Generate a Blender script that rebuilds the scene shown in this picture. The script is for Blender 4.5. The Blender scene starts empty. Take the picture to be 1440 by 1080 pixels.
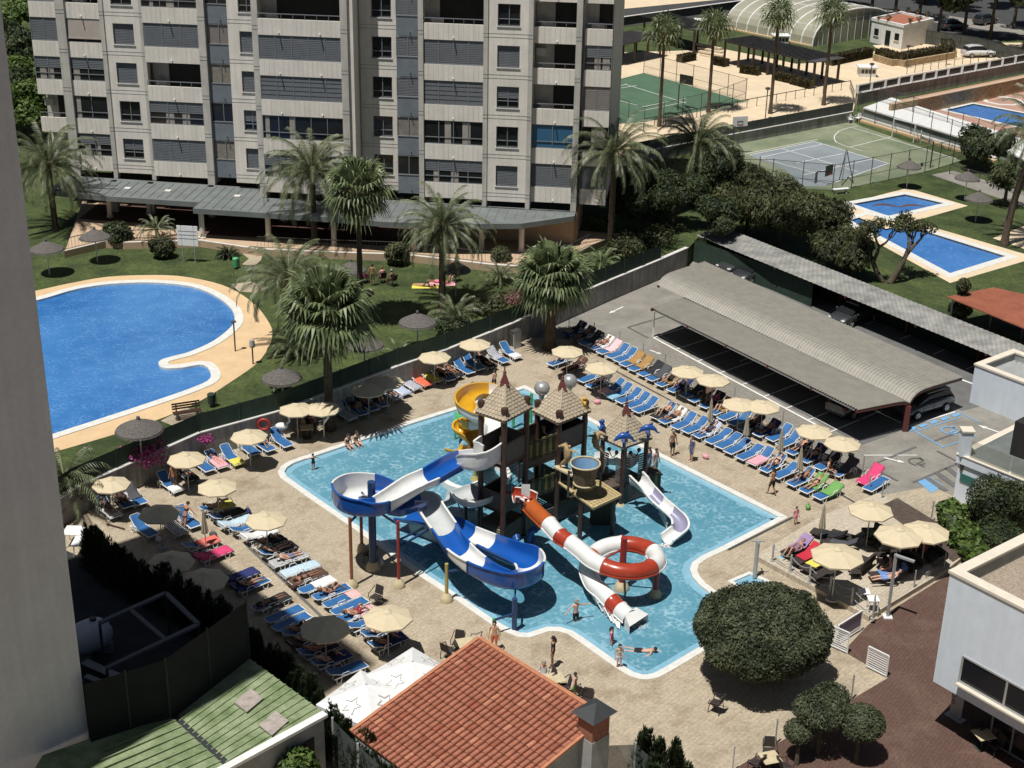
import bpy,bmesh,math,random
from math import sin,cos,pi,radians,atan2,hypot,sqrt
from mathutils import Vector,Matrix
from mathutils.geometry import tessellate_polygon
random.seed(7)
S=bpy.context.scene
COL=S.collection
CF,CP,CR,CH=2083.2,radians(23.85),radians(1.077),40.0
_f=Vector((0,cos(CP),-sin(CP)));_u=Vector((0,sin(CP),cos(CP)));_r=Vector((1,0,0))
R2=_r*cos(CR)+_u*sin(CR);U2=_u*cos(CR)-_r*sin(CR)
def G(x,y,z=0.0):
 "point of the photograph -> place in the world at height z"
 d=R2*((x-720)/CF)+U2*(-(y-540)/CF)+_f
 t=(z-CH)/d.z
 return(d.x*t,d.y*t)
def G3(x,y,z=0.0):
 a=G(x,y,z);return Vector((a[0],a[1],z))
def PX(X,Y,Z):
 v=Vector((X,Y,Z-CH));k=v.dot(_f)
 return(720+CF*v.dot(R2)/k,540-CF*v.dot(U2)/k)
def ZAT(g,y):
 lo,hi=-5,39
 for _ in range(50):
  m=(lo+hi)/2
  if PX(g[0],g[1],m)[1]>y:lo=m
  else:hi=m
 return lo
def GL(l,z=0.0):return[G(x,y,z)for x,y in l]
AH=radians(49.7)
AD=Vector((sin(AH),cos(AH),0));BD=Vector((cos(AH),-sin(AH),0))
GZ=1.5
class MB:
 def __init__(s):s.v=[];s.f=[];s.m=[];s.c=0
 def add(s,vs,fs,m=None):
  o=len(s.v);s.v+=[tuple(p)for p in vs]
  s.f+=[tuple(i+o for i in f)for f in fs];s.m+=[s.c if m is None else m]*len(fs);return s
 def quad(s,a,b,c,d,m=None):return s.add([a,b,c,d],[(0,1,2,3)],m)
 def box(s,x0,y0,z0,x1,y1,z1,m=None):
  return s.add([(x0,y0,z0),(x1,y0,z0),(x1,y1,z0),(x0,y1,z0),(x0,y0,z1),(x1,y0,z1),(x1,y1,z1),(x0,y1,z1)],[(0,3,2,1),(4,5,6,7),(0,1,5,4),(1,2,6,5),(2,3,7,6),(3,0,4,7)],m)
 def bar(s,p,q,w,h=None,m=None,up=(0,0,1)):
  "box beam from p to q"
  p=Vector(p);q=Vector(q);h=w if h is None else h
  d=(q-p).normalized();u=Vector(up)
  if abs(d.dot(u))>.98:u=Vector((1,0,0))
  r=d.cross(u).normalized();u=r.cross(d).normalized()
  vs=[e+r*(sx*w/2)+u*(sz*h/2)for e in(p,q)for sx,sz in((-1,-1),(1,-1),(1,1),(-1,1))]
  return s.add(vs,[(0,1,2,3),(7,6,5,4),(0,4,5,1),(1,5,6,2),(2,6,7,3),(3,7,4,0)],m)
 def tube(s,pts,r,n=8,m=None,caps=True):
  pts=[Vector(p)for p in pts];R=r if isinstance(r,(list,tuple))else[r]*len(pts)
  o=len(s.v);k=len(pts);pu=None
  for i,p in enumerate(pts):
   d=(pts[min(i+1,k-1)]-pts[max(i-1,0)]).normalized()
   u=pu if pu is not None else(Vector((0,0,1))if abs(d.z)<.9 else Vector((1,0,0)))
   a=d.cross(u)
   if a.length<1e-4:a=d.cross(Vector((0,1,0)))
   a.normalize();b=a.cross(d).normalized();pu=b
   for j in range(n):
    t=2*pi*j/n;s.v.append(tuple(p+(a*cos(t)+b*sin(t))*R[i]))
  mm=s.c if m is None else m
  for i in range(k-1):
   for j in range(n):
    s.f.append((o+i*n+j,o+i*n+(j+1)%n,o+(i+1)*n+(j+1)%n,o+(i+1)*n+j));s.m.append(mm)
  if caps:
   s.f.append(tuple(o+j for j in reversed(range(n))));s.f.append(tuple(o+(k-1)*n+j for j in range(n)));s.m+=[mm,mm]
  return s
 def lathe(s,prof,c=(0,0,0),n=16,m=None,ph=0.0):
  "profile of (radius, z) turned about the vertical through c"
  o=len(s.v);mm=s.c if m is None else m
  for r,z in prof:
   for j in range(n):
    t=2*pi*j/n+ph;s.v.append((c[0]+r*cos(t),c[1]+r*sin(t),c[2]+z))
  for i in range(len(prof)-1):
   for j in range(n):
    s.f.append((o+i*n+j,o+i*n+(j+1)%n,o+(i+1)*n+(j+1)%n,o+(i+1)*n+j));s.m.append(mm)
  return s
 def ball(s,c,rx,ry=None,rz=None,n=12,k=7,m=None):
  ry=rx if ry is None else ry;rz=rx if rz is None else rz
  o=len(s.v);mm=s.c if m is None else m
  for i in range(k+1):
   a=-pi/2+pi*i/k
   for j in range(n):
    t=2*pi*j/n
    s.v.append((c[0]+rx*cos(a)*cos(t),c[1]+ry*cos(a)*sin(t),c[2]+rz*sin(a)))
  for i in range(k):
   for j in range(n):
    s.f.append((o+i*n+j,o+i*n+(j+1)%n,o+(i+1)*n+(j+1)%n,o+(i+1)*n+j));s.m.append(mm)
  return s
 def sheet(s,poly,z,holes=(),m=None,up=True):
  loops=[[Vector((p[0],p[1],0))for p in poly]]+[[Vector((p[0],p[1],0))for p in h]for h in holes]
  tr=tessellate_polygon(loops);pts=[p for l in loops for p in l]
  o=len(s.v);s.v+=[(p.x,p.y,z)for p in pts];mm=s.c if m is None else m
  for t in tr:
   a,b,c=(pts[i]for i in t)
   ccw=(b-a).cross(c-a).z>0
   if ccw!=up:t=(t[0],t[2],t[1])
   s.f.append(tuple(i+o for i in t));s.m.append(mm)
  return s
 def wall(s,poly,z0,z1,m=None,closed=True):
  n=len(poly);o=len(s.v);mm=s.c if m is None else m
  for p in poly:s.v+=[(p[0],p[1],z0),(p[0],p[1],z1)]
  for i in range(n if closed else n-1):
   j=(i+1)%n;s.f.append((o+2*i,o+2*j,o+2*j+1,o+2*i+1));s.m.append(mm)
  return s
 def prism(s,poly,z0,z1,holes=(),m=None,bottom=False):
  s.sheet(poly,z1,holes,m);s.wall(poly,z0,z1,m)
  for h in holes:s.wall(h,z0,z1,m)
  if bottom:s.sheet(poly,z0,holes,m,up=False)
  return s
 def xf(s,M,start=0):
  for i in range(start,len(s.v)):s.v[i]=tuple(M@Vector(s.v[i]))
  return s
def obj(name,mb,mats,parent=None,smooth=False,local=False,fixn=False,bevel=0):
 "one mesh object; a child's vertices are given in world coordinates unless local"
 me=bpy.data.meshes.new(name)
 off=Vector((0,0,0))
 if parent is not None and not local:
  q=parent
  while q is not None:off+=q.location;q=q.parent
  me.from_pydata([tuple(Vector(v)-off)for v in mb.v],[],mb.f)
 else:me.from_pydata(mb.v,[],mb.f)
 for m in(mats if isinstance(mats,(list,tuple))else[mats]):me.materials.append(m)
 me.polygons.foreach_set('material_index',mb.m)
 if fixn:
  b=bmesh.new();b.from_mesh(me);bmesh.ops.remove_doubles(b,verts=b.verts,dist=1e-4);bmesh.ops.recalc_face_normals(b,faces=b.faces);b.to_mesh(me);b.free()
 if smooth:
  me.polygons.foreach_set('use_smooth',[True]*len(me.polygons))
  if smooth is not True:me.set_sharp_from_angle(angle=radians(smooth))
 me.update()
 o=bpy.data.objects.new(name,me);COL.objects.link(o)
 if parent is not None:o.parent=parent
 if bevel:
  md=o.modifiers.new('bevel','BEVEL');md.width=bevel;md.segments=2;md.limit_method='ANGLE'
 return o
def tag(o,label,cat,group=None,kind=None):
 if label:o['label']=label
 if cat:o['category']=cat
 if group:o['group']=group
 if kind:o['kind']=kind
 return o
def thing(name,label,cat,loc=(0,0,0),rz=0.0,group=None):
 o=bpy.data.objects.new(name,None);COL.objects.link(o);o.empty_display_size=.3
 o.location=loc if len(loc)==3 else(loc[0],loc[1],0);o.rotation_euler=(0,0,rz);return tag(o,label,cat,group)
def struct(name,mb,mats,**k):
 o=obj(name,mb,mats,**k);o['kind']='structure';return o
KIDS={}
def dup(root,loc=None,rz=None,label=None,group=None,scale=None,color=None,ccolor=None):
 def cp(o,par):
  c=o.copy();COL.objects.link(c)
  if par is not None:c.parent=par;c.matrix_parent_inverse=Matrix()
  for ch in KIDS.get(o.name)or KIDS.setdefault(o.name,list(o.children)):cp(ch,c)
  return c
 r=cp(root,None)
 if loc is not None:r.location=loc if len(loc)==3 else(loc[0],loc[1],0)
 if rz is not None:r.rotation_euler=(r.rotation_euler[0],r.rotation_euler[1],rz)
 if label:r['label']=label
 if group:r['group']=group
 if scale:r.scale=(scale,)*3 if not isinstance(scale,tuple)else scale
 if color:r.color=color
 return r
class Proto:
 "first call moves the prototype itself, later calls copy it"
 def __init__(s,make):s.make=make;s.o=None
 def __call__(s,loc,rz=0.0,label=None,group=None,scale=None):
  if s.o is None:
   s.o=s.make();r=s.o
   for x in[r]+list(r.children_recursive):KIDS[x.name]=list(x.children)
   r.location=loc if len(loc)==3 else(loc[0],loc[1],0);r.rotation_euler=(0,0,rz)
   if label:r['label']=label
   if group:r['group']=group
   if scale:r.scale=(scale,)*3 if not isinstance(scale,tuple)else scale
   return r
  r=dup(s.o,loc,rz,label,group,scale or 1.0)
  return r
def nodes(name):
 m=bpy.data.materials.new(name);m.use_nodes=True
 nt=m.node_tree;b=nt.nodes['Principled BSDF'];return m,nt,b
def lin(h):
 c=[int(h[i:i+2],16)/255 for i in(0,2,4)]
 return tuple(x/12.92 if x<=.04045 else((x+.055)/1.055)**2.4 for x in c)+(1,)
def mul(c,k):return(c[0]*k,c[1]*k,c[2]*k,1)
def mat(name,col,rough=.7,var=.15,scale=3.0,bump=0.0,bscale=30.0,metal=0.0,col2=None,coat=0.0,detail=6.0,fine=0.0,local=False,spec=.5,streak=0.0):
 m,nt,b=nodes(name);N=nt.nodes;L=nt.links
 b.inputs['Roughness'].default_value=rough;b.inputs['Metallic'].default_value=metal
 b.inputs['Specular IOR Level'].default_value=spec
 if coat:b.inputs['Coat Weight'].default_value=coat;b.inputs['Coat Roughness'].default_value=.08
 if local:src=N.new('ShaderNodeTexCoord').outputs['Object']
 else:src=N.new('ShaderNodeNewGeometry').outputs['Position']
 if var or col2:
  n=N.new('ShaderNodeTexNoise');n.inputs['Scale'].default_value=scale;n.inputs['Detail'].default_value=detail;n.inputs['Roughness'].default_value=.65
  L.new(src,n.inputs['Vector'])
  mr=N.new('ShaderNodeMapRange');mr.inputs['From Min'].default_value=.34;mr.inputs['From Max'].default_value=.66
  L.new(n.outputs['Fac'],mr.inputs['Value'])
  mx=N.new('ShaderNodeMix');mx.data_type='RGBA'
  L.new(mr.outputs['Result'],mx.inputs['Factor'])
  mx.inputs['A'].default_value=mul(col,1-var);mx.inputs['B'].default_value=col2 or mul(col,1+var)
  out=mx.outputs['Result']
  if fine:
   n2=N.new('ShaderNodeTexNoise');n2.inputs['Scale'].default_value=scale*11;n2.inputs['Detail'].default_value=4;L.new(src,n2.inputs['Vector'])
   m2=N.new('ShaderNodeMapRange');m2.inputs['From Min'].default_value=.3;m2.inputs['From Max'].default_value=.7;m2.inputs['To Min'].default_value=1-fine;m2.inputs['To Max'].default_value=1+fine
   L.new(n2.outputs['Fac'],m2.inputs['Value'])
   vm=N.new('ShaderNodeVectorMath');vm.operation='SCALE';L.new(out,vm.inputs[0]);L.new(m2.outputs['Result'],vm.inputs['Scale']);out=vm.outputs['Vector']
  if streak:
   mp=N.new('ShaderNodeMapping');mp.inputs['Scale'].default_value=(2.2,2.2,.12);L.new(src,mp.inputs['Vector'])
   n4=N.new('ShaderNodeTexNoise');n4.inputs['Scale'].default_value=1.6;n4.inputs['Detail'].default_value=7;L.new(mp.outputs['Vector'],n4.inputs['Vector'])
   m4=N.new('ShaderNodeMapRange');m4.inputs['From Min'].default_value=.35;m4.inputs['From Max'].default_value=.7;m4.inputs['To Min'].default_value=1.04;m4.inputs['To Max'].default_value=1-streak*1.6
   L.new(n4.outputs['Fac'],m4.inputs['Value']);v4=N.new('ShaderNodeVectorMath');v4.operation='SCALE';L.new(out,v4.inputs[0]);L.new(m4.outputs['Result'],v4.inputs['Scale']);out=v4.outputs['Vector']
  L.new(out,b.inputs['Base Color'])
 else:b.inputs['Base Color'].default_value=col
 if bump:
  n3=N.new('ShaderNodeTexNoise');n3.inputs['Scale'].default_value=bscale;n3.inputs['Detail'].default_value=5;L.new(src,n3.inputs['Vector'])
  bp=N.new('ShaderNodeBump');bp.inputs['Strength'].default_value=bump;bp.inputs['Distance'].default_value=.05
  L.new(n3.outputs['Fac'],bp.inputs['Height']);L.new(bp.outputs['Normal'],b.inputs['Normal'])
 return m
def mat_obj(name,rough=.8,var=.12,scale=9.0,stripes=0.0):
 "colour taken from each object's own colour property"
 m,nt,b=nodes(name);N=nt.nodes;L=nt.links;b.inputs['Roughness'].default_value=rough
 oi=N.new('ShaderNodeObjectInfo');tc=N.new('ShaderNodeTexCoord')
 n=N.new('ShaderNodeTexNoise');n.inputs['Scale'].default_value=scale;L.new(tc.outputs['Object'],n.inputs['Vector'])
 mr=N.new('ShaderNodeMapRange');mr.inputs['From Min'].default_value=.3;mr.inputs['From Max'].default_value=.7
 mr.inputs['To Min'].default_value=1-var;mr.inputs['To Max'].default_value=1+var;L.new(n.outputs['Fac'],mr.inputs['Value'])
 vm=N.new('ShaderNodeVectorMath');vm.operation='SCALE';L.new(mr.outputs['Result'],vm.inputs['Scale'])
 if stripes:
  w=N.new('ShaderNodeTexWave');w.inputs['Scale'].default_value=stripes;w.inputs['Distortion'].default_value=.6;L.new(tc.outputs['Object'],w.inputs['Vector'])
  rp=N.new('ShaderNodeMapRange');rp.inputs['From Min'].default_value=.45;rp.inputs['From Max'].default_value=.55;L.new(w.outputs['Fac'],rp.inputs['Value'])
  mx=N.new('ShaderNodeMix');mx.data_type='RGBA';L.new(rp.outputs['Result'],mx.inputs['Factor']);L.new(oi.outputs['Color'],mx.inputs['A']);mx.inputs['B'].default_value=(.75,.75,.73,1)
  L.new(mx.outputs['Result'],vm.inputs[0])
 else:L.new(oi.outputs['Color'],vm.inputs[0])
 L.new(vm.outputs['Vector'],b.inputs['Base Color']);return m
def foliage(name,c1,c2,rough=.6,scale=1.2,trans=.25):
 m,nt,b=nodes(name);N=nt.nodes;L=nt.links;b.inputs['Roughness'].default_value=rough;b.inputs['Specular IOR Level'].default_value=.35
 g=N.new('ShaderNodeNewGeometry');n=N.new('ShaderNodeTexNoise');n.inputs['Scale'].default_value=scale;n.inputs['Detail'].default_value=3;L.new(g.outputs['Position'],n.inputs['Vector'])
 mr=N.new('ShaderNodeMapRange');mr.inputs['From Min'].default_value=.35;mr.inputs['From Max'].default_value=.65;L.new(n.outputs['Fac'],mr.inputs['Value'])
 ad=N.new('ShaderNodeMath');ad.operation='ADD';L.new(mr.outputs['Result'],ad.inputs[0])
 rs=N.new('ShaderNodeMapRange');rs.inputs['To Min'].default_value=-.45;rs.inputs['To Max'].default_value=.45;L.new(g.outputs['Random Per Island'],rs.inputs['Value']);L.new(rs.outputs['Result'],ad.inputs[1]);ad.use_clamp=True
 mx=N.new('ShaderNodeMix');mx.data_type='RGBA';L.new(ad.outputs['Value'],mx.inputs['Factor']);mx.inputs['A'].default_value=c1;mx.inputs['B'].default_value=c2
 L.new(mx.outputs['Result'],b.inputs['Base Color'])
 if trans:
  t=N.new('ShaderNodeBsdfTranslucent');L.new(mx.outputs['Result'],t.inputs['Color']);ms=N.new('ShaderNodeMixShader');ms.inputs[0].default_value=trans
  o=N['Material Output'];L.new(b.outputs[0],ms.inputs[1]);L.new(t.outputs[0],ms.inputs[2]);L.new(ms.outputs[0],o.inputs['Surface'])
 return m
def water(name,deep,light,net,wscale,bump=.35,rough=.06,amt=.6,warp=.5):
 m,nt,b=nodes(name);N=nt.nodes;L=nt.links
 b.inputs['Roughness'].default_value=rough;b.inputs['IOR'].default_value=1.33
 g=N.new('ShaderNodeNewGeometry')
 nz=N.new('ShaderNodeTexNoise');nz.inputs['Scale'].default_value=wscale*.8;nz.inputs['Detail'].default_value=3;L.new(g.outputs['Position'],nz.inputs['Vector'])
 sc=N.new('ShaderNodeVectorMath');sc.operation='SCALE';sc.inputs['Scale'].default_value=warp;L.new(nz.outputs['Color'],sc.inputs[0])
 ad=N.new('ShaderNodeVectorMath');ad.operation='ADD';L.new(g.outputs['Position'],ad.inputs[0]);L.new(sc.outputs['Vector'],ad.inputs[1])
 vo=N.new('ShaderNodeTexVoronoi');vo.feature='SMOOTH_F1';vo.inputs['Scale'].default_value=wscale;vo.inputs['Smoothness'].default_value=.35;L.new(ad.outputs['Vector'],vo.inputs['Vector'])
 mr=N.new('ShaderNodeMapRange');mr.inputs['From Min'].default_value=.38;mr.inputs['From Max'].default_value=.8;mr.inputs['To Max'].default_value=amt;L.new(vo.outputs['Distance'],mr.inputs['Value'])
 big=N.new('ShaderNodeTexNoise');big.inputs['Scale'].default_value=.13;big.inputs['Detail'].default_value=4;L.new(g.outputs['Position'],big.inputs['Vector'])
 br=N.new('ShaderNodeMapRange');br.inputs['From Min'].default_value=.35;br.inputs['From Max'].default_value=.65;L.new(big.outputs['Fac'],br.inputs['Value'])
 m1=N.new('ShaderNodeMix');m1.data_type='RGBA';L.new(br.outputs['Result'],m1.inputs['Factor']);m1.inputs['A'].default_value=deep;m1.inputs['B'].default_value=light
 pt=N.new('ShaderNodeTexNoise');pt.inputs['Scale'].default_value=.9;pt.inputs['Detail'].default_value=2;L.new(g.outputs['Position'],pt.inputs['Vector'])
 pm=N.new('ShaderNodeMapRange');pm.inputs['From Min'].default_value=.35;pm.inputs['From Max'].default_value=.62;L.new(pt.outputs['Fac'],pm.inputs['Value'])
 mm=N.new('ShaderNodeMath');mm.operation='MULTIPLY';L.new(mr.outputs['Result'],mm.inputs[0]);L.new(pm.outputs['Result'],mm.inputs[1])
 m2=N.new('ShaderNodeMix');m2.data_type='RGBA';L.new(mm.outputs['Value'],m2.inputs['Factor']);L.new(m1.outputs['Result'],m2.inputs['A']);m2.inputs['B'].default_value=net  # net colour paints caustic light lines over the pool water
 L.new(m2.outputs['Result'],b.inputs['Base Color'])
 bn=N.new('ShaderNodeTexNoise');bn.inputs['Scale'].default_value=wscale*1.3;bn.inputs['Detail'].default_value=4;bn.inputs['Distortion'].default_value=.8;L.new(g.outputs['Position'],bn.inputs['Vector'])
 bp=N.new('ShaderNodeBump');bp.inputs['Strength'].default_value=bump;bp.inputs['Distance'].default_value=.12;L.new(bn.outputs['Fac'],bp.inputs['Height']);L.new(bp.outputs['Normal'],b.inputs['Normal'])
 return m
def glass(name,col=(.016,.018,.02,1),rough=.12):
 m,nt,b=nodes(name);b.inputs['Base Color'].default_value=col;b.inputs['Roughness'].default_value=rough;b.inputs['Specular IOR Level'].default_value=.35;return m
def clear_glass(name,tint,fac=.5,rough=.05):
 m,nt,b=nodes(name);N=nt.nodes;L=nt.links
 b.inputs['Base Color'].default_value=tint;b.inputs['Roughness'].default_value=rough
 t=N.new('ShaderNodeBsdfTransparent');ms=N.new('ShaderNodeMixShader');ms.inputs[0].default_value=fac
 L.new(t.outputs[0],ms.inputs[1]);L.new(b.outputs[0],ms.inputs[2]);L.new(ms.outputs[0],N['Material Output'].inputs['Surface']);return m
def deck_mat(name,base,dark,stain,plank=1.0,rot=0.0,strength=.55):
 "stamped concrete: small slabs, blotches and stains"
 m,nt,b=nodes(name);N=nt.nodes;L=nt.links;b.inputs['Roughness'].default_value=.85
 g=N.new('ShaderNodeNewGeometry');mp=N.new('ShaderNodeMapping');mp.inputs['Rotation'].default_value=(0,0,rot);L.new(g.outputs['Position'],mp.inputs['Vector'])
 br=N.new('ShaderNodeTexBrick');br.inputs['Scale'].default_value=plank;br.inputs['Mortar Size'].default_value=.035;br.inputs['Mortar Smooth'].default_value=.6
 br.inputs['Brick Width'].default_value=1.1;br.inputs['Row Height'].default_value=.34
 br.inputs['Color1'].default_value=mul(base,1.04);br.inputs['Color2'].default_value=mul(base,.92);br.inputs['Mortar'].default_value=dark;L.new(mp.outputs['Vector'],br.inputs['Vector'])
 n=N.new('ShaderNodeTexNoise');n.inputs['Scale'].default_value=.55;n.inputs['Detail'].default_value=9;n.inputs['Roughness'].default_value=.7;L.new(g.outputs['Position'],n.inputs['Vector'])
 mr=N.new('ShaderNodeMapRange');mr.inputs['From Min'].default_value=.48;mr.inputs['From Max'].default_value=.7;mr.inputs['To Max'].default_value=strength;L.new(n.outputs['Fac'],mr.inputs['Value'])
 mx=N.new('ShaderNodeMix');mx.data_type='RGBA';L.new(mr.outputs['Result'],mx.inputs['Factor']);L.new(br.outputs['Color'],mx.inputs['A']);mx.inputs['B'].default_value=stain
 n2=N.new('ShaderNodeTexNoise');n2.inputs['Scale'].default_value=7;n2.inputs['Detail'].default_value=5;L.new(g.outputs['Position'],n2.inputs['Vector'])
 m2=N.new('ShaderNodeMapRange');m2.inputs['From Min'].default_value=.3;m2.inputs['From Max'].default_value=.7;m2.inputs['To Min'].default_value=.8;m2.inputs['To Max'].default_value=1.15;L.new(n2.outputs['Fac'],m2.inputs['Value'])
 vm=N.new('ShaderNodeVectorMath');vm.operation='SCALE';L.new(mx.outputs['Result'],vm.inputs[0]);L.new(m2.outputs['Result'],vm.inputs['Scale']);L.new(vm.outputs['Vector'],b.inputs['Base Color'])
 bp=N.new('ShaderNodeBump');bp.inputs['Strength'].default_value=.3;bp.inputs['Distance'].default_value=.02;L.new(br.outputs['Fac'],bp.inputs['Height']);bp.invert=True;L.new(bp.outputs['Normal'],b.inputs['Normal'])
 return m
M={}
M['deck']=deck_mat('stamped_concrete',(.435,.365,.262,1),(.36,.30,.215,1),(.215,.16,.10,1),1.6,-AH,.8)
M['terrace']=deck_mat('terrace_concrete',(.50,.435,.335,1),(.40,.34,.26,1),(.36,.30,.22,1),1.9,-AH+.1,.4)
M['walk']=deck_mat('grey_stamped_walk',(.26,.24,.205,1),(.15,.135,.115,1),(.17,.15,.125,1),1.3,radians(58),.4)
M['brown']=deck_mat('brown_paving',(.105,.058,.042,1),(.075,.038,.028,1),(.19,.125,.095,1),2.0,-.95,.45)
M['park']=mat('car_park_concrete',(.235,.22,.19,1),.9,.2,.5,detail=9,fine=.08)
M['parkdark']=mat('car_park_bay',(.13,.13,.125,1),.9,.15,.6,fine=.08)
M['white']=mat('white_plastic',(.78,.78,.76,1),.45,.05,4,local=True)
M['whitep']=mat('white_paint',(.72,.72,.69,1),.7,.1,2,fine=.04)
M['bluep']=mat('blue_paint',(.16,.36,.58,1),.7,.15,5)
M['coping']=mat('pool_coping',(.66,.65,.60,1),.6,.09,2.5,fine=.05)
M['ledge']=mat('pool_ledge_tiles',(.22,.42,.53,1),.3,.1,4)
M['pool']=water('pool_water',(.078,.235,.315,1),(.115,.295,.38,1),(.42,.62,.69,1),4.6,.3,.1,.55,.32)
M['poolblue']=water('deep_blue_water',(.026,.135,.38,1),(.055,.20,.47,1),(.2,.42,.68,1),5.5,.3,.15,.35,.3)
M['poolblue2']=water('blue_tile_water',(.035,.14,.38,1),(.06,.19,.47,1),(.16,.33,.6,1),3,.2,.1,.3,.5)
M['beige']=mat('beige_paving',(.62,.44,.25,1),.85,.08,.8,fine=.05)
M['plaza']=mat('sand_paving',(.66,.53,.36,1),.9,.08,.5,fine=.05)
M['grass']=mat('lawn',(.032,.055,.012,1),.95,.3,.45,col2=(.07,.094,.024,1),fine=.35,bump=.5,bscale=12)
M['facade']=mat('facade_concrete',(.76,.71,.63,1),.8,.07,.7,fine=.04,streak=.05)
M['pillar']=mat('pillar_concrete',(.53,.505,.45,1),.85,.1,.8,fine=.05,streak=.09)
M['shade']=mat('roller_shutter',(.135,.145,.155,1),.6,.1,2)
M['shadeb']=mat('brown_shutter',(.22,.195,.175,1),.6,.08,2)
M['panel']=mat('grey_panel',(.17,.195,.215,1),.5,.12,1.2)
M['frame']=mat('grey_frame',(.20,.21,.22,1),.4,.05,3)
M['glassd']=glass('dark_glass');M['glassb']=glass('blue_reflecting_glass',(.04,.12,.22,1),.1)
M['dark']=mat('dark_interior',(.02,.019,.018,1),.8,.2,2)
M['drape']=mat('pale_drape',(.34,.31,.27,1),.9,.25,6)
M['curtain']=mat('curtain',(.22,.2,.17,1),.9,.2,3)
M['awning']=mat('cream_awning',(.42,.37,.32,1),.8,.06,2)
M['slate']=mat('grey_canopy_roof',(.155,.17,.165,1),.6,.15,.9,fine=.06)
M['peach']=mat('peach_wall',(.50,.36,.24,1),.85,.08,1)
M['darktile']=mat('arcade_tiles',(.10,.052,.038,1),.7,.2,1.5)
M['wallw']=mat('weathered_wall',(.33,.315,.29,1),.85,.25,.6,fine=.08,streak=.25)
M['wallcap']=mat('wall_capping',(.62,.6,.56,1),.7,.08,2)
M['netg']=mat('green_windbreak',(.022,.045,.03,1),.85,.2,1.2,fine=.15)
M['netgrey']=mat('grey_windbreak',(.07,.075,.065,1),.85,.25,1,fine=.15)
M['wire']=mat('galvanised',(.42,.43,.42,1),.5,.05,3,metal=.3)
M['wired']=mat('dark_steel',(.06,.06,.055,1),.5,.1,3)
M['brownm']=mat('brown_painted_steel',(.058,.030,.022,1),.45,.18,3,fine=.1)
M['maroon']=mat('maroon_steel',(.13,.035,.03,1),.5,.1,3)
M['roofsheet']=mat('corrugated_sheet',(.45,.425,.37,1),.55,.06,1.5)
M['roofold']=mat('weathered_sheet',(.24,.24,.225,1),.7,.3,.8,col2=(.36,.35,.32,1),fine=.12)
M['rust']=mat('rusty_sheet',(.27,.085,.045,1),.8,.18,.8,fine=.1)
M['wallblue']=mat('pale_blue_render',(.66,.72,.78,1),.8,.04,1.5,fine=.03,streak=.02)
M['capcream']=mat('cream_capping',(.66,.60,.49,1),.8,.06,2)
M['tan']=mat('canvas_cream',(.59,.50,.335,1),.85,.06,3,local=True)
M['tan2']=mat('canvas_folded',(.42,.37,.27,1),.9,.15,6,local=True)
M['blue']=mat('blue_sling',(.028,.125,.31,1),.6,.14,3,fine=.08)
M['slblue']=mat('slide_blue',(.008,.085,.36,1),.28,.08,1.5,coat=.3)
M['slwhite']=mat('slide_white',(.74,.74,.71,1),.3,.06,1.5,coat=.3)
M['slred']=mat('slide_red',(.36,.045,.02,1),.3,.1,1.5,coat=.3)
M['slor']=mat('slide_orange',(.42,.095,.02,1),.32,.08,1.5,coat=.3)
M['slyel']=mat('slide_yellow',(.66,.36,.02,1),.35,.1,1.5,coat=.2)
M['slpur']=mat('slide_lilac',(.27,.26,.37,1),.35,.06,1.5,coat=.2)
M['slgrey']=mat('slide_grey',(.50,.52,.51,1),.45,.06,1.5)
M['yelpole']=mat('ochre_pole',(.42,.33,.10,1),.5,.1,3)
M['redpole']=mat('red_pole',(.30,.03,.025,1),.45,.1,3)
M['orpole']=mat('rust_orange_pole',(.30,.10,.045,1),.5,.1,3)
M['bluepole']=mat('navy_pole',(.018,.05,.14,1),.45,.1,3)
M['foot']=mat('cream_footing',(.52,.44,.28,1),.8,.12,4)
M['silver']=mat('silver_paint',(.50,.50,.50,1),.35,.06,3,metal=.5)
M['tan_fig']=mat('tan_resin',(.42,.30,.15,1),.7,.25,8)
M['dolph']=mat('blue_resin',(.02,.08,.30,1),.3,.2,4)
M['green_fig']=mat('green_resin',(.08,.38,.16,1),.5,.25,5)
M['wood']=mat('dark_planks',(.075,.055,.042,1),.8,.3,3,fine=.2)
M['mesh']=mat('dark_mesh_panel',(.075,.068,.060,1),.7,.15,3,fine=.25)
M['meshg']=mat('grey_board_panel',(.115,.11,.10,1),.7,.15,3,fine=.2)
M['stripeg']=mat('ochre_stripe',(.17,.15,.045,1),.7,.2,5)
M['stripeb']=mat('green_black_board',(.03,.035,.022,1),.7,.2,5)
M['thatch']=mat('thatch_grey',(.125,.112,.102,1),.95,.35,9,fine=.35,bump=.8,bscale=25)
M['trunk']=mat('palm_trunk',(.10,.072,.048,1),.95,.35,4,bump=1,bscale=14,fine=.3)
M['bark']=mat('bark',(.11,.085,.06,1),.95,.3,5,bump=1,bscale=20)
M['ficus']=foliage('ficus_leaves',(.022,.032,.014,1),(.12,.138,.072,1),scale=1.3)
M['leafd']=foliage('dark_leaves',(.014,.024,.010,1),(.075,.098,.036,1))
M['leafo']=foliage('olive_feathery_leaves',(.022,.030,.012,1),(.115,.125,.052,1),scale=.7)
M['leafb']=foliage('bright_leaves',(.035,.07,.012,1),(.13,.19,.04,1),scale=3)
M['leafc']=foliage('cypress_leaves',(.014,.026,.012,1),(.05,.075,.028,1),scale=3)
M['frond']=foliage('date_fronds',(.065,.082,.04,1),(.23,.255,.135,1),rough=.42,scale=1.5)
M['fan']=foliage('fan_fronds',(.06,.085,.035,1),(.22,.265,.125,1),rough=.4,scale=1.5)
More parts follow.
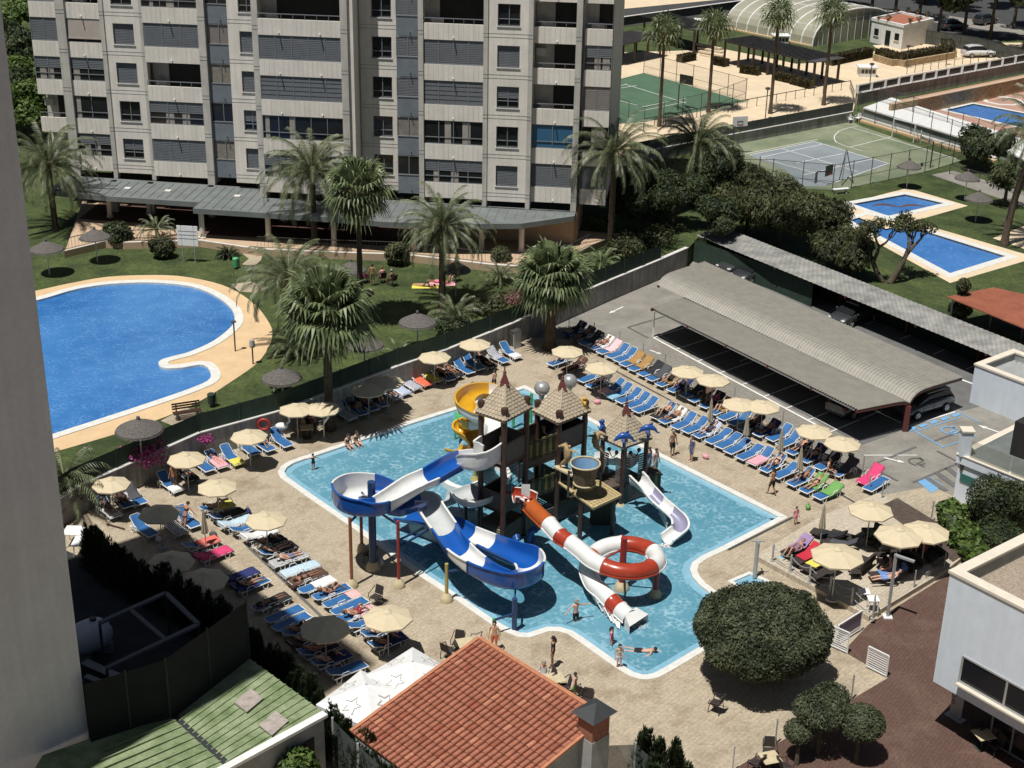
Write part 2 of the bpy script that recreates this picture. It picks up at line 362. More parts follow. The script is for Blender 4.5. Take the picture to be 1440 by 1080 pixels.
M['dead']=foliage('dry_fronds',(.13,.09,.04,1),(.28,.2,.09,1),scale=3)
M['pink']=foliage('bougainvillea',(.30,.03,.16,1),(.5,.1,.3,1),scale=3)
M['redf']=foliage('red_ground_plants',(.12,.05,.05,1),(.25,.12,.11,1),scale=3)
M['court']=mat('worn_green_court',(.15,.19,.11,1),.9,.15,.25,col2=(.245,.26,.17,1),detail=8,fine=.06)
M['courtb']=mat('grey_blue_court',(.22,.25,.265,1),.9,.12,.3,fine=.06)
M['courtg']=mat('green_court',(.07,.135,.08,1),.9,.12,.4,fine=.05)
M['stone']=mat('brown_stone_wall',(.36,.26,.15,1),.9,.35,2.5,fine=.3,bump=1,bscale=8)
M['pinkpave']=mat('pink_paving',(.42,.25,.19,1),.9,.08,1)
M['pergola']=mat('pergola_cover',(.055,.052,.052,1),.85,.3,1.5,fine=.2)
M['hedgebrown']=foliage('clipped_dry_hedge',(.045,.038,.018,1),(.11,.095,.045,1),scale=2)
M['poly']=clear_glass('dome_sheet',(.42,.40,.30,1),.82,.25)
M['tank']=mat('tank_white',(.55,.57,.6,1),.4,.06,2)
M['greenroof']=mat('green_sheet_roof',(.15,.215,.085,1),.7,.2,1.2,col2=(.28,.33,.19,1),fine=.15)
M['tile']=mat('terracotta',(.35,.13,.075,1),.85,.2,3,fine=.18)
M['brick']=mat('brick',(.26,.11,.07,1),.85,.2,6,fine=.2)
M['dimsteel']=mat('dim_steel',(.13,.135,.14,1),.7,.1,3)
M['slatecap']=mat('slate_cap',(.035,.038,.04,1),.55,.15,3)
M['render']=mat('grey_render',(.30,.31,.30,1),.85,.2,1,fine=.06)
M['tower']=mat('tower_render',(.56,.58,.62,1),.85,.05,.5,fine=.04,streak=.025,bump=.15,bscale=9)
M['screen']=clear_glass('smoked_screen',(.10,.115,.11,1),.82,.15)
M['clear']=clear_glass('clear_panel',(.5,.55,.53,1),.10,.05)
M['balu']=clear_glass('balustrade_glass',(.20,.22,.16,1),.45,.05)
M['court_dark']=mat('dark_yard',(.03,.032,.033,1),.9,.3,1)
M['gravel']=mat('roof_gravel',(.38,.31,.235,1),.95,.3,9,fine=.4,bump=1,bscale=40)
M['asphalt']=mat('asphalt',(.05,.05,.05,1),.9,.2,1,fine=.1)
M['soil']=mat('dry_ground',(.16,.13,.095,1),.95,.25,.3,fine=.15)
M['cloth']=mat_obj('cloth_any');M['clothst']=mat_obj('cloth_striped',stripes=3.0)
M['skin']=mat_obj('skin',rough=.55,var=.08,scale=5)
M['hair']=mat_obj('hair',rough=.7,var=.3,scale=25)
M['wicker']=mat('dark_wicker',(.035,.026,.022,1),.8,.25,12,fine=.3)
M['carb']=mat('car_paint_grey',(.085,.09,.095,1),.3,.03,1,metal=.6,coat=1)
M['carw']=mat('car_paint_white',(.7,.7,.7,1),.3,.03,1,coat=1)
M['tyre']=mat('tyre',(.02,.02,.02,1),.9,.1,3);M['rim']=mat('alloy_rim',(.5,.5,.52,1),.3,.05,3,metal=.8)
M['lamp_g']=glass('headlight_glass',(.5,.5,.5,1),.1)
M['potplant']=M['leafd']
cd=bpy.data.cameras.new('camera');cam=bpy.data.objects.new('camera',cd);COL.objects.link(cam);S.camera=cam
cd.sensor_width=36;cd.lens=CF/1440*36;cd.clip_end=3000;cd.clip_start=.5
cam.matrix_world=Matrix(((R2.x,U2.x,-_f.x,0),(R2.y,U2.y,-_f.y,0),(R2.z,U2.z,-_f.z,CH),(0,0,0,1)))
SUN=Vector((-.64*.334,-.77*.334,.943)).normalized()
sl=bpy.data.lights.new('sun','SUN');sl.energy=4.75;sl.angle=radians(.53);sl.color=(1,.972,.93)
so=bpy.data.objects.new('sun',sl);COL.objects.link(so);so.rotation_euler=SUN.to_track_quat('Z','Y').to_euler();so.location=(-30,20,90)
W=bpy.data.worlds.new('World');S.world=W;W.use_nodes=True
wn=W.node_tree;sk=wn.nodes.new('ShaderNodeTexSky');sk.sky_type='NISHITA';sk.sun_disc=False
sk.sun_elevation=math.asin(SUN.z);sk.sun_rotation=atan2(SUN.x,SUN.y);sk.air_density=1.0;sk.dust_density=1.2
wn.links.new(sk.outputs['Color'],wn.nodes['Background'].inputs['Color']);wn.nodes['Background'].inputs['Strength'].default_value=.03
S.view_settings.view_transform='Standard';S.view_settings.look='None';S.view_settings.exposure=0
S.cycles.max_bounces=5;S.cycles.diffuse_bounces=2;S.cycles.transparent_max_bounces=8;S.cycles.caustics_reflective=False;S.cycles.caustics_refractive=False
def area(p):return sum(p[i][0]*p[(i+1)%len(p)][1]-p[(i+1)%len(p)][0]*p[i][1]for i in range(len(p)))/2
def grow(p,d):
 "offset a closed outline outward by d"
 s=1 if area(p)>0 else-1;n=len(p);out=[]
 for i in range(n):
  a,b,c=Vector(p[i-1][:2]),Vector(p[i][:2]),Vector(p[(i+1)%n][:2])
  e1=(b-a).normalized();e2=(c-b).normalized()
  n1=Vector((e1.y,-e1.x))*s;n2=Vector((e2.y,-e2.x))*s
  k=n1+n2;
  if k.length<1e-6:k=n1
  k.normalize();q=b+k*(d/max(.35,k.dot(n1)));out.append((q.x,q.y))
 return out
def smooth(p,k=5,closed=True):
 n=len(p);out=[]
 for i in range(n if closed else n-1):
  if closed:a,b,c,d=(Vector(p[(i+j)%n])for j in(-1,0,1,2))
  else:a,b,c,d=(Vector(p[min(max(i+j,0),n-1)])for j in(-1,0,1,2))
  for t in range(k):
   u=t/k
   out.append(tuple(.5*((2*b)+(c-a)*u+(2*a-5*b+4*c-d)*u*u+(3*b-a-3*c+d)*u**3)))
 if not closed:out.append(tuple(p[-1]))
 return out
def ring(mb,inner,outer,z,m=None,z2=None):
 "band between two outlines with the same number of points"
 n=len(inner);o=len(mb.v);z2=z if z2 is None else z2;mm=mb.c if m is None else m
 mb.v+=[(p[0],p[1],z)for p in inner]+[(p[0],p[1],z2)for p in outer]
 s=area(inner)>0
 for i in range(n):
  j=(i+1)%n;q=(o+i,o+n+i,o+n+j,o+j)
  mb.f.append(q if s else q[::-1]);mb.m.append(mm)
def chaikin(p,r=2):
 for _ in range(r):
  q=[]
  for i in range(len(p)):
   a,b=Vector(p[i]),Vector(p[(i+1)%len(p)]);q+=[tuple(a*.75+b*.25),tuple(a*.25+b*.75)]
  p=q
 return p
corner=[(440,637.5),(421.7,643.4),(406,649),(395,656),(390.5,664),(394,672),(408,682),(436,702)]
low=[(500,745.7),(595,814),(640,843),(671,865),(690,878),(712,890),(728,896),(745,897),(757,893),(772,888),(785,888),(798,892),(812,901),(847,926),(870,942),(885,951),(900,955.5),(912,956),(926,953),(945,943),(985,919),(1040,888)]
mid=[(1059,873),(1061,863),(1054,853),(1009,833),(993,821),(984,811),(980.5,802),(983,794),(994,786),(1026,771)]
right=[(1109,727.5),(1102.5,724.7)]
top=[(929.2,637.7),(825,585),(738,542)]
MP=GL([(580,591)]+corner+low+mid+right+top)
if area(MP)<0:MP=MP[::-1]
COP=.38
MPI=grow(MP,-COP);MPL=grow(MP,-COP-.42)
WZ=-.10
LPW=[(55,422),(100,409),(133,402.5),(167,399),(217,398),(267,403),(300,415),(323,432),(330,447),(325,460),(300,480),(267,495),(245,501),(229,505.5),(223,510.5),(226,516.5),(238,518.5),(257,517.5),(287,514),(296,532),(267,547),(200,570),(133,592),(80,609),(20,629),(-60,650),(-170,640),(-230,570),(-190,490),(-80,445),(0,432)]
LP=smooth(GL(LPW,GZ),4)
LPO=smooth(GL([(54,408),(100,398),(150,389.5),(200,387),(250,388),(300,397),(333,410),(360,430),(376,450),(383,467),(378,488),(360,512),(320,540),(283,563),(233,586),(170,608),(120,623),(82,634),(20,652),(-60,668),(-210,664),(-290,580),(-235,470),(-95,428),(0,419)],GZ),3)
if area(LP)<0:LP=LP[::-1]
if area(LPO)<0:LPO=LPO[::-1]
SQ=GL([(1199,287),(1273,273.5),(1327,286),(1249,304)],GZ)
BQ=GL([(1196,308),(1224,302),(1413,360),(1337,384)],GZ)
BQ=GL([(1196,310),(1222,302),(1240,307.5),(1290,322),(1414,360.5),(1336,384.5)],GZ)
FP=GL([(1330,155),(1369,146),(1470,165),(1440,180)],GZ)
RP=[tuple(Vector(G(1410,142,GZ))+Vector((1.9*cos(t*pi/4+.3),1.9*sin(t*pi/4+.3))))for t in range(8)]
KP=GL([(1022.5,817),(1054,803.6),(1090,820),(1058,836)])
def ccw(p):return p if area(p)>0 else p[::-1]
SQ,BQ,FP,RP,KP=map(ccw,(SQ,BQ,FP,RP,KP))
edge_px=[(-400,850),(60,715),(103,686),(280,608),(393,577),(559,514),(625.6,491.7),(720,454),(784,425),(851,396),(929,364),(966,348)]
EDGE=GL(edge_px,1.7)+GL([(982,334),(1020,331),(1240,418),(1490,516),(1900,680)],GZ)
far=[(160,120),(260,420),(-220,420),(-160,60)]
GARDEN=EDGE+far
g=MB();big=[(-900,-300),(900,-300),(900,1500),(-900,1500)]
g.sheet(big,-.6,[grow(MP,-.1)]);struct('ground',g,M['soil'])
g=MB();deckpoly=[(-60,20),(60,20),(75,60),(60,120)]+[(24,118)]+EDGE[:12][::-1][:0]+[(20,121)]+[(-60,100)]
g.sheet([(-70,15),(90,15),(90,125),(-70,125)],0,[MP,KP]);struct('pool_deck',g,M['deck'])
g=MB();n=len(MP);ring(g,MPI,MP,.03);g.wall(MP,-.05,.03);g.wall(MPI,-.5,.03)
cp_=struct('pool_coping',g,M['coping'])
g=MB();ring(g,MPL,MPI,WZ+.006,0);struct('pool_ledge',g,M['ledge'])
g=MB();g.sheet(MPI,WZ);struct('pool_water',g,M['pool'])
g=MB();ring(g,grow(KP,-.22),KP,.02);g.wall(KP,-.05,.02);g.wall(grow(KP,-.22),-.2,.02);struct('basin_coping',g,M['coping'])
g=MB();g.sheet(grow(KP,-.21),-.06);struct('basin_water',g,M['ledge'])
g=MB();a,b=G3(1114,727),G3(1023,773);dd=(b-a).normalized();nn=Vector((dd.y,-dd.x,0));nn=nn if nn.y<0 else-nn
g.bar(a+nn*.06+Vector((0,0,.01)),b+nn*.06+Vector((0,0,.01)),.14,.04);struct('channel_grating',g,M['wired'])
for i,(p,q)in enumerate([((840,508),(1180,690)),((1182,695),(1225,720))]):
 g=MB();g.bar(G3(*p,.006),G3(*q,.006),.13,.02);tag(obj('drain_channel',g,M['wired']),['long dark drain channel between the two rows of loungers beside the car park','short dark drain channel near the lone loungers at the row end'][i],'drain')
g=MB();g.bar(G3(345,765,.006),G3(455,870,.006),.16,.02);tag(obj('drain_channel',g,M['meshg']),'pale drain channel between the lower left lounger rows','drain')
def slab(name,poly,z0,z1,m,holes=()):
 g=MB();g.prism(poly,z0,z1,holes);return struct(name,g,m)
slab('lawn',ccw(GARDEN),-.3,GZ,M['grass'],[LPO,SQ,BQ,FP,RP])
def poolset(nm,w,out,zc,watermat,copw,pave=None,cop='coping'):
 c=grow(w,copw)
 g=MB();ring(g,w,c,zc+.03);g.wall(c,zc-.02,zc+.03);g.wall(w,zc-.5,zc+.03);struct(nm+'_coping',g,M[cop])
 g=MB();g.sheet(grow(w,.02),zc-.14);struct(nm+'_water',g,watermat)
 if out is not None:g=MB();g.sheet(out,zc+.008,[grow(w,.01)]);struct(nm+'_surround',g,pave)
g=MB();g.sheet(LPO,GZ+.006,[grow(LP,.0)]);g.wall(LPO,GZ-.05,GZ+.006);struct('oval_pool_surround',g,M['beige'])
g=MB();ring(g,LP,grow(LP,.62),GZ+.04);g.wall(LP,GZ-.5,GZ+.04);struct('oval_pool_coping',g,M['coping'])
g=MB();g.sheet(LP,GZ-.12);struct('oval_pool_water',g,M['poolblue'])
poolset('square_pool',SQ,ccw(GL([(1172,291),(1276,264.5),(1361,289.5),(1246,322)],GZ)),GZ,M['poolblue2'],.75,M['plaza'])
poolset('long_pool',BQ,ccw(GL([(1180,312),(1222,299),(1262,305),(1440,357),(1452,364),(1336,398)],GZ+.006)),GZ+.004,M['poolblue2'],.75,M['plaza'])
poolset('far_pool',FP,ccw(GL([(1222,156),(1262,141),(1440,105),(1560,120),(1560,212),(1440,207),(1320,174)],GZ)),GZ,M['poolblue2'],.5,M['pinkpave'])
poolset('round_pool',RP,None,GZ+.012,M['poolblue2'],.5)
g=MB();c=G3(1263,290,GZ-.135)
for k,(dx,sgn)in enumerate(((-1.1,1),(1.3,-1))):
 pts=[c+Vector((dx+sgn*(-1.2+.3*i),.5*sin(i*.45),0))for i in range(9)]
 for i in range(8):g.bar(pts[i],pts[i+1],.5*sin((i+.7)/8.6*pi)+.08,.006)
struct('pool_floor_motif',g,M['brown'])
slab('car_park',ccw(GL([(745,474),(784,442),(851,411),(929,379),(985,352),(1500,545),(1700,760),(1376,700),(1330,700),(1232,700),(1214,668),(1100,600),(1000,552),(905,504),(860,480)])),-.1,.012,M['park'])
g=MB();g.sheet(ccw(GL([(862,482),(906,500),(926,480),(1173,610),(1230,640),(1214,668),(1100,605),(1000,556)])),.02);struct('stamped_walk',g,M['walk'])
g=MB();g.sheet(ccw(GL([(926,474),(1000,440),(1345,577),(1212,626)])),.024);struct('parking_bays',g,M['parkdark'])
g=MB();g.sheet(ccw(GL([(985,352),(1030,345),(1480,520),(1430,560),(1352,578),(1200,500),(1000,400)])),.022);struct('parking_bays',g,M['parkdark'])  # dark sheet stands in for shade between the two carports
def line(mb,p,q,w=.12,z=.03):
 a,b=G3(*p,z),G3(*q,z);d=(b-a).normalized();n=Vector((-d.y,d.x,0))*w/2
 vs=[a-n,b-n,b+n,a+n];
 mb.add(vs,[(0,1,2,3)])
g=MB()
for p,q,w in[((919,474.7),(1168,608),.16),((926,470),(1175,603),.05),((1281,598),(1343,579),.13),((1200,622),(1282,598),.1),((1040,508),(1062,500),.1),((1215,640),(1290,640),.09),((1353,534),(1372,541),.2)]:line(g,p,q,w,.034)
for i in range(9):
 a=Vector(G(919+i*31,474.7+i*16.6));b=a+Vector((AD.x,AD.y))*5.2;
 pa,pb=PX(a.x,a.y,0),PX(b.x,b.y,0);line(g,pa,pb,.1,.038)
for i in range(8):
 x,y=1030+i*47,372+i*21;a=Vector(G(x,y));b=a+Vector((AD.x,AD.y))*5;pa,pb=PX(a.x,a.y,0),PX(b.x,b.y,0);line(g,pa,pb,.1,.032)
struct('white_bay_lines',g,M['whitep'])
def arrow(px,ang,L,nm='painted_arrow'):
 g=MB();c=Vector((*G(*px),.045));d=Vector((cos(ang),sin(ang),0));n=Vector((-d.y,d.x,0))
 g.quad(c-d*L*.5-n*.07,c+d*L*.15-n*.07,c+d*L*.15+n*.07,c-d*L*.5+n*.07)
 g.add([c+d*L*.15-n*.2,c+d*L*.5,c+d*L*.15+n*.2],[(0,1,2)]);struct(nm,g,M['whitep'])
ab=atan2(BD.y,BD.x)
arrow((866,437),atan2(-AD.y,-AD.x)+.2,1.9);arrow((922,496),ab+.1,1.1);arrow((1258,648),ab+.35,1.3);arrow((1391,604),ab+pi+.1,1.6)
g=MB()
for p,q,w in[((1283,604),(1327,629),.12),((1350,580),(1378,594),.1),((1290,606),(1352,586),.08),((1327,628),(1372,613),.08)]:line(g,p,q,w,.036)
for i in range(5):
 x,y=1281+i*15.5,604-i*4.9;g.sheet(ccw(GL([(x-6-(5 if i==0 else 0),y),(x+4,y-3.5),(x+9,y-1),(x-1,y+3)])),.040)
def symbol(px,s,mb,z):
 c=Vector((*G(*px),z));e=AD*s;n=BD*s
 def P2(a,b):return c+e*a+n*b
 for p,q in[((-.1,.45),(-.1,0)),((-.1,0),(.4,0)),((.4,0),(.62,-.38)),((-.1,.2),(.3,.2))]:
  a,b=P2(*p),P2(*q);d=(b-a).normalized();w=Vector((-d.y,d.x,0))*.05*s;mb.quad(a-w,b-w,b+w,a+w)
 for i in range(9):
  t0,t1=radians(150+i*25),radians(175+i*25);a=P2(.1+.42*cos(t0),-.12+.42*sin(t0));b=P2(.1+.42*cos(t1),-.12+.42*sin(t1));d=(b-a).normalized();w=Vector((-d.y,d.x,0))*.05*s;mb.quad(a-w,b-w,b+w,a+w)
symbol((1337,608),1.3,g,.044);g.sheet(ccw(GL([(1290,678),(1308,671),(1326,684),(1310,694)])),.040)
struct('blue_bay_markings',g,M['bluep'])
g=MB();symbol((1291,652),1.2,g,.046)
for i in range(4):
 a,b=(1304+i*14,672-i*7),(1330+i*14,690-i*6);line(g,a,b,.4,.042)
for p,q in[((1229,652),(1288,628)),((1225,656),(1262,676)),((1284,678),(1345,652)),((1180,575),(1215,592)),((883,460),(940,443)),((883,460),(912,475)),((1313,620),(1352,606)),((1318,634),(1345,648))]:line(g,p,q,.16,.042)
struct('dark_expansion_joints',g,M['parkdark'])
slab('brown_paving',ccw(GL([(1180,1200),(1037.8,1078.6),(1248.9,953.6),(1241,948),(1186,916),(1222,878),(1352,797),(1420,840),(1800,900),(1700,1400)])),-.1,.02,M['brown'])
TZ=.28
TR=ccw(GL([(1062,781),(1150,728),(1235,693),(1300,722),(1370,770),(1333,800),(1222,867)],TZ))
slab('sun_terrace',TR,-.05,TZ,M['terrace'])
g=MB();g.sheet(ccw(GL([(1236,712),(1262,700),(1374,768),(1340,790)],TZ+.02)),TZ+.02);struct('timber_decking',g,M['wood'])
g=MB();g.sheet(ccw(GL([(1225,700),(1310,684),(1345,700),(1330,735),(1292,722)])),.03);struct('entrance_paving',g,M['deck'])
def wallpx(name,pts,z0,z1,th,m,label,cat,cap=None,group=None):
 "wall along world points (list of 2-tuples), heights per point"
 o=thing(name,label,cat,(pts[0][0],pts[0][1],0),group=group);g=MB();c=MB()
 for i in range(len(pts)-1):
  a,b=Vector((*pts[i][:2],0)),Vector((*pts[i+1][:2],0));d=(b-a).normalized();n=Vector((-d.y,d.x,0))*th/2
  h=z1[i]if isinstance(z1,list)else z1
  lo=z0
  for p,q,mb,za,zb,k in((a,b,g,lo,h,1),(a,b,c,h,h+.06,1.5)):
   if mb is c and cap is None:continue
   e=d*.001
   vs=[p-n*k,q-n*k,q+n*k,p+n*k]
   mb.add([(v.x,v.y,za)for v in vs]+[(v.x,v.y,zb)for v in vs],[(0,3,2,1),(4,5,6,7),(0,1,5,4),(1,2,6,5),(2,3,7,6),(3,0,4,7)])
 obj('wall',g,m,o)
 if cap:obj('coping',c,cap,o)
 return o
RW=GL(edge_px[1:],1.7)
wallpx('retaining_wall',RW,-.1,1.68,.22,M['wallw'],'long grey retaining wall with white capping between the pool deck and the garden lawn','wall',M['wallcap'])
def fence(name,pts,z0,h,mpanel,mpost,label,step=2.5,pr=.035,group=None,rails=(),cat='fence',net=True,posth=None):
 o=thing(name,label,cat,(pts[0][0],pts[0][1],z0),group=group);g=MB();rl=MB();L=[Vector((*p[:2],0))for p in pts]
 for i in range(len(L)-1):
  a,b=L[i],L[i+1];n=max(1,round((b-a).length/step))
  if net:g.quad((a.x,a.y,z0+.03),(b.x,b.y,z0+.03),(b.x,b.y,z0+h),(a.x,a.y,z0+h))
  for r in rails:rl.bar((a.x,a.y,z0+r),(b.x,b.y,z0+r),.035)
  for k in range(n+(1 if i==len(L)-2 else 0)):
   p=a.lerp(b,k/n);q=MB();q.tube([(p.x,p.y,z0),(p.x,p.y,z0+(posth or h)+.05)],pr,6);obj('post',q,mpost,o)
 if net:obj('netting',g,mpanel,o)
 if rails:obj('rail',rl,mpost,o)
 return o
fence('windbreak_fence',RW[:-1],1.74,1.15,M['netg'],M['netg'],'dark green windbreak fence standing on the grey retaining wall',2.6)
def glassfence(pts,z0,h,label,step=2.2,group=None,name='glass_fence'):
 o=thing(name,label,'fence',(pts[0][0],pts[0][1],z0),group=group);g=MB();L=[Vector((*p[:2],0))for p in pts]
 for i in range(len(L)-1):
  a,b=L[i],L[i+1];n=max(1,round((b-a).length/step));d=(b-a)/n
  for k in range(n):
   p,q=a+d*(k+.04),a+d*(k+.96);g.quad((p.x,p.y,z0+.1),(q.x,q.y,z0+.1),(q.x,q.y,z0+h),(p.x,p.y,z0+h))
  for k in range(n+(1 if i==len(L)-2 else 0)):
   p=a+d*k;q=MB();q.bar((p.x,p.y,z0),(p.x,p.y,z0+h+.06),.06);obj('post',q,M['wire'],o)
 obj('pane',g,M['clear'],o);return o
glassfence(GL([(745,470),(800,462),(871,486),(904,503),(1000,551),(1100,600),(1213,665),(1222,692)]),.02,1.05,'clear panelled fence between the lounger rows and the car park')
FU=Vector((.9931,-.1175,0));FN=Vector((-.1175,-.9931,0));FO=Vector((*G(596,285,4.7),0))
def F(u,v,z):p=FO+FU*u+FN*v;return(p.x,p.y,z)
BZ=[5.75+3.17*k for k in range(7)];BT=44.0
apt=thing('apartment_building','tall cream apartment block with rows of shuttered balconies behind the palms','building',F(-9,-8,GZ))
def fbox(mb,u0,v0,z0,u1,v1,z1,m=None):
 P8=[F(u,v,z)for z in(z0,z1)for u,v in((u0,v0),(u1,v0),(u1,v1),(u0,v1))]
 return mb.add(P8,[(0,1,2,3),(7,6,5,4),(0,4,5,1),(1,5,6,2),(2,6,7,3),(3,7,4,0)],m)
wl=MB();pl=MB();slb=MB();bw=MB()
def wallseg(u0,u1,v,wc,ww,states):
 z0=BZ[0]-.55
 fbox(wl,u0,v,z0,wc-ww/2,v-.35,BT);fbox(wl,wc+ww/2,v,z0,u1,v-.35,BT)
 for k,zk in enumerate(BZ+[BT]):
  lo=z0 if k==0 else BZ[k-1]+2.4
  hi=zk+.72 if k<len(BZ)else BT
  fbox(wl,wc-ww/2,v,lo,wc+ww/2,v-.35,hi)
  if k<len(BZ):
   for dz in(-.16,.12):fbox(pl,u0,v+.012,zk+dz,u1,v-.01,zk+dz+.025,1)
   fr=MB();w0,w1,a,b=wc-ww/2,wc+ww/2,zk+.72,zk+2.4
   fbox(fr,w0-.06,v+.07,a-.07,w1+.06,v-.2,a,1)
   st=states[k]if k<len(states)else 'sh'
   for q in((w0,a,w0+.06,b),(w1-.06,a,w1,b),(w0+.06,b-.06,w1-.06,b),(w0+.06,a,w1-.06,a+.06)):fbox(fr,q[0],v-.12,q[1],q[2],v-.2,q[3])
   if st!='sh':fbox(fr,wc-.03,v-.12,a,wc+.03,v-.2,b)
   if st in('gl','hf'):fbox(fr,w0+.06,v-.125,a+.5,w1-.06,v-.195,a+.55)
   wo=obj('window',fr,[M['frame'],M['wallcap']],apt)
   pn=MB();fbox(pn,w0,v-.22,a,w1,v-.25,b);obj('pane',pn,M['curtain' if st=='cu' else 'glassd'],wo)
   if st in('sh','hf'):s=MB();shut(s,w0+.06,w1-.06,v-.14,a+(.04 if st=='sh' else .75),b-.05,1);obj('shutter',s,M['shade'],wo)
def shut(mb,u0,u1,v,z0,z1,n=1,louv=.12):
 w=(u1-u0)/n
 for i in range(n):
  a,b=u0+i*w+.02,u0+(i+1)*w-.02;k=max(2,int((z1-z0)/louv))
  for j in range(k):
   za=z0+(z1-z0)*j/k;zb=z0+(z1-z0)*(j+1)/k
   mb.quad(F(a,v,za),F(b,v,za),F(b,v-.03,zb),F(a,v-.03,zb))
def balc(u0,u1,v,states,drains=(.5,),skip=0,lvl0=0,top=len(BZ)):
 n=max(2,round((u1-u0)/1.35))
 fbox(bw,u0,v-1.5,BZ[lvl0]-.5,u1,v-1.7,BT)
 for k in range(lvl0,top):
  zk=BZ[k];b=MB();fbox(b,u0,v,zk-.55,u1,v-.14,zk+.7);m=int((u1-u0)/.38)
  for i in range(1,m):uu=u0+(u1-u0)*i/m;fbox(b,uu-.012,v+.004,zk-.5,uu+.012,v-.01,zk+.66,1)
  bo=obj('balcony',b,[M['facade'],M['pillar']],apt)
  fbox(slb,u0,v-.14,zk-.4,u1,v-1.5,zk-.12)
  for dr in drains:
   d=MB();uu=u0+(u1-u0)*dr;d.tube([F(uu,v,zk-.32),F(uu,v+.32,zk-.36)],.05,6);obj('drain_spout',d,M['wallcap'],bo)
  st=states[k]if k<len(states)else 'sh';a,t=zk+.7,zk+3.17-.55;w=(u1-u0)/n
  if st in('op','or'):
   r=MB();fbox(r,u0,v-.02,a+.36,u1,v-.08,a+.42);
   for i in range(n+3):uu=u0+(u1-u0)*i/(n+2);fbox(r,uu-.02,v-.03,a,uu+.02,v-.07,a+.36)
   obj('railing',r,M['frame'],bo);d=MB();fbox(d,u0+w*.9,v-1.46,zk-.1,u1-.1,v-1.49,t-.1);obj('glass_door',d,M['dark'],bo);d=MB();fbox(d,u0+.15,v-.75,zk+1.5,u0+.9,v-1.05,zk+2.1)if k%2 else fbox(d,u0+.5,v-.6,zk-.1,u0+1.4,v-1.1,zk+.95);obj('balcony_cabinet',d,M['pillar'],bo)
  else:
   f=MB()
   for i in range(n+1):uu=u0+(u1-u0)*i/n;fbox(f,uu-.03,v-.04,a,uu+.03,v-.1,t)
   fbox(f,u0,v-.035,t-.07,u1,v-.105,t);fbox(f,u0,v-.035,a,u1,v-.105,a+.06)
   if st in('gl','hf','bl'):fbox(f,u0,v-.045,a+.52,u1,v-.095,a+.58)
   obj('glazing_frame',f,M['frame'],bo)
   if st in('gl','hf','bl','cu'):g=MB();fbox(g,u0,v-.11,a,u1,v-.13,t);obj('pane',g,M[{'bl':'glassb','cu':'curtain'}.get(st,'glassd')],bo)
   if st in('gl','hf'):
    s=MB();q_=random.random()*.5
    for uu in(u0+(u1-u0)*q_,u0+(u1-u0)*(q_+.3)):
     if random.random()<.7:s=MB();fbox(s,uu,v-.095,a+.04,uu+random.uniform(.25,.7),v-.108,t-.1);obj('curtain',s,M['drape'],bo)
   if st in('sh','lo','br','hf'):
    s=MB();shut(s,u0+.03,u1-.03,v-.06,a+(.06 if st!='hf' else 1.0),t-.08,n,.3 if st=='lo' else .13);obj('shutter',s,M['shadeb' if st=='br' else 'shade'],bo)
   if st=='aw':
    s=MB();s.quad(F(u0+.1,v+.02,a+.35),F(u1-.1,v+.02,a+.35),F(u1-.1,v-.05,t),F(u0+.1,v-.05,t));fbox(s,u0+.1,v+.05,a+.28,u1-.1,v-.02,a+.38);obj('awning',s,M['awning'],bo)
def greybay(u0,u1,v,states):
 fbox(bw,u0,v-1.3,BZ[0]-.5,u1,v-1.5,BT)
 for k in range(len(BZ)):
  zk=BZ[k];b=MB();fbox(b,u0,v-.12,zk-.42,u1,v-.3,zk+1.1);fbox(b,u0,v-.08,zk+1.1,u1,v-.3,zk+1.16,1);bo=obj('balcony',b,[M['panel'],M['frame']],apt)
  d=MB();uu=(u0+u1)/2+.2;d.tube([F(uu,v-.12,zk-.1),F(uu,v+.1,zk-.16)],.04,6);obj('drain_spout',d,M['wired'],bo)
  fbox(slb,u0,v-.3,zk-.3,u1,v-1.3,zk-.1)
  st=states[k]if k<len(states)else 'sh';a,t=zk+1.16,zk+3.17-.45;f=MB()
  for uu in(u0,(u0+u1)/2,u1):fbox(f,uu-.03,v-.14,a,uu+.03,v-.2,t)
  fbox(f,u0,v-.13,t-.06,u1,v-.21,t);obj('glazing_frame',f,M['frame'],bo)
  s=MB()
  if st=='sh':shut(s,u0,u1,v-.16,a,t-.1,2);obj('shutter',s,M['shade'],bo)
  elif st in('br','cu'):fbox(s,u0,v-.2,a,u1,v-.23,t-.1);obj('curtain',s,M['curtain' if st=='br' else 'shadeb'],bo)
  else:fbox(s,u0,v-.2,a,u1,v-.23,t);obj('pane',s,M['glassd'],bo)
def pillar(u0,u1,v,z0=GZ,back=1.6):
 fbox(pl,u0,v,z0,u1,v-back,BT)
 for zk in BZ:
  for dz in(-.16,.12):fbox(pl,u0-.005,v+.012,zk+dz,u1+.005,v-back,zk+dz+.03,1)
L0=4.7
balc(-33.0,-30.72,-2.5,['op','or','hf','sh','sh','op'],(),0,1)
pillar(-30.7,-29.95,-2.35,L0,1.9)
balc(-29.95,-26.95,-2.55,['hf','gl','hf','aw','op','sh'],(.45,))
wallseg(-26.9,-23.35,-2.3,-25.05,1.75,['hf','gl','sh','sh','gl','sh'])
pillar(-26.95,-26.6,-2.2,L0,.6);pillar(-23.6,-23.25,-2.2,L0,.6)
balc(-23.25,-18.6,-1.95,['sh','hf','op','sh','hf','sh'],(.48,))
pillar(-18.6,-18.0,-1.7,L0)
greybay(-18.0,-15.95,-1.9,['br','gl','br','cu','gl','sh'])
wallseg(-15.95,-13.3,-1.2,-14.35,1.35,['sh','hf','sh','sh','gl','sh'])
pillar(-13.35,-12.85,.9,L0,2.5)
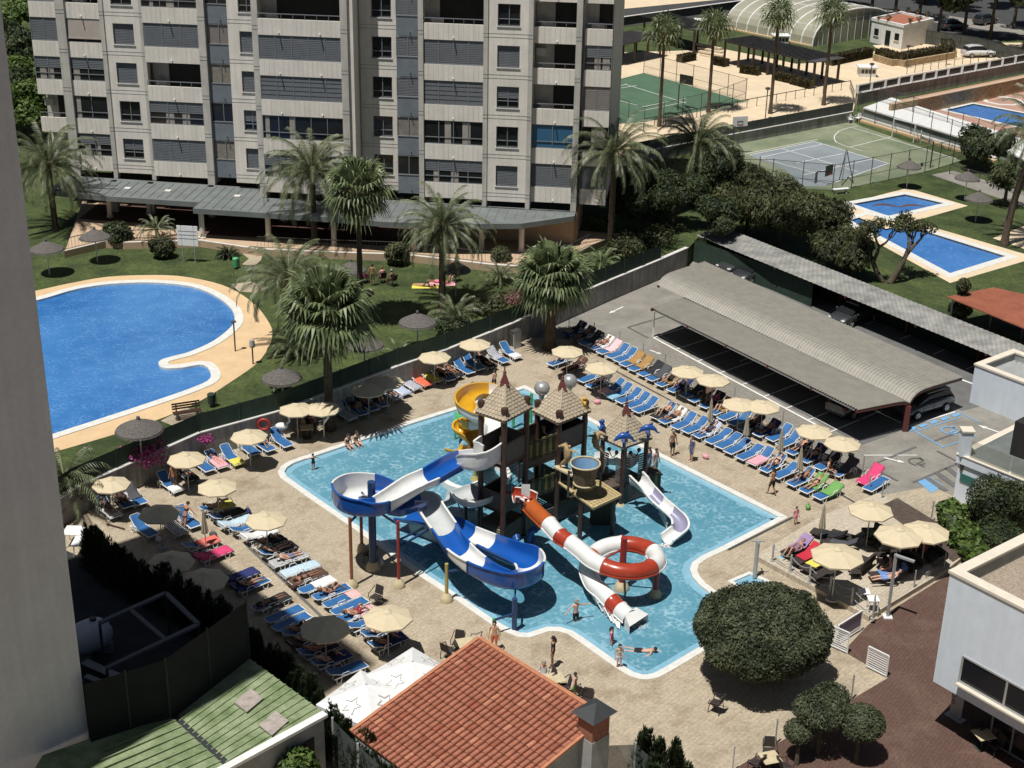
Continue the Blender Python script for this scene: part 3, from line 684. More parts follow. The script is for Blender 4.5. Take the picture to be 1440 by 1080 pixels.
balc(-12.85,-6.25,.95,['hf','gl','lo','sh','op','sh'],(.25,.75))
pillar(-6.25,-5.7,1.15,L0,1.3)
fbox(wl,-5.75,.9,BZ[0]-.55,-5.3,-1.9,BT)
wallseg(-5.3,-2.15,-1.4,-3.55,1.6,['gl','gl','gl','gl','gl','sh'])
greybay(-2.15,-.35,-.2,['gl','br','sh','sh','sh','sh'])
pillar(-.35,.05,.1,L0)
balc(.05,4.8,0,['hf','gl','lo','sh','op','sh'],(.5,))
pillar(4.8,5.15,.25,L0)
wallseg(5.15,8.3,.15,6.75,1.75,['sh','gl','hf','sh','gl','sh'])
pillar(8.3,8.65,.3,L0)
balc(8.65,11.95,-.25,['sh','bl','op','op','op','sh'],(.55,))
pillar(11.95,12.4,.3,L0)
balc(12.6,14.7,-.25,['sh','gl','br','hf','op','sh'],())
core=MB()
for u0,u1,v in((-33,-23.3,-4.2),(-23.3,-15.9,-3.6),(-15.9,-13.3,-2.9),(-13.3,-5.3,-.8),(-5.3,.05,-1.9),(.05,14.7,-1.9)):fbox(core,u0,v,BZ[0]-.5,u1,-17,BT)
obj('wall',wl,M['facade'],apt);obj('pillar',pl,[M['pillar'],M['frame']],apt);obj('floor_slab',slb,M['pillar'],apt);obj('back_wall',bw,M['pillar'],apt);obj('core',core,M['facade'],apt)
def FUV(x,y,z):g=Vector((*G(x,y,z),0))-FO;return g.dot(FU),g.dot(FN)
pz=GZ+.55
fr_px=[(92,352),(150,338),(176,340),(283,337),(362,349),(450,353),(570,357),(692,371),(770,376),(830,345)]
front=GL(fr_px,pz)
g=MB();back=[F(16,-3,0)[:2],F(-31,-5,0)[:2]];g.prism(ccw(front+back),GZ-.1,pz);obj('terrace_floor',g,M['peach'],apt);g=MB();g.sheet(ccw([F(uu,vv,0)[:2]for uu,vv in((-29,-3.4),(-29,1.2),(-17.8,1.6),(-17.8,3.3),(-3,3.6),(.4,2.6),(.4,-1.5),(-13,-1.5),(-13.5,-3.4))]),pz+.012);obj('arcade_tiles',g,M['darktile'],apt)
g=MB();g.add([(*p,pz+.02)for p in front]+[(*(Vector(p)+Vector((FN.x,FN.y))*.25),pz+.02)for p in front],[(i,i+1,i+1+len(front),i+len(front))for i in range(len(front)-1)])
g.add([(*(Vector(p)+Vector((FN.x,FN.y))*.25),z)for z in(GZ-.1,pz+.02)for p in front],[(i,i+1,i+1+len(front),i+len(front))for i in range(len(front)-1)],1);obj('plinth',g,[M['wallcap'],M['peach']],apt)
for i in range(len(front)-1):
 rl=MB();a,b=Vector((*front[i],pz)),Vector((*front[i+1],pz));L=(b-a).length
 if i in(1,3):continue
 rl.bar(a+Vector((0,0,.95)),b+Vector((0,0,.95)),.05);rl.bar(a+Vector((0,0,.1)),b+Vector((0,0,.1)),.03)
 for k in range(int(L/.3)):p=a.lerp(b,k*.3/L);rl.bar(p+Vector((0,0,.1)),p+Vector((0,0,.93)),.018)
 obj('terrace_railing',rl,M['wired'],apt)
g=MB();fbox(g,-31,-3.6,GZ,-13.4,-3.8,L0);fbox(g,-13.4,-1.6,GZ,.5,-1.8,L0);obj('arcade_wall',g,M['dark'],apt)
g=MB();fbox(g,.5,.4,pz,12.5,.2,L0);fbox(g,12.3,.4,pz,12.5,-6,L0);obj('arcade_wall',g,M['peach'],apt)
for x,y in[(155,305),(210,301),(285,335),(378,338),(470,345),(582,353),(677,350),(733,353),(803,337)]:
 q=Vector((*G(x,y,pz),0));m=MB();m.lathe([(.3,0),(.3,.12),(.22,.14),(.22,2.3),(.3,2.35),(.3,2.46)],(q.x,q.y,pz),14);obj('column',m,M['facade'],apt,smooth=40)
for u in(-26.7,-23.5,-18.3,-12,-6,0,5):
 m=MB();fbox(m,u-.25,-1.2,pz,u+.25,-1.7,L0);obj('inner_column',m,M['pillar'],apt)
cz=4.62
can=ccw([F(u,v,0)[:2]for u,v in((-31,-2.3),(-31,2.2),(-25.6,2.9),(-17.75,3.2),(-17.75,4.85),(-6.2,5.2),(-2.1,5.6),(3.4,5.2),(8.5,4.1),(12.4,1.4),(12.4,.1),(-5.6,-.3),(-5.6,1.1),(-13.3,1.0),(-13.3,-1.6))])
g=MB();g.prism(can,cz-.34,cz+.08,bottom=True)
for u in[x*.75-30.5 for x in range(57)]:
 v1=2.7 if u<-17.9 else(4.7 if u<3 else max(1.6,4.9-(u-3)*.38));v0=-1.4 if u<-13.4 else(1.3 if u<-5.6 else .3)
 fbox(g,u,v0,cz+.085,u+.04,v1,cz+.12,0)
obj('canopy',g,M['slate'],apt)
g=MB()
for u,v in((-25,.8),(-21.5,.9),(-15.5,1.3),(-9,2.6)):fbox(g,u,v,cz+.1,u+.5,v-.5,cz+.16)
obj('roof_vent',g,M['wallcap'],apt)
TC=Vector((*G(125,1037,3),0))
tw=thing('residential_tower','plain grey rendered tower wall filling the left edge of the photo','building',(TC.x,TC.y,0))
g=MB();q=[TC,TC-AD*40,TC-AD*40-BD*16,TC-BD*16];g.prism(ccw([(p.x,p.y)for p in q]),0,38.2);obj('wall',g,M['tower'],tw)
g=MB();c=TC-AD*7+BD*.02;q=[c,c-AD*33,c-AD*33+BD*3.05,c+BD*3.05];g.prism(ccw([(p.x,p.y)for p in q]),6,61,bottom=True);obj('unseen_shadow_block',g,M['tower'],tw)  # unseen volume added to widen the tower shadow over shed and loungers
def parapet_block(root,A0,B0,C0,z0,z1,capw,roofz,mw,roofm):
 "A0 corner nearest, B0 and C0 far ends along two sides"
 D0=(B0[0]+C0[0]-A0[0],B0[1]+C0[1]-A0[1]);poly=ccw([A0,B0,D0,C0]);inn=grow(poly,-capw)
 g=MB();g.wall(poly,z0,z1-.12);g.sheet(poly,z0,up=False);obj('wall',g,mw,root)
 g=MB();o2=grow(poly,.06);i2=grow(poly,-capw-.04);ring(g,i2,o2,z1);g.wall(o2,z1-.12,z1);g.wall(i2,z1-.12,z1);ring(g,i2,o2,z1-.12);obj('parapet_cap',g,M['capcream'],root)
 g=MB();g.wall(inn,roofz,z1-.1);obj('parapet_inner_wall',g,M['render'],root)
 g=MB();g.sheet(inn,roofz);obj('roof',g,roofm,root);return poly
zb=2.6;cnr=G(1312,958,zb);zt=ZAT(cnr,802)
b1=thing('white_building','pale blue rendered building with gravel roof and wide dark window at the lower right','building',(*cnr,0))
e1=Vector(G(1440,1032,zb))-Vector(cnr);e1.normalize();
e2=Vector((-e1.y,e1.x));e2=e2 if e2.y>0 else-e2
pB=tuple(Vector(cnr)+e1*16);pC=tuple(Vector(cnr)+e2*12)
parapet_block(b1,cnr,pB,pC,zb,zt,.42,zt-.75,M['wallblue'],M['gravel'])
E1=Vector((e1.x,e1.y,0));E2=Vector((e2.x,e2.y,0));C0=Vector((*cnr,0));N1=-E2
def onface(px,z):
 return(Vector((*G(px[0],px[1],z),0))-C0).dot(E1)
wz0=zb+.75;s0=onface((1386,936),wz0);wz1=wz0+1.25
fr=MB();W0=C0+E1*s0+N1*.02;W1=C0+E1*(s0+4.4)+N1*.02
for a,b in(((W0,wz0),(W1,wz0)),((W0,wz1),(W1,wz1)),((W0,wz0),(W0,wz1)),((W0.lerp(W1,.5),wz0),(W0.lerp(W1,.5),wz1)),((W1,wz0),(W1,wz1))):
 fr.bar(a[0]+Vector((0,0,a[1])),b[0]+Vector((0,0,b[1])),.08,.08)
wo=obj('window',fr,M['wire'],b1);g=MB();
for dz in(0,):g.quad(W0+Vector((0,0,wz0))-N1*.0,W1+Vector((0,0,wz0)),W1+Vector((0,0,wz1)),W0+Vector((0,0,wz1)))
obj('pane',g,M['glassd'],wo);g=MB();g.bar(W0+N1*.1+Vector((0,0,wz0-.08)),W1+N1*.1+Vector((0,0,wz0-.08)),.3,.08);obj('sill',g,M['capcream'],wo)
g=MB();I0=C0+E2*1.6+E1*1.2
q=[I0,I0+E1*14,I0+E1*14+E2*9,I0+E2*9];g.prism(ccw([(p.x,p.y)for p in q]),0,zb+.05);obj('ground_floor_wall',g,M['dark'],b1)
for i in range(5):
 g=MB();a=I0+E1*(1.0+i*2.4)-E2*.06;b=a+E1*2.1
 for x,y in(((a,.1),(b,.1)),((a,2.3),(b,2.3)),((a,.1),(a,2.3)),((b,.1),(b,2.3)),((a.lerp(b,.5),.1),(a.lerp(b,.5),2.3))):g.bar(x[0]+Vector((0,0,x[1])),y[0]+Vector((0,0,y[1])),.07)
 d=obj('glazed_door',g,M['render'],b1);h=MB();h.quad(a+Vector((0,0,.1)),b+Vector((0,0,.1)),b+Vector((0,0,2.3)),a+Vector((0,0,2.3)));obj('pane',h,M['glassd'],d)
g=MB();g.tube([C0+E1*3.5+E2*4+Vector((0,0,zt-.75)),C0+E1*3.5+E2*4+Vector((0,0,zt-.2))],.07,8);obj('vent_pipe',g,M['whitep'],b1)
def text(body,size,loc,rot,m,parent,name='lettering',ext=.004):
 cu=bpy.data.curves.new(name,'FONT');cu.body=body;cu.size=size;cu.extrude=ext;cu.align_x='CENTER';cu.align_y='CENTER'
 t=bpy.data.objects.new('tmp',cu);COL.objects.link(t);dg=bpy.context.evaluated_depsgraph_get();me=bpy.data.meshes.new_from_object(t.evaluated_get(dg));bpy.data.objects.remove(t)
 o=bpy.data.objects.new(name,me);COL.objects.link(o);me.materials.clear();me.materials.append(m);o.parent=parent;o.location=Vector(loc)-(parent.location if parent else Vector());o.rotation_euler=rot;return o
bp=Vector((*G(1343,1010),0));bn=thing('banner_stand','narrow grey banner with dark upright letters under the overhang of the white building','banner',bp)
g=MB();g.bar(bp+Vector((0,0,.1)),bp+Vector((0,0,2.1)),.62,.06,up=(-E2));obj('panel',g,M['wire'],bn)
g=MB();g.bar(bp-E1*.45+Vector((0,0,.04)),bp+E1*.45+Vector((0,0,.04)),.4,.08);obj('foot',g,M['wire'],bn)
ra=atan2(E1.y,E1.x)
for ch,z in(('H',1.75),('U',1.4),('B',1.05)):
 o=text(ch,.38,bp+N1*.36+Vector((0,0,z)),(pi/2,0,ra),M['wired'],bn)
c2=G(1363,566,0);z2=ZAT(c2,511)
b2=thing('white_building','pale blue rendered block with open parapet roof standing beyond the car park exit','building',(*c2,0))
f1=(Vector(G(1440,597,0))-Vector(c2)).normalized();f2=Vector((-f1.y,f1.x));f2=f2 if f2.y>0 else-f2
parapet_block(b2,c2,tuple(Vector(c2)+f1*9),tuple(Vector(c2)+f2*4.2),0,z2,.4,z2-.55,M['wallblue'],M['render'])
c3=G(1340,702,0);z3=ZAT(c3,650)
b3=thing('terrace_building','white low building with glass balustrade terrace on top beside the round clipped shrubs','building',(*c3,0))
C3=Vector((*c3,0));T3=Vector((*G(1440,682,z3),0));h1=(T3-Vector((*G(1351,646,z3),0))).normalized();h2=Vector((-h1.y,h1.x,0));h2=h2 if h2.y>0 else-h2
q=[C3,C3+h1*12,C3+h1*12+h2*6.5,C3+h2*6.5];P3=ccw([(p.x,p.y)for p in q])
g=MB();g.prism(P3,0,z3);obj('wall',g,M['wallblue'],b3)
g=MB();g.prism(grow(P3,.12),z3+.002,z3+.5);obj('parapet',g,M['wallblue'],b3)
g=MB();g.sheet(grow(P3,-.2),z3+.51);obj('terrace_floor',g,M['slate'],b3)
g=MB();i2,o2=grow(P3,-.25),grow(P3,.16);ring(g,i2,o2,z3+.56);g.wall(o2,z3+.5,z3+.56);g.wall(i2,z3+.5,z3+.56);obj('parapet_cap',g,M['capcream'],b3)
pz3=ZAT(c3,603)
for k,(s,t)in enumerate(((0,0),)):
 p=C3+h1*(.15)+h2*.15;g=MB();g.box(p.x-.3,p.y-.3,z3+.5,p.x+.3,p.y+.3,pz3-.1);obj('corner_pillar',g,M['wallblue'],b3);g=MB();g.box(p.x-.36,p.y-.36,pz3-.1,p.x+.36,p.y+.36,pz3);obj('pillar_cap',g,M['capcream'],b3)
for k in range(4):
 a=C3+h1*(.6+2.6*k);b=a+h1*2.5;g=MB();g.quad(a+Vector((0,0,z3+.56)),b+Vector((0,0,z3+.56)),b+Vector((0,0,z3+1.6)),a+Vector((0,0,z3+1.6)));obj('glass_panel',g,M['balu'],b3)
g=MB();a=C3+h2*2.2+h1*1.8;g.prism(ccw([(p.x,p.y)for p in(a,a+h1*10,a+h1*10+h2*4.2,a+h2*4.2)]),z3+.52,z3+2.6);obj('upper_room',g,M['dark'],b3)
g=MB();s=C3-h2*.03+h1*.25;g.bar(s+Vector((0,0,1.55)),s+h1*.9+Vector((0,0,1.55)),.05,.5);sg=obj('wall_sign',g,mat('green_sign',(.03,.14,.12,1),.5,.1,4),b3)
g=MB();g.bar(s+Vector((0,0,2.0)),s+Vector((0,0,2.35)),.16);obj('wall_lamp',g,M['wired'],b3)
CFR,CFL,CRR,CRL=(Vector(p)for p in((21.12,82.07,0),(9.79,98.93,0),(28.97,87.53,0),(14.72,109.1,0)))
CFR,CRR,CFL,CRL=(Vector((*G(*p,2.4),0))for p in((1206,577),(1354,531),(915,433),(990,368)))
cp1=thing('carport','large grey corrugated carport with curved wing roof beside the lounger rows','carport',(*G(1272,602),0))
prof=[(0,2.42),(.2,2.33),(.36,2.25),(.43,2.18),(.465,2.06),(.485,1.96),(.50,2.1),(.515,2.26),(.54,2.42),(.575,2.53),(.62,2.58),(.7,2.57),(.85,2.5),(1,2.42)]
VF,VL,VR,NL=(Vector((*G(*p,z),0))for p,z in(((965,421),2.0),((965,421),2.0),((1279,566),2.0),((924,400),2.0)))
def cpt(s,t,z):
 if t<=.485:k_=t/.485;p=CFL.lerp(CFR,s).lerp(VL.lerp(VR,s),k_)
 else:k_=(t-.485)/.515;p=NL.lerp(VR,s).lerp(CRL.lerp(CRR,s),k_)
 return Vector((p.x,p.y,z))
NC=92;g=MB();prof=prof[:6]+[(.4851,1.96)]+prof[6:]
for i in range(NC*2+1):
 s=i/(NC*2);dz=.075 if(i%2)else 0
 for t,z in prof:g.v.append(tuple(cpt(s,t,z+dz)))
k=len(prof)
for i in range(NC*2):
 for j in[j for j in range(k-1)if j!=5]:g.f.append((i*k+j,(i+1)*k+j,(i+1)*k+j+1,i*k+j+1));g.m.append(i%2)
obj('roof_sheeting',g,[M['roofsheet'],mat('sheet_shade_slope',(.24,.225,.19,1),.6,.1,1.5)],cp1)  # alternate rib slopes coloured darker to paint in their shade
for s in[.0,.2,.4,.6,.8,1.0]:
 g=MB();s2=min(max(s,.004),.996)
 for j in[j for j in range(k-1)if j!=5]:
  a,b=cpt(s2,prof[j][0],prof[j][1]-.13),cpt(s2,prof[j+1][0],prof[j+1][1]-.13);g.bar(a,b,.14,.2)
 p=cpt(s2,.485,0);g.bar(p,p+Vector((0,0,1.75)),.34,.34);obj('post',g,M['maroon'],cp1)
g=MB();a,b=cpt(0.02,.01,2.3),cpt(.985,.01,2.3);g.bar(a,b,.08,.12);a,b=cpt(0.02,.985,2.3),cpt(.985,.985,2.3);g.bar(a,b,.08,.12);obj('edge_beam',g,M['wire'],cp1)
g=MB();p=G3(918,474);g.bar(p,p+Vector((0,0,2.3)),.12);obj('white_post',g,M['whitep'],cp1)
g=MB();p=cpt(.13,.74,2.47);g.bar(p,p+Vector((.8,-.3,0)),.5,.06);tag(obj('white_rag',g,M['white']),'small white rag lying on the far end of the curved carport roof','rag')
cp2=thing('carport','long weathered flat sheet carport between the car park and the trees','carport',(*G(1240,470),0))
bk=[Vector((*G(x,y,2.4),0))for x,y in((1012,317),(1545,527),(1530,556),(979,331))]
NB=80;g=MB()
for i in range(NB*2+1):
 s=i/(2*NB);z=2.4+(.03 if i%2 else 0);a=bk[0].lerp(bk[1],s);b=bk[3].lerp(bk[2],s)
 b2_=Vector((*G(979+551*s,331+225*s,2.2),0));g.v+=[(a.x,a.y,z),(b2_.x,b2_.y,z-.2)]
for i in range(NB*2):g.f.append((2*i,2*i+1,2*i+3,2*i+2));g.m.append(i%2)
obj('roof_sheeting',g,[M['roofold'],mat('old_sheet_shade_slope',(.225,.225,.21,1),.75,.3,.8,col2=(.31,.31,.285,1))],cp2)  # every other rib face darkened, shading put into the colour
for s in(.02,.2,.38,.56,.74,.92):
 a=bk[0].lerp(bk[1],s);g=MB();e=Vector((*G(979+551*s,331+225*s,2.2),0));q=a.lerp(e,.2);g.bar((q.x,q.y,0),(q.x,q.y,2.2),.16);g.bar((a.x,a.y,2.3),(e.x,e.y,2.1),.1,.16);obj('post',g,M['maroon'],cp2)
fence('windbreak_fence',[(v.x-AD.x*.4,v.y-AD.y*.4)for v in bk[:2]],0,2.1,mat('rear_shade_sheet',(.008,.012,.010,1),.95,.3,1),M['wired'],'near black sheet added to darken the rear of the weathered carport',5)  # black sheet added where only deep shade lies under the roof
fence('windbreak_fence',GL([(975,368),(1085,408),(1140,432)],0),0,1.9,M['netg'],M['netg'],'dark green screen fence standing between the two carports',2.5)
cp3=thing('rusty_carport','rust red sheet carport roof at the right edge beside the lawn','carport',(*G(1400,465,GZ),0))
rz=GZ+2.2;rq=[(*G(x,y,rz),)for x,y in((1332,417),(1397,404),(1560,440),(1560,510))]
g=MB();g.prism(ccw(rq),rz-.08,rz,bottom=True);
obj('roof',g,M['rust'],cp3)
for x,y in((1340,420),(1400,409),(1440,452),(1395,437)):
 p=G(x,y,rz);m=MB();m.bar((p[0],p[1],GZ),(p[0],p[1],rz-.08),.1);obj('post',m,M['wired'],cp3)
gr=thing('green_roof_shed','low shed with green sheet roof, two pale skylights and white gutter','shed',(*G(350,1030),0))
r1=[G3(246,1009,3.0),G3(351,926,3.0),G3(455,1002,3.0),G3(324,1079,3.0)]
r2=[G3(60,1062,3.15),G3(128,1038,3.15),G3(243,1010,3.15),G3(324,1084,3.0),G3(180,1180,3.0),G3(20,1130,3.1)]
def quadstrips(mb,q,n,h=.05,w=.06,m=0):
 a,b,c,d=q;mb.add(q,[(0,1,2,3)],m)
 for i in range(1,n):
  t=i/n;p,r=b.lerp(c,t),a.lerp(d,t);mb.bar(p+Vector((0,0,h/2)),r+Vector((0,0,h/2)),w,h,m)
g=MB();quadstrips(g,r1,12);rr=obj('roof',g,M['greenroof'],gr)
g=MB();g.add(r2,[(0,1,2,3,4,5)]);
for i in range(9):a=r2[2].lerp(r2[3],(i+.5)/9);b=a-AD*(3.2+i*.35);g.bar(a+Vector((0,0,.03)),b+Vector((0,0,.06)),.06,.05)
obj('roof',g,M['greenroof'],gr)
g=MB();g.bar(r1[0]+Vector((0,0,-.02)),r1[3]+Vector((0,0,-.02)),.3,.1);obj('valley_gutter',g,M['slatecap'],gr)
for px in((350,986),(385,1018)):
 c=G3(*px,3.07);m=MB();e,f=(r1[1]-r1[0]).normalized(),(r1[2]-r1[1]).normalized();vs=[c+e*.55*a+f*.45*b for a,b in((-1,-1),(1,-1),(1,1),(-1,1))];m.add(vs+[v+Vector((0,0,.06))for v in vs],[(0,1,2,3),(7,6,5,4),(0,4,5,1),(1,5,6,2),(2,6,7,3),(3,7,4,0)]);obj('skylight',m,mat('fogged_skylight',(.38,.33,.29,1),.4,.25,3),gr)
g=MB();a,b=r1[2],r1[3]-AD*2;g.bar(a+BD*.12,b+BD*.12,.35,.14);obj('gutter',g,M['whitep'],gr)
wallb=[(p.x,p.y)for p in(r1[1]-BD*0,r1[2],r1[3]-AD*3)]
g=MB();g.wall([(r1[1].x,r1[1].y),(r1[2].x,r1[2].y),(b.x,b.y)],0,2.93,closed=False);obj('wall',g,M['render'],gr)
g=MB();p=r1[2].lerp(b,.08);q=r1[2].lerp(b,.18);off=BD*.02;g.quad(Vector((p.x,p.y,0))+off,Vector((q.x,q.y,0))+off,Vector((q.x,q.y,2.1))+off,Vector((p.x,p.y,2.1))+off);obj('doorway',g,M['dark'],gr)
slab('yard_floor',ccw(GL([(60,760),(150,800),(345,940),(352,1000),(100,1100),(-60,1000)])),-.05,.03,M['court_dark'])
yf=thing('yard_screen','tall dark green screen around the shaded yard beside the green roof shed','fence',(*G(350,930),0))
yp=[G3(335,830+60,0),r1[1].copy(),r1[0]-AD*.2,G3(128,1048,3)]
for v in yp:v.z=0
yp=yp[1:]
yt=ZAT((yp[0].x,yp[0].y),846)
g=MB()
for i in range(2):a,b=yp[i],yp[i+1];g.quad((a.x,a.y,.05),(b.x,b.y,.05),(b.x,b.y,yt),(a.x,a.y,yt))
obj('netting',g,mat('shade_black_net',(.008,.011,.010,1),.95,.3,1),yf)  # yard shade put into the net colour, blacker than the green nets
for i in range(2):
 for t in(0,.5):p=yp[i].lerp(yp[i+1],t);m=MB();m.tube([(p.x,p.y,0),(p.x,p.y,yt+.1)],.04,6);obj('post',m,M['netg'],yf)
pf=thing('open_pergola','pale metal roof frame with one cross bar over the shaded yard','pergola',(*G(210,930),0))
fz=2.6;fc=[G3(140,876,fz),G3(233,834,fz),G3(279,878,fz),G3(150,940,fz)]
for a,b in((0,1),(1,2),(3,2)):m=MB();m.bar(fc[a],fc[b],.22,.12);obj('beam',m,M['dimsteel'],pf)
m=MB();m.bar(G3(183,857,fz-.01),G3(231,898,fz-.01),.2,.1);obj('beam',m,M['dimsteel'],pf)
for p in fc:m=MB();m.bar((p.x,p.y,0),(p.x,p.y,fz-.06),.1);obj('post',m,M['wired'],pf)
tk=thing('gas_tank','rounded pale gas tank on feet in the shaded yard beside the tower','tank',(*G(135,930),0))
c=G3(133,892,1.1);m=MB();pts=[c+AD*x for x in(-1.5,-1.35,-1.0,-.5,0,.4,.7,.85)];m.tube(pts,[.1,.5,.72,.8,.8,.72,.45,.1],18);obj('vessel',m,M['tank'],tk,smooth=60)
m=MB();
for d in(-.8,.3):p=c+AD*d;m.box(p.x-.5,p.y-.15,0,p.x+.5,p.y+.15,.55)
obj('cradle',m,M['render'],tk);m=MB();m.lathe([(0,.0),(.16,0),(.16,.14),(0,.14)],(c.x,c.y,c.z+.78),10);obj('valve_cover',m,M['wired'],tk)
for i,(p,q,w)in enumerate((((118,930),(170,953),.45),((120,950),(150,962),.3))):
 m=MB();m.bar(G3(*p,.5),G3(*q,.35),w,.06);tag(obj('leaning_board',m,M['render'],bevel=.02),['long pale board lying on trestles in the yard below the tank','short pale board under the longer board in the dark yard'][i],'board')
def plastic_table(loc,label,h=.75,s=.5,group=None,m=None):
 t=thing('plastic_table',label,'table',loc,group=group);m=m or M['white'];g=MB();g.box(-s,-s,h-.04,s,s,h);obj('tabletop',g,m,t,local=True,bevel=.02)
 for x in(-1,1):
  for y in(-1,1):g=MB();g.tube([(x*s*.85,y*s*.85,0),(x*s*.75,y*s*.75,h-.04)],.03,6);obj('leg',g,m,t,local=True)
 return t
plastic_table(G3(106,765,0),'white square plastic table near the tower in the sun',.85,.5);plastic_table(G3(120,778,0),'shaded white plastic table behind the dark hedge',.8,.55)
def rnd(a,b):return random.uniform(a,b)
def leafcloud(mb,blobs,n,size,hang=False,m=None,up=.3,inner=.55):
 "n small leaf faces through the outer volume of overlapping ellipsoids"
 tot=sum(b[3]*b[4]+b[4]*b[5]for b in blobs)
 for(cx,cy,cz,rx,ry,rz)in blobs:
  k=int(n*(rx*ry+ry*rz)/tot)
  for _ in range(k):
   d=Vector((random.gauss(0,1),random.gauss(0,1),random.gauss(0,1))).normalized()
   r=1-(random.random()**2)*(1-inner)+rnd(-.04,.07)
   p=Vector((cx+d.x*rx*r,cy+d.y*ry*r,cz+d.z*rz*r))
   nrm=(d+Vector((rnd(-1,1),rnd(-1,1),rnd(-1,1)))*.75+Vector((0,0,up))).normalized()
   t=nrm.cross(Vector((rnd(-1,1),rnd(-1,1),rnd(-1,1)))).normalized();b=nrm.cross(t)
   s=size*rnd(.6,1.3);w=s*.5
   if hang and random.random()<.4:t=(Vector((d.x*.5,d.y*.5,-.9))+Vector((rnd(-.4,.4),rnd(-.4,.4),0))).normalized();b=t.cross(nrm).normalized();w=s*.22;s*=1.7
   mb.add([p-t*s,p-b*w,p+t*s,p+b*w],[(0,1,2,3)],m)
def blobset(c,R,H,n,rr=(.35,.6)):
 out=[]
 for _ in range(n):
  a=rnd(0,2*pi);r=R*sqrt(random.random())*.75;k=R*rnd(*rr)
  out.append((c[0]+r*cos(a),c[1]+r*sin(a),c[2]+H*rnd(.3,.85),k,k,k*rnd(.7,1.0)))
 return out
def tree(name,label,cat,loc,H,R,leaf,n=6000,size=.16,nb=9,trunk=.16,th=.45,group=None,blobs=None,lean=0):
 t=thing(name,label,cat,loc,0,group);g=MB();top=H*th
 g.tube([(0,0,0),(lean*.4,0,top*.5),(lean,0,top)],[trunk*1.3,trunk,trunk*.8],8)
 bl=blobs or blobset((lean,0,top*.75),R,H-top*.75,nb)
 for b in bl[:7]:g.tube([(lean,0,top),(b[0]*.5+lean*.5,b[1]*.5,(top+b[2])/2),(b[0],b[1],b[2])],[trunk*.6,trunk*.4,trunk*.15],6)
 obj('trunk',g,M['bark'],t,local=True,smooth=60)
 g=MB();leafcloud(g,bl,n,size,name=='garden_tree' and leaf is M['leafo']);obj('crown',g,leaf,t,local=True);return t
def bush(label,loc,R,H,leaf,n=1800,size=.14,name='bush',cat='bush',group=None,nb=6,shape=None):
 t=thing(name,label,cat,loc,0,group);g=MB()
 for i in range(5):a=i*1.3;g.tube([(0,0,0),(R*.4*cos(a),R*.4*sin(a),H*.6)],[.06,.02],5)
 obj('stem',g,M['bark'],t,local=True);g=MB()
 bl=shape or[(0,0,H*.5,R*.85,R*.85,H*.5)]+blobset((0,0,0),R,H,nb,(.3,.45));leafcloud(g,bl,n,size);obj('foliage',g,leaf,t,local=True);return t
def fronds(mb,n,L,seed,droop=1.0,w=.42,leaf=26,el0=80,el1=-25,z=0.0):
 R_=random.Random(seed)
 for i in range(n):
  az=i*2.39996+R_.uniform(-.2,.2);f=(i+.5)/n;el=radians(el0+(el1-el0)*f**.8)+R_.uniform(-.1,.1);l=L*R_.uniform(.85,1.08)*(1-.15*(1-f))
  d=Vector((cos(az),sin(az),0));p=d*.15+Vector((0,0,z));pts=[p];e=el;N_=8
  for k in range(N_):
   e2=e-droop*(k/N_)*R_.uniform(.28,.4)*(1+.3*cos(el));p=p+(d*cos(e2)+Vector((0,0,sin(e2))))*l/N_;pts.append(p);e=e2
  side=Vector((-d.y,d.x,0));tw=R_.uniform(-.5,.5)
  for k in range(N_):
   a,b=pts[k],pts[k+1];dr=(b-a).normalized();nrm=side.cross(dr).normalized();s=.028*(1-k/N_)+.008
   mb.add([a-side*s,a+side*s,b+side*s*.8,b-side*s*.8],[(0,1,2,3)])
  for k in range(leaf):
   u=.1+.9*(k+.5)/leaf;x=u*N_;j=min(int(x),N_-1);q=pts[j].lerp(pts[j+1],x-j);dr=(pts[j+1]-pts[j]).normalized();nrm=side.cross(dr).normalized()
   ll=w*l*.38*(sin(min(1,u*1.5+.15)*pi/2))*(1.12-u*.62)
   for sg in(-1,1):
    sd=(side*cos(tw*.3)+nrm*sin(tw)).normalized();tip=q+(sd*sg*.78+dr*.62+nrm*.28+Vector((0,0,-.32))).normalized()*ll*R_.uniform(.85,1.1)
    hw=dr*.05;mb.add([q-hw,q+hw,tip],[(0,1,2)])
def trunkmesh(g,h,r0,r1,lean=(0,0),flare=1.35):
 n=14;pts=[];rr=[]
 for i in range(n+1):
  t=i/n;pts.append((lean[0]*t*t,lean[1]*t*t,h*t));rr.append((r0*(flare if i==0 else 1)*(1-t)+r1*t)*(1+(.07 if i%2 else-.04)))
 g.tube(pts,rr,10)
def date_palm(label,base,crown_y,L,seed,z0=GZ,n=64,r=.26,group=None,lean=(0,0),leafs=30,h=None):
 L*=1.16;h=h or max(.3,ZAT(base,crown_y)-z0);t=thing('date_palm',label,'palm tree',(*base,z0),0,group);g=MB();trunkmesh(g,h,r,r*.85,lean);obj('trunk',g,M['trunk'],t,local=True,smooth=50)
 g=MB();fronds(g,n,L,seed,leaf=leafs);g.xf(Matrix.Translation((lean[0],lean[1],h)));obj('crown',g,M['frond'],t,local=True)
 g=MB();R_=random.Random(seed)
 for i in range(14):a=R_.uniform(0,6.28);g.tube([(lean[0],lean[1],h),(lean[0]+.5*cos(a),lean[1]+.5*sin(a),h+.35),(lean[0]+.95*cos(a),lean[1]+.95*sin(a),h-.2)],[.03,.03,.06],4)
 obj('fruit_stalks',g,M['dead'],t,local=True);return t
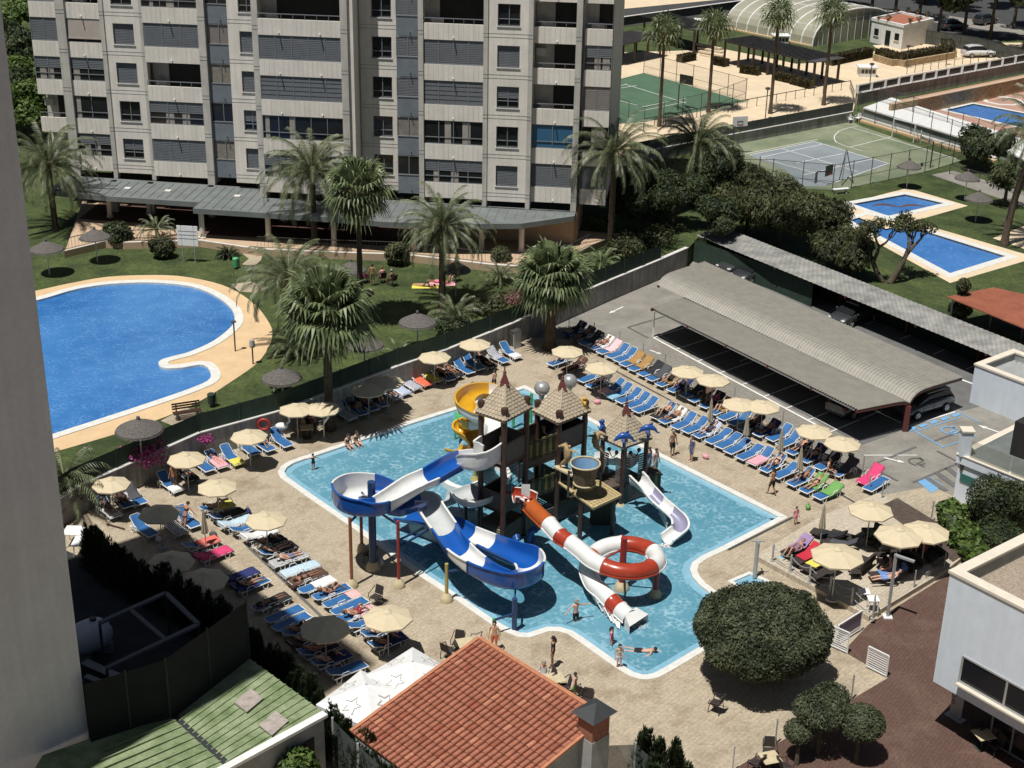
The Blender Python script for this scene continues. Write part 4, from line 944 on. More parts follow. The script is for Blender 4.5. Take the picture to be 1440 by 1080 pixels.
def fan_palm(label,base,crown_y,L,seed,z0=GZ,n=34,r=.22,group=None,lean=(0,0),dead=8,h=None,name='fan_palm',seg=19):
 h=h or max(.3,ZAT(base,crown_y)-z0);t=thing(name,label,'palm tree',(*base,z0),0,group);g=MB();trunkmesh(g,h,r,r*.75,lean,1.5);obj('trunk',g,M['trunk'],t,local=True,smooth=50)
 R_=random.Random(seed)
 for part,cnt,m in(('crown',n,M['fan']),('dead_skirt',dead,M['dead'])):
  if not cnt:continue
  g=MB()
  for i in range(cnt):
   az=i*2.39996+R_.uniform(-.2,.2);f=(i+.5)/cnt;el=radians(84-118*f+R_.uniform(-9,9))if part=='crown' else radians(-50-30*f);d=Vector((cos(az),sin(az),0));side=Vector((-d.y,d.x,0))
   pl_=L*.44*R_.uniform(.7,1.15)*(.35 if part!='crown' else 1);q=d*.1;e=q+(d*cos(el)+Vector((0,0,sin(el))))*pl_;dr=(e-q).normalized();nr=side.cross(dr).normalized()
   g.add([q-side*.03,q+side*.03,e+side*.02,e-side*.02],[(0,1,2,3)]);rl_=L*.58*R_.uniform(.9,1.1)
   for k in range(seg):
    th=radians(-125+250*k/(seg-1));v=(dr*cos(th)+side*sin(th)+nr*.15*abs(sin(th))).normalized();m1=e+v*rl_*.6;l2=rl_*(1-.25*abs(th)/2.2)
    tip=e+v*l2*R_.uniform(.85,1.08)+Vector((0,0,-.2*l2*(1+f)*(1+R_.uniform(-.4,.8))));wv=dr.cross(nr).normalized()if abs(v.dot(side))<.5 else dr;wv=(nr.cross(v)).normalized()*rl_*.05
    g.add([e,m1-wv,m1+wv],[(0,1,2)]);g.add([m1-wv,tip,m1+wv],[(0,1,2)])
  g.xf(Matrix.Translation((lean[0],lean[1],h)));obj(part,g,m,t,local=True)
 return t
date_palm('date palm at far left, in front of the apartment terrace',G(78,322,GZ),232,4.6,1)
date_palm('feathery date palm standing before the wide balconies near the middle of the apartment block',G(443,352,GZ),240,4.5,2)
date_palm('date palm growing on the lawn directly in front of the arcade columns',G(622,432,GZ),318,3.9,3,n=54)
date_palm('date palm at the right end of the apartment block',G(858,352,GZ),212,4.4,4)
date_palm('date palm right of the block beside the worn green court',G(975,290,GZ),200,4.4,5)
date_palm('bushy date palm beside the oval pool surround',G(410,492,GZ),392,3.9,6,n=54)
date_palm('leaning date palm at the right edge of the photo beside the long blue pool',G(1412,345,GZ),186,4.6,7,lean=(1.6,0),r=.3)
fan_palm('tall fan palm with drooping leaves standing between two date palms before the arcade',G(508,458,GZ),268,2.9,11,n=38,dead=14)
fan_palm('broad fan palm growing from the deck beside the twin cream umbrellas',G(464,604,0),440,3.5,12,z0=0,n=44,r=.3,dead=6,seg=23)
fan_palm('thick trunked fan palm at the top corner of the pool deck',G(773,490,0),392,3.2,13,z0=0,n=50,r=.42,dead=10,seg=23)
for i,(cx,cy,bx,by,lab)in enumerate([(930,45,927,178,'tall dark fan palm in front of the green court, nearest the apartment block'),(1003,35,996,158,'tall fan palm rising between the green court and the long pergola'),(1093,22,1083,160,'tall fan palm in front of the long pergola at its middle'),(1170,18,1158,148,'tall fan palm at the right end of the long pergola')]):
 fan_palm(lab,G(bx,by,GZ),cy,2.6,20+i,n=30,r=.2,dead=6,seg=11)
def cycad(label,px,R,seed,z=GZ,name='small_palm',n=26,h=.6,m='frond'):
 t=thing(name,label,'plant',(*G(*px,z),z));g=MB();trunkmesh(g,h,.16,.13);obj('trunk',g,M['trunk'],t,local=True);g=MB();fronds(g,n,R,seed,leaf=16,w=.55,el1=0);g.xf(Matrix.Translation((0,0,h)));obj('crown',g,M[m],t,local=True);return t
cycad('small palm beside the notice board left of it',(222,345),2.0,31,h=1.4);cycad('low spiky plant right of the white notice board',(320,362),1.1,32,m='leafd',n=40,h=.3)
cycad('small palm in the planting under the clipped round bush near the wall',(703,398),1.7,33);cycad('wide low palm under the tall date palm near the wall',(640,455),2.4,34,n=34);cycad('yellow green palm behind the retaining wall beside the deck corner',(845,380),2.0,35,m='fan')
cycad('second low palm further left behind the retaining wall',(818,385),1.6,36,m='fan');cycad('low palm under the bushy date palm by the oval pool',(415,500),2.2,37,n=30);cycad('arching palm fronds beside the tower behind the green windbreak',(92,690),3.0,38,n=22,h=.8)
cycad('arching palm leaning over the deck corner beside the tower',(105,722),2.4,39,z=0,n=18,h=.9);cycad('fan of palm leaves on the lawn right of the broad fan palm',(560,500),1.6,40,n=14,h=.3)
bush('dense dark round bush on the lawn before the left terrace',G3(167,345,GZ),1.25,2.0,M['leafd'],2600,.15)
bush('dark bush below the small palm beside the notice board',G3(230,362,GZ),1.1,1.6,M['leafo'],2000,.14)
bush('grey green round bush before the arcade right of the tall fan palm',G3(558,372,GZ),1.1,1.8,M['leafo'],2200,.13)
bush('clipped round bush on the lawn right of the thatched umbrella',G3(704,375,GZ),.95,1.7,M['leafo'],2200,.11)
bush('pink flowering bougainvillea hanging over the green windbreak',G3(200,650,GZ-.2),1.5,1.4,M['pink'],700,.1)
bush('small pink flowers spilling down the retaining wall',G3(291,625,1.2),.5,.7,M['pink'],240,.08)
bush('reddish ground plants along the windbreak near the deck corner',G3(730,425,GZ),1.8,.7,M['redf'],1500,.12)
for i,(x,y,R,H,k)in enumerate([(640,470,1.6,1.1,'leafd'),(690,440,1.4,1.0,'leafo'),(880,360,2.0,1.6,'leafo'),(925,345,2.0,1.4,'leafo'),(850,330,1.6,1.6,'leafb')]):
 bush(['low dark shrub at the wall under the date palm','low olive shrub behind the windbreak left of the deck corner','rounded shrub behind the car park wall, nearest the fan palm','shrub behind the far end of the car park wall','pale green shrub below the date palm at the end of the block'][i],G3(x,y,GZ),R,H,M[k],1600,.13)
for i,(x,y,R,H,k,lab)in enumerate([(905,325,2.8,5.2,'leafd','dark rounded tree right of the date palm at the block corner'),(945,320,3.3,5.6,'leafd','large dark rounded tree in front of the worn green court'),(1000,300,3.2,6.2,'leafd','dark tree between the rounded tree and the feathery trees'),(1050,330,3.5,5.6,'leafo','drooping olive tree behind the far end of the weathered carport'),(1095,345,3.8,5.8,'leafo','drooping feathery tree in the middle behind the weathered carport'),(1140,362,3.6,5.4,'leafo','drooping feathery tree left of the blue pools'),(1180,385,3.0,4.6,'leafo','feathery tree touching the weathered carport beside the long pool'),(1040,290,3.0,5.0,'leafo','olive tree at the near corner of the worn green court'),(1010,345,2.6,4.2,'leafd','low dark tree behind the car park wall corner'),(870,300,2.6,4.6,'leafd','dark tree in the shade beside the apartment block end')]):
 tree('garden_tree',lab,'tree',G3(x,y,GZ),H*(.7+.12*(i%3)),R*.8,M[k],11000,.125 if k=='leafd' else .17,12)
tree('leafy_tree','bright leaved round tree at the near right of the white slab roof','tree',G3(1385,238,GZ),3.6,2.6,M['leafd'],5200,.2,10)
tree('leafy_tree','small open tree beside the path near the right edge palm','tree',G3(1412,290,GZ),4.2,1.8,M['leafo'],1600,.16,8)
pt=thing('pruned_tree','heavily pruned tree with thick bare limbs in front of the long pool','tree',G3(1252,398,GZ));g=MB();random.seed(5);tips=[]
def limb(p,d,r,l,k):
 q=p+d*l;g.tube([p,p.lerp(q,.5)+Vector((rnd(-.1,.1),rnd(-.1,.1),0)),q],[r,r*.85,r*.7],6)
 if k==0:tips.append(q);return
 for _ in range(2 if k!=2 else 3):
  e=(d+Vector((rnd(-1,1),rnd(-.8,.8),rnd(-.1,.7)))).normalized();limb(q,e,r*.62,l*rnd(.62,.85),k-1)
limb(Vector((0,0,0)),Vector((.45,0,1)),.3,1.7,4);limb(Vector((-.6,.2,0)),Vector((-.55,0,1)),.26,1.6,4);obj('trunk',g,M['bark'],pt,local=True,smooth=60);g=MB();leafcloud(g,[(q.x,q.y,q.z+.1,.5,.5,.4)for q in tips],3600,.11);obj('crown',g,M['leafo'],pt,local=True)
bush('tall narrow topiary with two tiers beside the rusty carport',G3(1347,455,GZ),.8,3.2,M['leafo'],2200,.12,name='topiary',shape=[(0,0,2.9,.5,.5,.55),(0,0,2.1,.38,.38,.4),(0,0,1.1,.85,.85,.6)])
FT=G3(1088,952,0)
t=thing('clipped_tree','huge dark dome shaped clipped tree beside the pool with its own round shadow','tree',FT);g=MB();g.tube([(0,0,0),(-.1,0,.9),(-.3,.1,1.7)],[.26,.2,.2],10)
for a in range(9):g.tube([(-.2,0,1.2),(-.2+1.2*cos(a*.7),1.2*sin(a*.7),2.2),(-.3+2.5*cos(a*.7),2.5*sin(a*.7),2.8)],[.13,.09,.04],6)
obj('trunk',g,M['bark'],t,local=True,smooth=60)
CC=G3(1073,886,2.75)-FT;g=MB();leafcloud(g,[(CC.x,CC.y,2.85,2.92,2.85,1.62),(CC.x,CC.y,2.35,2.85,2.8,1.1)]+[(CC.x+2.3*cos(a*.63),CC.y+2.3*sin(a*.63),2.7+.35*sin(a*1.7),.9,.9,.85)for a in range(10)]+[(CC.x+1.1*cos(a*1.05),CC.y+1.1*sin(a*1.05),3.6+.15*sin(a*2.3),.9,.9,.85)for a in range(6)],105000,.08,inner=.76,up=.1)
g.ball((CC.x,CC.y,2.65),2.4,2.35,1.2,24,12);obj('crown',g,M['ficus'],t,local=True)
for i,(x,y,H,bl)in enumerate([(1150,1060,2.6,[(-.1,.1,2.2,1.15,1.1,.72),(.5,.9,2.3,.8,.8,.6)]),(1203,1072,2.3,[(.1,.2,1.9,.95,.95,.72)]),(1120,1075,1.9,[(0,.3,1.5,.62,.62,.48)])]):
 tree('clipped_shrub',['large clipped clump of a small tree on the brown paving, the left one','round clipped tree on the brown paving nearest the pale blue building','smallest clipped clump low down at the left of the pair'][i],'tree',G3(x,y,.02),H,1,M['ficus'],12000 if i<2 else 3500,.06,blobs=bl,trunk=.09,th=.5)
SH=[(1388,745,1.35,3.3,'leafd'),(1428,742,1.2,2.9,'leafd'),(1400,775,1.3,1.8,'leafd')]
for i,(x,y,R,H,k)in enumerate(SH):
 c=G3(x,y,0);bush(['tall dark clipped dome shrub before the white terrace building','second dark clipped dome at the right edge','low dark shrub at the foot of the clipped domes'][i],c,R,H,M[k],9000,.085,name='clipped_shrub',shape=[(0,0,H*.58,R,R,H*.42),(0,0,H*.3,R*.8,R*.8,H*.3)])
for i,(x,y,R,H)in enumerate([(1338,742,1.0,1.5),(1355,772,1.2,1.6),(1368,790,.9,1.2)]):
 bush(['bright green leafy bush nearest the entrance paving','bright green bush between timber decking and dark shrubs','small bright bush beside the corner of the decking'][i],G3(x,y,0),R,H,M['leafb'],1500,.17)
def cypress(loc,h,label,r=.72,group='cypress hedge plants',n=2100):
 t=thing('cypress',label,'hedge plant',loc,0,group);g=MB();g.tube([(0,0,0),(0,0,h*.7)],[.07,.02],5);obj('trunk',g,M['bark'],t,local=True);g=MB()
 for j in range(7):
  ox,oy=rnd(-.3,.3)*r*1.6,rnd(-.3,.3)*r*1.6;hh=h*rnd(.7,1.04)
  for _ in range(n//7):
   u=random.random()**.8;a=rnd(0,6.28);rr_=r*.62*(1-u)**.6*(.7+.3*random.random())+.03;p=Vector((ox*(1-u*.4)+rr_*cos(a),oy*(1-u*.4)+rr_*sin(a),hh*u));s=rnd(.07,.14)
   d=Vector((cos(a)*.35,sin(a)*.35,1)).normalized();w=Vector((-sin(a),cos(a),0))*s*.35;g.add([p-w,p+w,p+d*s*1.6],[(0,1,2)])
 obj('foliage',g,M['leafc'],t,local=True);return t
hp=[(130,798),(172,830),(245,868),(300,905),(345,940),(385,975),(430,1012),(462,1048),(492,1085),(528,1122),(572,1165)]
hw=[Vector(G(x,y,0))for x,y in hp];cum=[0]
for i in range(len(hw)-1):cum.append(cum[-1]+(hw[i+1]-hw[i]).length)
Lh=cum[-1];nh=int(Lh/.62);HB=None
for i in range(nh):
 s=Lh*i/(nh-1);j=max(k for k in range(len(cum))if cum[k]<=s+1e-6);j=min(j,len(hw)-2);p=hw[j].lerp(hw[j+1],(s-cum[j])/(cum[j+1]-cum[j]))
 lab='cypress plant of the long dark hedge beside the lower left loungers';h_=rnd(2.3,2.9)
 if HB is None or i<4:HB_=cypress((p.x,p.y,0),2.6,lab);KIDS[HB_.name]=list(HB_.children);HB=(HB or[])+[HB_]
 else:dup(HB[i%4],(p.x,p.y,0),rnd(0,6.28),lab,scale=(rnd(.9,1.15),rnd(.9,1.15),h_/2.6))
for i,(x,y,h)in enumerate([(905,1105,3.0),(925,1115,2.6),(945,1125,2.9),(965,1140,2.2),(918,1140,2.6)]):
 dup(HB[i%4],G3(x,y,0),i*1.1,'spiky cypress of the clump at the bottom beside the smoked glass screens','cypress clump at the bottom',scale=(1.15,1.15,h/2.6))
bush('bright green leafy bush in front of the shed wall at the bottom',G3(418,1120,0),1.15,2.3,M['leafb'],2600,.15)
Z1=GZ
g=MB();g.sheet(ccw(GL([(985,215),(1030,200),(1198,171),(1212,178),(1352,226),(1300,242),(1178,268),(1060,262)],Z1)),Z1+.012);struct('worn_court',g,M['court'])
g=MB();g.sheet(ccw(GL([(1053,218),(1145.5,198.5),(1252,230.5),(1160,262),(1130,262),(1105,240)],Z1)),Z1+.02);struct('tennis_surface',g,M['courtb'])
g=MB();zl=Z1+.03
for p,q in[((1145.5,199),(1252,230.5)),((1053,218),(1145.5,199)),((1068,221.5),(1158,202.5)),((1100,209),(1205,241)),((1120,229),(1185,216)),((1175,256),(1248,230)),((1130,246),(1228,223)),((1040,218),(1150,196)),((1200,180),(1345,223)),((1195,207),(1255,192))]:line(g,p,q,.1,zl)
cc=[(1176+0,200),(1173,195),(1174,190),(1180,184),(1192,180),(1205,178)]
for i in range(5):line(g,cc[i],cc[i+1],.1,zl)
for i,(p,q)in enumerate([((1176,200),(1188,205)),((1188,205),(1212,212))]):line(g,p,q,.1,zl)
struct('court_lines',g,M['whitep'])
g=MB();g.sheet(ccw(GL([(800,130),(905,103),(1048,143),(1010,152),(905,172),(820,178)],Z1)),Z1+.05);struct('green_court',g,M['courtg'])
g=MB();zl=Z1+.06
for p,q in[((878,118),(965,145)),((862,139),(905,150)),((860,126),(895,120)),((905,150),(965,138)),((900,156),(965,143)),((882,118),(870,121))]:line(g,p,q,.1,zl)
struct('court_lines',g,M['whitep'])
g=MB();g.sheet(ccw(GL([(760,160),(840,75),(1000,70),(1290,62),(1440,60),(1500,78),(1320,118),(1200,142),(905,182),(840,240),(885,232),(1031,203),(1196,171)][:8]+[(1202,147),(1196,171),(1031,203),(885,232),(830,240)],Z1)),Z1+.02);struct('sand_plaza',g,M['plaza'])
g=MB();g.sheet(ccw(GL([(600,30),(1010,-12),(1430,-20),(1700,10),(1700,60),(1240,52),(1180,40),(1000,22),(700,60)],Z1)),Z1+.03);struct('road',g,M['asphalt'])
g=MB();g.sheet(ccw(GL([(700,30),(1010,0),(1100,-8),(1100,-18),(700,12)],Z1)),Z1+.05);struct('pavement',g,M['plaza'])
g=MB();g.sheet(ccw(GL([(1300,30),(1440,50),(1500,60),(1500,48),(1330,22),(1180,10),(1180,18)],Z1)),Z1+.05);struct('pavement',g,M['park'])
g=MB();g.sheet(ccw(GL([(1002,66),(1020,42),(1222,60),(1235,70),(1200,85),(1120,90),(1062,78)],Z1)),Z1+.035);struct('pool_hall_lawn',g,M['grass'])
g=MB();g.sheet(ccw(GL([(1310,246),(1340,240),(1440,270),(1500,290),(1500,312)],Z1)),Z1+.012);struct('garden_path',g,M['park'])
g=MB();g.sheet(ccw(GL([(1396,335),(1440,318),(1500,318),(1500,350),(1440,350)],Z1)),Z1+.012);struct('garden_path',g,M['plaza'])
for i,(q)in enumerate([[(370,355),(353,353),(341,357),(350,364),(340,372),(358,374),(367,366)],[(325,400),(352,396),(378,404),(360,412),(336,410)],[(500,410),(520,404),(526,412),(506,418)],[(226,592),(262,573),(287,583),(246,600)]]):
 g=MB();g.sheet(ccw(GL(q,Z1)),Z1+.012);struct('stone_path',g,M['deck'])
def chain(pts,h,label,step=3.0,net=None,group=None,z=GZ,rails=(1.0,)):
 return fence('chain_fence',GL(pts,z),z,h,net,M['wired'],label,step,.04,group,rails=(h-.05,)+rails,net=net is not None)
M['net']=clear_glass('chain_link',(.10,.11,.10,1),.12,.6)
chain([(1040,262),(1085,262),(1170,270),(1300,243),(1358,225)],2.6,'tall chain link fence along the near side of the worn green court',2.6,M['net'])
chain([(1205,170),(1280,192),(1362,222)],3.2,'tall chain link fence between the worn court and the white slab roof',2.6,M['net'])
chain([(1235,155),(1330,185),(1440,228)],2.6,'chain link fence behind the white slab roof beside the far blue pool',2.8,M['net'])
chain([(905,180),(1050,152),(1195,125),(1200,140)],1.0,'low railing along the sand coloured plaza behind the grey wall',1.6)
chain([(862,168),(905,185),(1010,158),(1048,143)],2.6,'tall chain link fence at the near side of the green court',3.0,M['net'])
chain([(905,104),(1048,142)],2.6,'tall chain link fence behind the green court toward the pergola',3.0,M['net'])
chain([(1275,104),(1330,95),(1430,80)],.9,'dark railing above the stone faced planter near the white kiosk',1.6)
chain([(1335,245),(1440,275)],.95,'white railing beside the garden path near the thatched umbrellas',1.6)
wallpx('court_wall',GL([(885,232),(1031,203),(1197,171)],Z1),Z1-.1,Z1+1.1,.25,M['wallw'],'low stained wall along the back of the worn green court','wall',M['wallcap'])
fence('windbreak_fence',GL([(885,232),(1031,203),(1197,171)],Z1),Z1+1.12,1.0,M['netgrey'],M['wired'],'dark grey windbreak on the low wall behind the worn green court',2.4)
wallpx('boundary_wall',GL([(1203,148),(1261,136),(1330,123),(1460,98)],Z1),Z1,Z1+1.35,.3,M['wallw'],'grey boundary wall between the sand plaza and the far pool','wall',M['wallcap'])
bf=thing('balustrade','white posted balustrade with dark panels on top of the grey boundary wall','fence',(*G(1195,160,Z1),Z1));bl_=[Vector((*p,Z1+1.4))for p in GL([(1203,148),(1261,136),(1330,123),(1460,98)],Z1)]
for i in range(3):
 a,b=bl_[i],bl_[i+1];n=round((b-a).length/2.5)
 for k in range(n):p=a.lerp(b,k/n);q=a.lerp(b,(k+1)/n);m=MB();m.bar(p,p+Vector((0,0,1.0)),.3);obj('post',m,M['whitep'],bf);m=MB();m.bar(p+Vector((0,0,.45)),q+Vector((0,0,.45)),.04,.7);obj('panel',m,M['netgrey'],bf);m=MB();m.bar(p+Vector((0,0,.9)),q+Vector((0,0,.9)),.1,.1);obj('rail',m,M['whitep'],bf)
wallpx('stone_wall',GL([(1250,168),(1300,158),(1440,128),(1500,118)],Z1),Z1,Z1+1.7,.4,M['stone'],'brown rough stone wall behind the far pink paved pool','wall',M['peach'])
sr=thing('slab_roof','long pale slab roof running down beside the worn green court','roof',(*G(1300,190,Z1),Z1));sz=Z1+1.0
g=MB();g.prism(ccw(GL([(1214,151),(1254,137),(1300,152),(1500,214),(1500,255),(1420,214)],sz)),sz-.15,sz,bottom=True);obj('slab',g,M['whitep'],sr)
g=MB();ps=GL([(1214,153),(1430,219),(1500,240)],sz-.2);g.wall(ps,Z1,sz-.16,closed=False);obj('wall',g,M['render'],sr)
for k in range(2):g=MB();pq=GL([(1208,165+k*4),(1400,223+k*4)],Z1+.3-k*.2);g.bar((*pq[0],Z1+.3-k*.2),(*pq[1],Z1+.3-k*.2),.5,.25);obj('step',g,M['beige' if k else 'wallcap'],sr)
dm=thing('pool_enclosure','curved translucent pool enclosure with white ribs near the top of the photo','enclosure',(*G(1140,64,Z1),Z1))
d0,d1=G3(1142,66,Z1),G3(1020,40,Z1);dw=G3(1262,48,Z1);ex=d1-d0;ex=ex.normalized();wdt=(dw-d0);wdt=wdt-ex*wdt.dot(ex);WD=wdt.length;ey=wdt.normalized();LN=(d1-d0).length
def dome(s,a,r=1.0):return d0+ex*s+ey*(WD/2-WD/2*cos(a))+Vector((0,0,sin(a)**.75*4.3))
NR=9
for i in range(NR):
 s=LN*i/(NR-1);g=MB();g.tube([dome(s,pi*k/18)for k in range(19)],.12,6);obj('rib',g,M['whitep'],dm)
g=MB()
for i in range(NR-1):
 for k in range(18):a,b=LN*i/(NR-1),LN*(i+1)/(NR-1);g.quad(dome(a,pi*k/18),dome(b,pi*k/18),dome(b,pi*(k+1)/18),dome(a,pi*(k+1)/18))
obj('sheeting',g,M['poly'],dm,smooth=True)
g=MB();pts=[dome(0,pi*k/18)for k in range(19)];g.add(pts,[tuple(range(19))]);obj('end_sheet',g,M['poly'],dm)
g=MB()
for k in range(2,17,1):p=dome(0,pi*k/18);g.bar((p.x,p.y,Z1),p,.07)
for k in(5,):g.bar(dome(0,pi*4/18),dome(0,pi*14/18),.06)
obj('end_frame',g,M['whitep'],dm)
for k in(3,7,12):g=MB();g.bar(dome(0,pi*k/18),dome(LN,pi*k/18),.1);obj('purlin',g,M['whitep'],dm)
g=MB();g.bar(d0+Vector((0,0,.1)),d1+Vector((0,0,.1)),.5,.25);obj('base_kerb',g,M['beige'],dm)
kc=G3(1267,70,Z1);ka=G3(1223,59,Z1);kb=G3(1308,60,Z1);kh=ZAT((kc.x,kc.y),38)-Z1
ks=thing('kiosk','small white flat roofed kiosk with a door, two windows and plants on its roof','building',kc);P=ccw([(p.x,p.y)for p in(kc,ka,ka+(kb-kc),kb)])
g=MB();g.prism(P,Z1,Z1+kh);obj('wall',g,M['whitep'],ks);g=MB();g.prism(grow(P,-.35),Z1+kh+.002,Z1+kh+.05);obj('roof',g,M['tile'],ks)
g=MB();ring(g,grow(P,-.25),grow(P,.1),Z1+kh+.3);g.wall(grow(P,.1),Z1+kh-.1,Z1+kh+.3);g.wall(grow(P,-.25),Z1+kh,Z1+kh+.3);obj('parapet',g,M['whitep'],ks)
fa=(ka-kc);fl=fa.length;fd=fa.normalized();fn=Vector((fd.y,-fd.x,0));fn=fn if fn.y<0 else-fn
for s,w,z0_,z1_,nm in((.45,.9,.1,2.1,'door'),(.17,.8,1.1,2.0,'window'),(.82,.8,1.1,2.0,'window')):
 c=kc+fd*fl*s+fn*.03;g=MB();g.bar(c-fd*w/2+Vector((0,0,(z0_+z1_)/2)),c+fd*w/2+Vector((0,0,(z0_+z1_)/2)),.05,z1_-z0_);o=obj(nm,g,M['glassd'],ks)
 if nm=='window':g=MB();g.bar(c-fd*(w/2+.1)+Vector((0,0,z0_-.06)),c+fd*(w/2+.1)+Vector((0,0,z0_-.06)),.2,.08);obj('sill',g,M['wallcap'],o)
cc=[Vector((*p,0))for p in P]
for i in range(9):
 e=cc[i%4].lerp(cc[(i+1)%4],.2+.3*(i//4));q=Vector((e.x,e.y,Z1+kh+.3));t=thing('potted_plant',['potted plant on the kiosk parapet with its own clay pot'][0],'plant',q,group='potted plants on the kiosk roof');g=MB();g.lathe([(.12,0),(.2,.3),(.0,.3)],n=8);obj('pot',g,M['tile'],t,local=True);g=MB();leafcloud(g,[(0,0,.5,.4,.4,.3)],60,.12);obj('foliage',g,M['leafd'],t,local=True)
def hedge(label,pts,w,h,z,m='hedgebrown',n=3000,base=None):
 t=thing('clipped_hedge',label,'hedge',(*G(*pts[0],z),z));L=[Vector((*G(*p,z),z))for p in pts];tot=sum((L[i+1]-L[i]).length for i in range(len(L)-1));g=MB()
 for i in range(len(L)-1):
  a,b=L[i],L[i+1];g.bar(a+Vector((0,0,h*.5)),b+Vector((0,0,h*.5)),w*.85,h*.9);k=int(n*(b-a).length/tot);d=(b-a).normalized();s=Vector((-d.y,d.x,0))
  for _ in range(k):
   p=a.lerp(b,random.random());f=random.random();
   if f<.5:q=p+s*rnd(-w/2,w/2)+Vector((0,0,h+rnd(-.05,.05)))
   else:q=p+s*random.choice((-w/2,w/2))+Vector((0,0,rnd(0.05,h)))
   u=Vector((rnd(-1,1),rnd(-1,1),rnd(-1,1))).normalized();v=u.cross(Vector((0,.3,1))).normalized();r=.14;g.add([q-u*r,q-v*r*.6,q+u*r,q+v*r*.6],[(0,1,2,3)])
 obj('foliage',g,M[m],t)
 if base:
  g=MB()
  for i in range(len(L)-1):g.bar(L[i]+Vector((0,0,.02))-Vector((0,.3,0)),L[i+1]+Vector((0,0,.02))-Vector((0,.3,0)),w+.4,base*2)
  obj('stone_base',g,M['stone'],t)
 return t
hedge('brown clipped hedge on a stone base in front of the white kiosk',[(1235,84),(1262,92),(1333,80),(1330,70)],1.6,1.5,Z1,base=.8)
hedge('long clipped hedge in front of the pool enclosure lawn',[(1165,92),(1222,80)],1.2,1.2,Z1)
for i,q in enumerate([[(1042,102),(1068,106)],[(1092,112),(1118,118)],[(1115,118),(1142,125)],[(1003,90),(1022,94)],[(955,88),(975,84)]]):
 hedge(['clipped hedge block under the long pergola, the second from its left end','clipped hedge block under the long pergola behind the third palm','clipped hedge block at the right end under the long pergola','clipped hedge block at the left end of the long pergola','clipped hedge block beside the small pergola'][i],q,1.1,.9,Z1,n=700)
def pergola(label,a,b,wid,h,n,side=1):
 A_,B_=G3(*a,Z1),G3(*b,Z1);d=(B_-A_).normalized();s=Vector((-d.y,d.x,0));s=s if s.y>0 else-s;t=thing('pergola',label,'pergola',A_);top=Vector((0,0,h));g=MB()
 g.add([v+Vector((0,0,h+.12))for v in(A_-s*.5-d*.5,B_-s*.5+d*.5,B_+s*(wid+.5)+d*.5,A_+s*(wid+.5)-d*.5)],[(0,1,2,3)])
 for k in range(int((B_-A_).length/.55)):p=A_+d*k*.55;g.bar(p-s*.7+Vector((0,0,h+.2)),p+s*(wid+.7)+Vector((0,0,h+.2)),.09,.12)
 obj('roof',g,M['pergola'],t)
 for k in range(n):
  for e in(0,wid):p=A_.lerp(B_,k/(n-1))+s*e;g=MB();g.bar(p,p+top,.28);obj('post',g,M['brownm'],t)
 for e in(0,wid):g=MB();g.bar(A_+s*e+top,B_+s*e+top,.16,.24);obj('beam',g,M['brownm'],t)
pergola('long dark pergola with many posts in front of the pool enclosure',(1018,90),(1143,122),4.2,2.9,7)
pergola('small dark pergola behind the tall palm beside the apartment block',(873,92),(928,80),4,2.6,4);pergola('flat dark pergola further back to the left of the enclosure',(905,55),(975,75),3.5,3.0,4)
for i,(x,y,lab)in enumerate([(1218,107,'small white service box standing on the sand plaza'),(1097,62,'white box shaped vent behind the long pergola'),(988,40,'white box shaped vent beside the road wall')]):
 c=G3(x,y,Z1);t=thing('service_box',lab,'box',c);g=MB();g.box(-1.0,-.8,0,1.0,.8,1.15);obj('body',g,M['whitep'],t,local=True);g=MB();g.box(-1.2,-1.0,1.15,1.2,1.0,1.3);obj('lid',g,M['white'],t,local=True,bevel=.03)
 g=MB()
 for k in range(4):g.box(-.8+k*.45,-.83,.5,-.5+k*.45,-.8,.95)
 obj('grille',g,M['wired'],t,local=True)
g=MB()
for i in range(4):a=G3(985-i*1.5,78-i*3.4,Z1);b=G3(1018-i*1.5,85-i*3.4,Z1);g.bar(a+Vector((0,0,.1+i*.15)),b+Vector((0,0,.1+i*.15)),.5,.2+i*.02)
tag(obj('garden_steps',g,M['plaza']),'pale garden steps beside the left end of the long pergola','steps')
wallpx('road_wall',GL([(862,38),(1000,18),(1100,4)],Z1),Z1,Z1+1.2,.3,M['netgrey'],'grey railing wall along the road beyond the pergolas','wall',M['wallcap'])
chain([(1288,60),(1370,72),(1440,92)],1.9,'dark street fence behind the white kiosk',2.2,M['netgrey'])
for i,(x,y)in enumerate([(1225,20),(1258,24),(1292,28),(1318,58),(1355,50),(1392,55),(1425,40),(1180,8),(1345,15),(1300,5),(1440,70),(1400,12)]):
 H=9+(i%3);tree('street_tree','dark street tree with bare lower trunk beyond the white kiosk','tree',G3(x,y,Z1),H,3.6,M['leafd'],2600,.34,8,.22,.62,group='dark street trees beyond the kiosk')
for i,(x,y)in enumerate([(22,120),(32,60),(10,190),(30,200),(15,20),(42,160),(5,90)]):
 tree('garden_tree','green tree growing beyond the left end of the apartment block','tree',G3(x,y,Z1),6,3.4,M['leafb' if i%2 else 'leafd'],3600,.26,9,group='trees left of the apartment block')
def catmull(P,k=6):
 out=[];n=len(P)
 for i in range(n-1):
  a,b,c,d=(Vector(P[min(max(i+j,0),n-1)])for j in(-1,0,1,2))
  for t in range(k):u=t/k;out.append((.5*((2*b)+(c-a)*u+(2*a-5*b+4*c-d)*u*u+(3*b-a-3*c+d)*u**3),i))
 out.append((Vector(P[-1]),n-2));return out
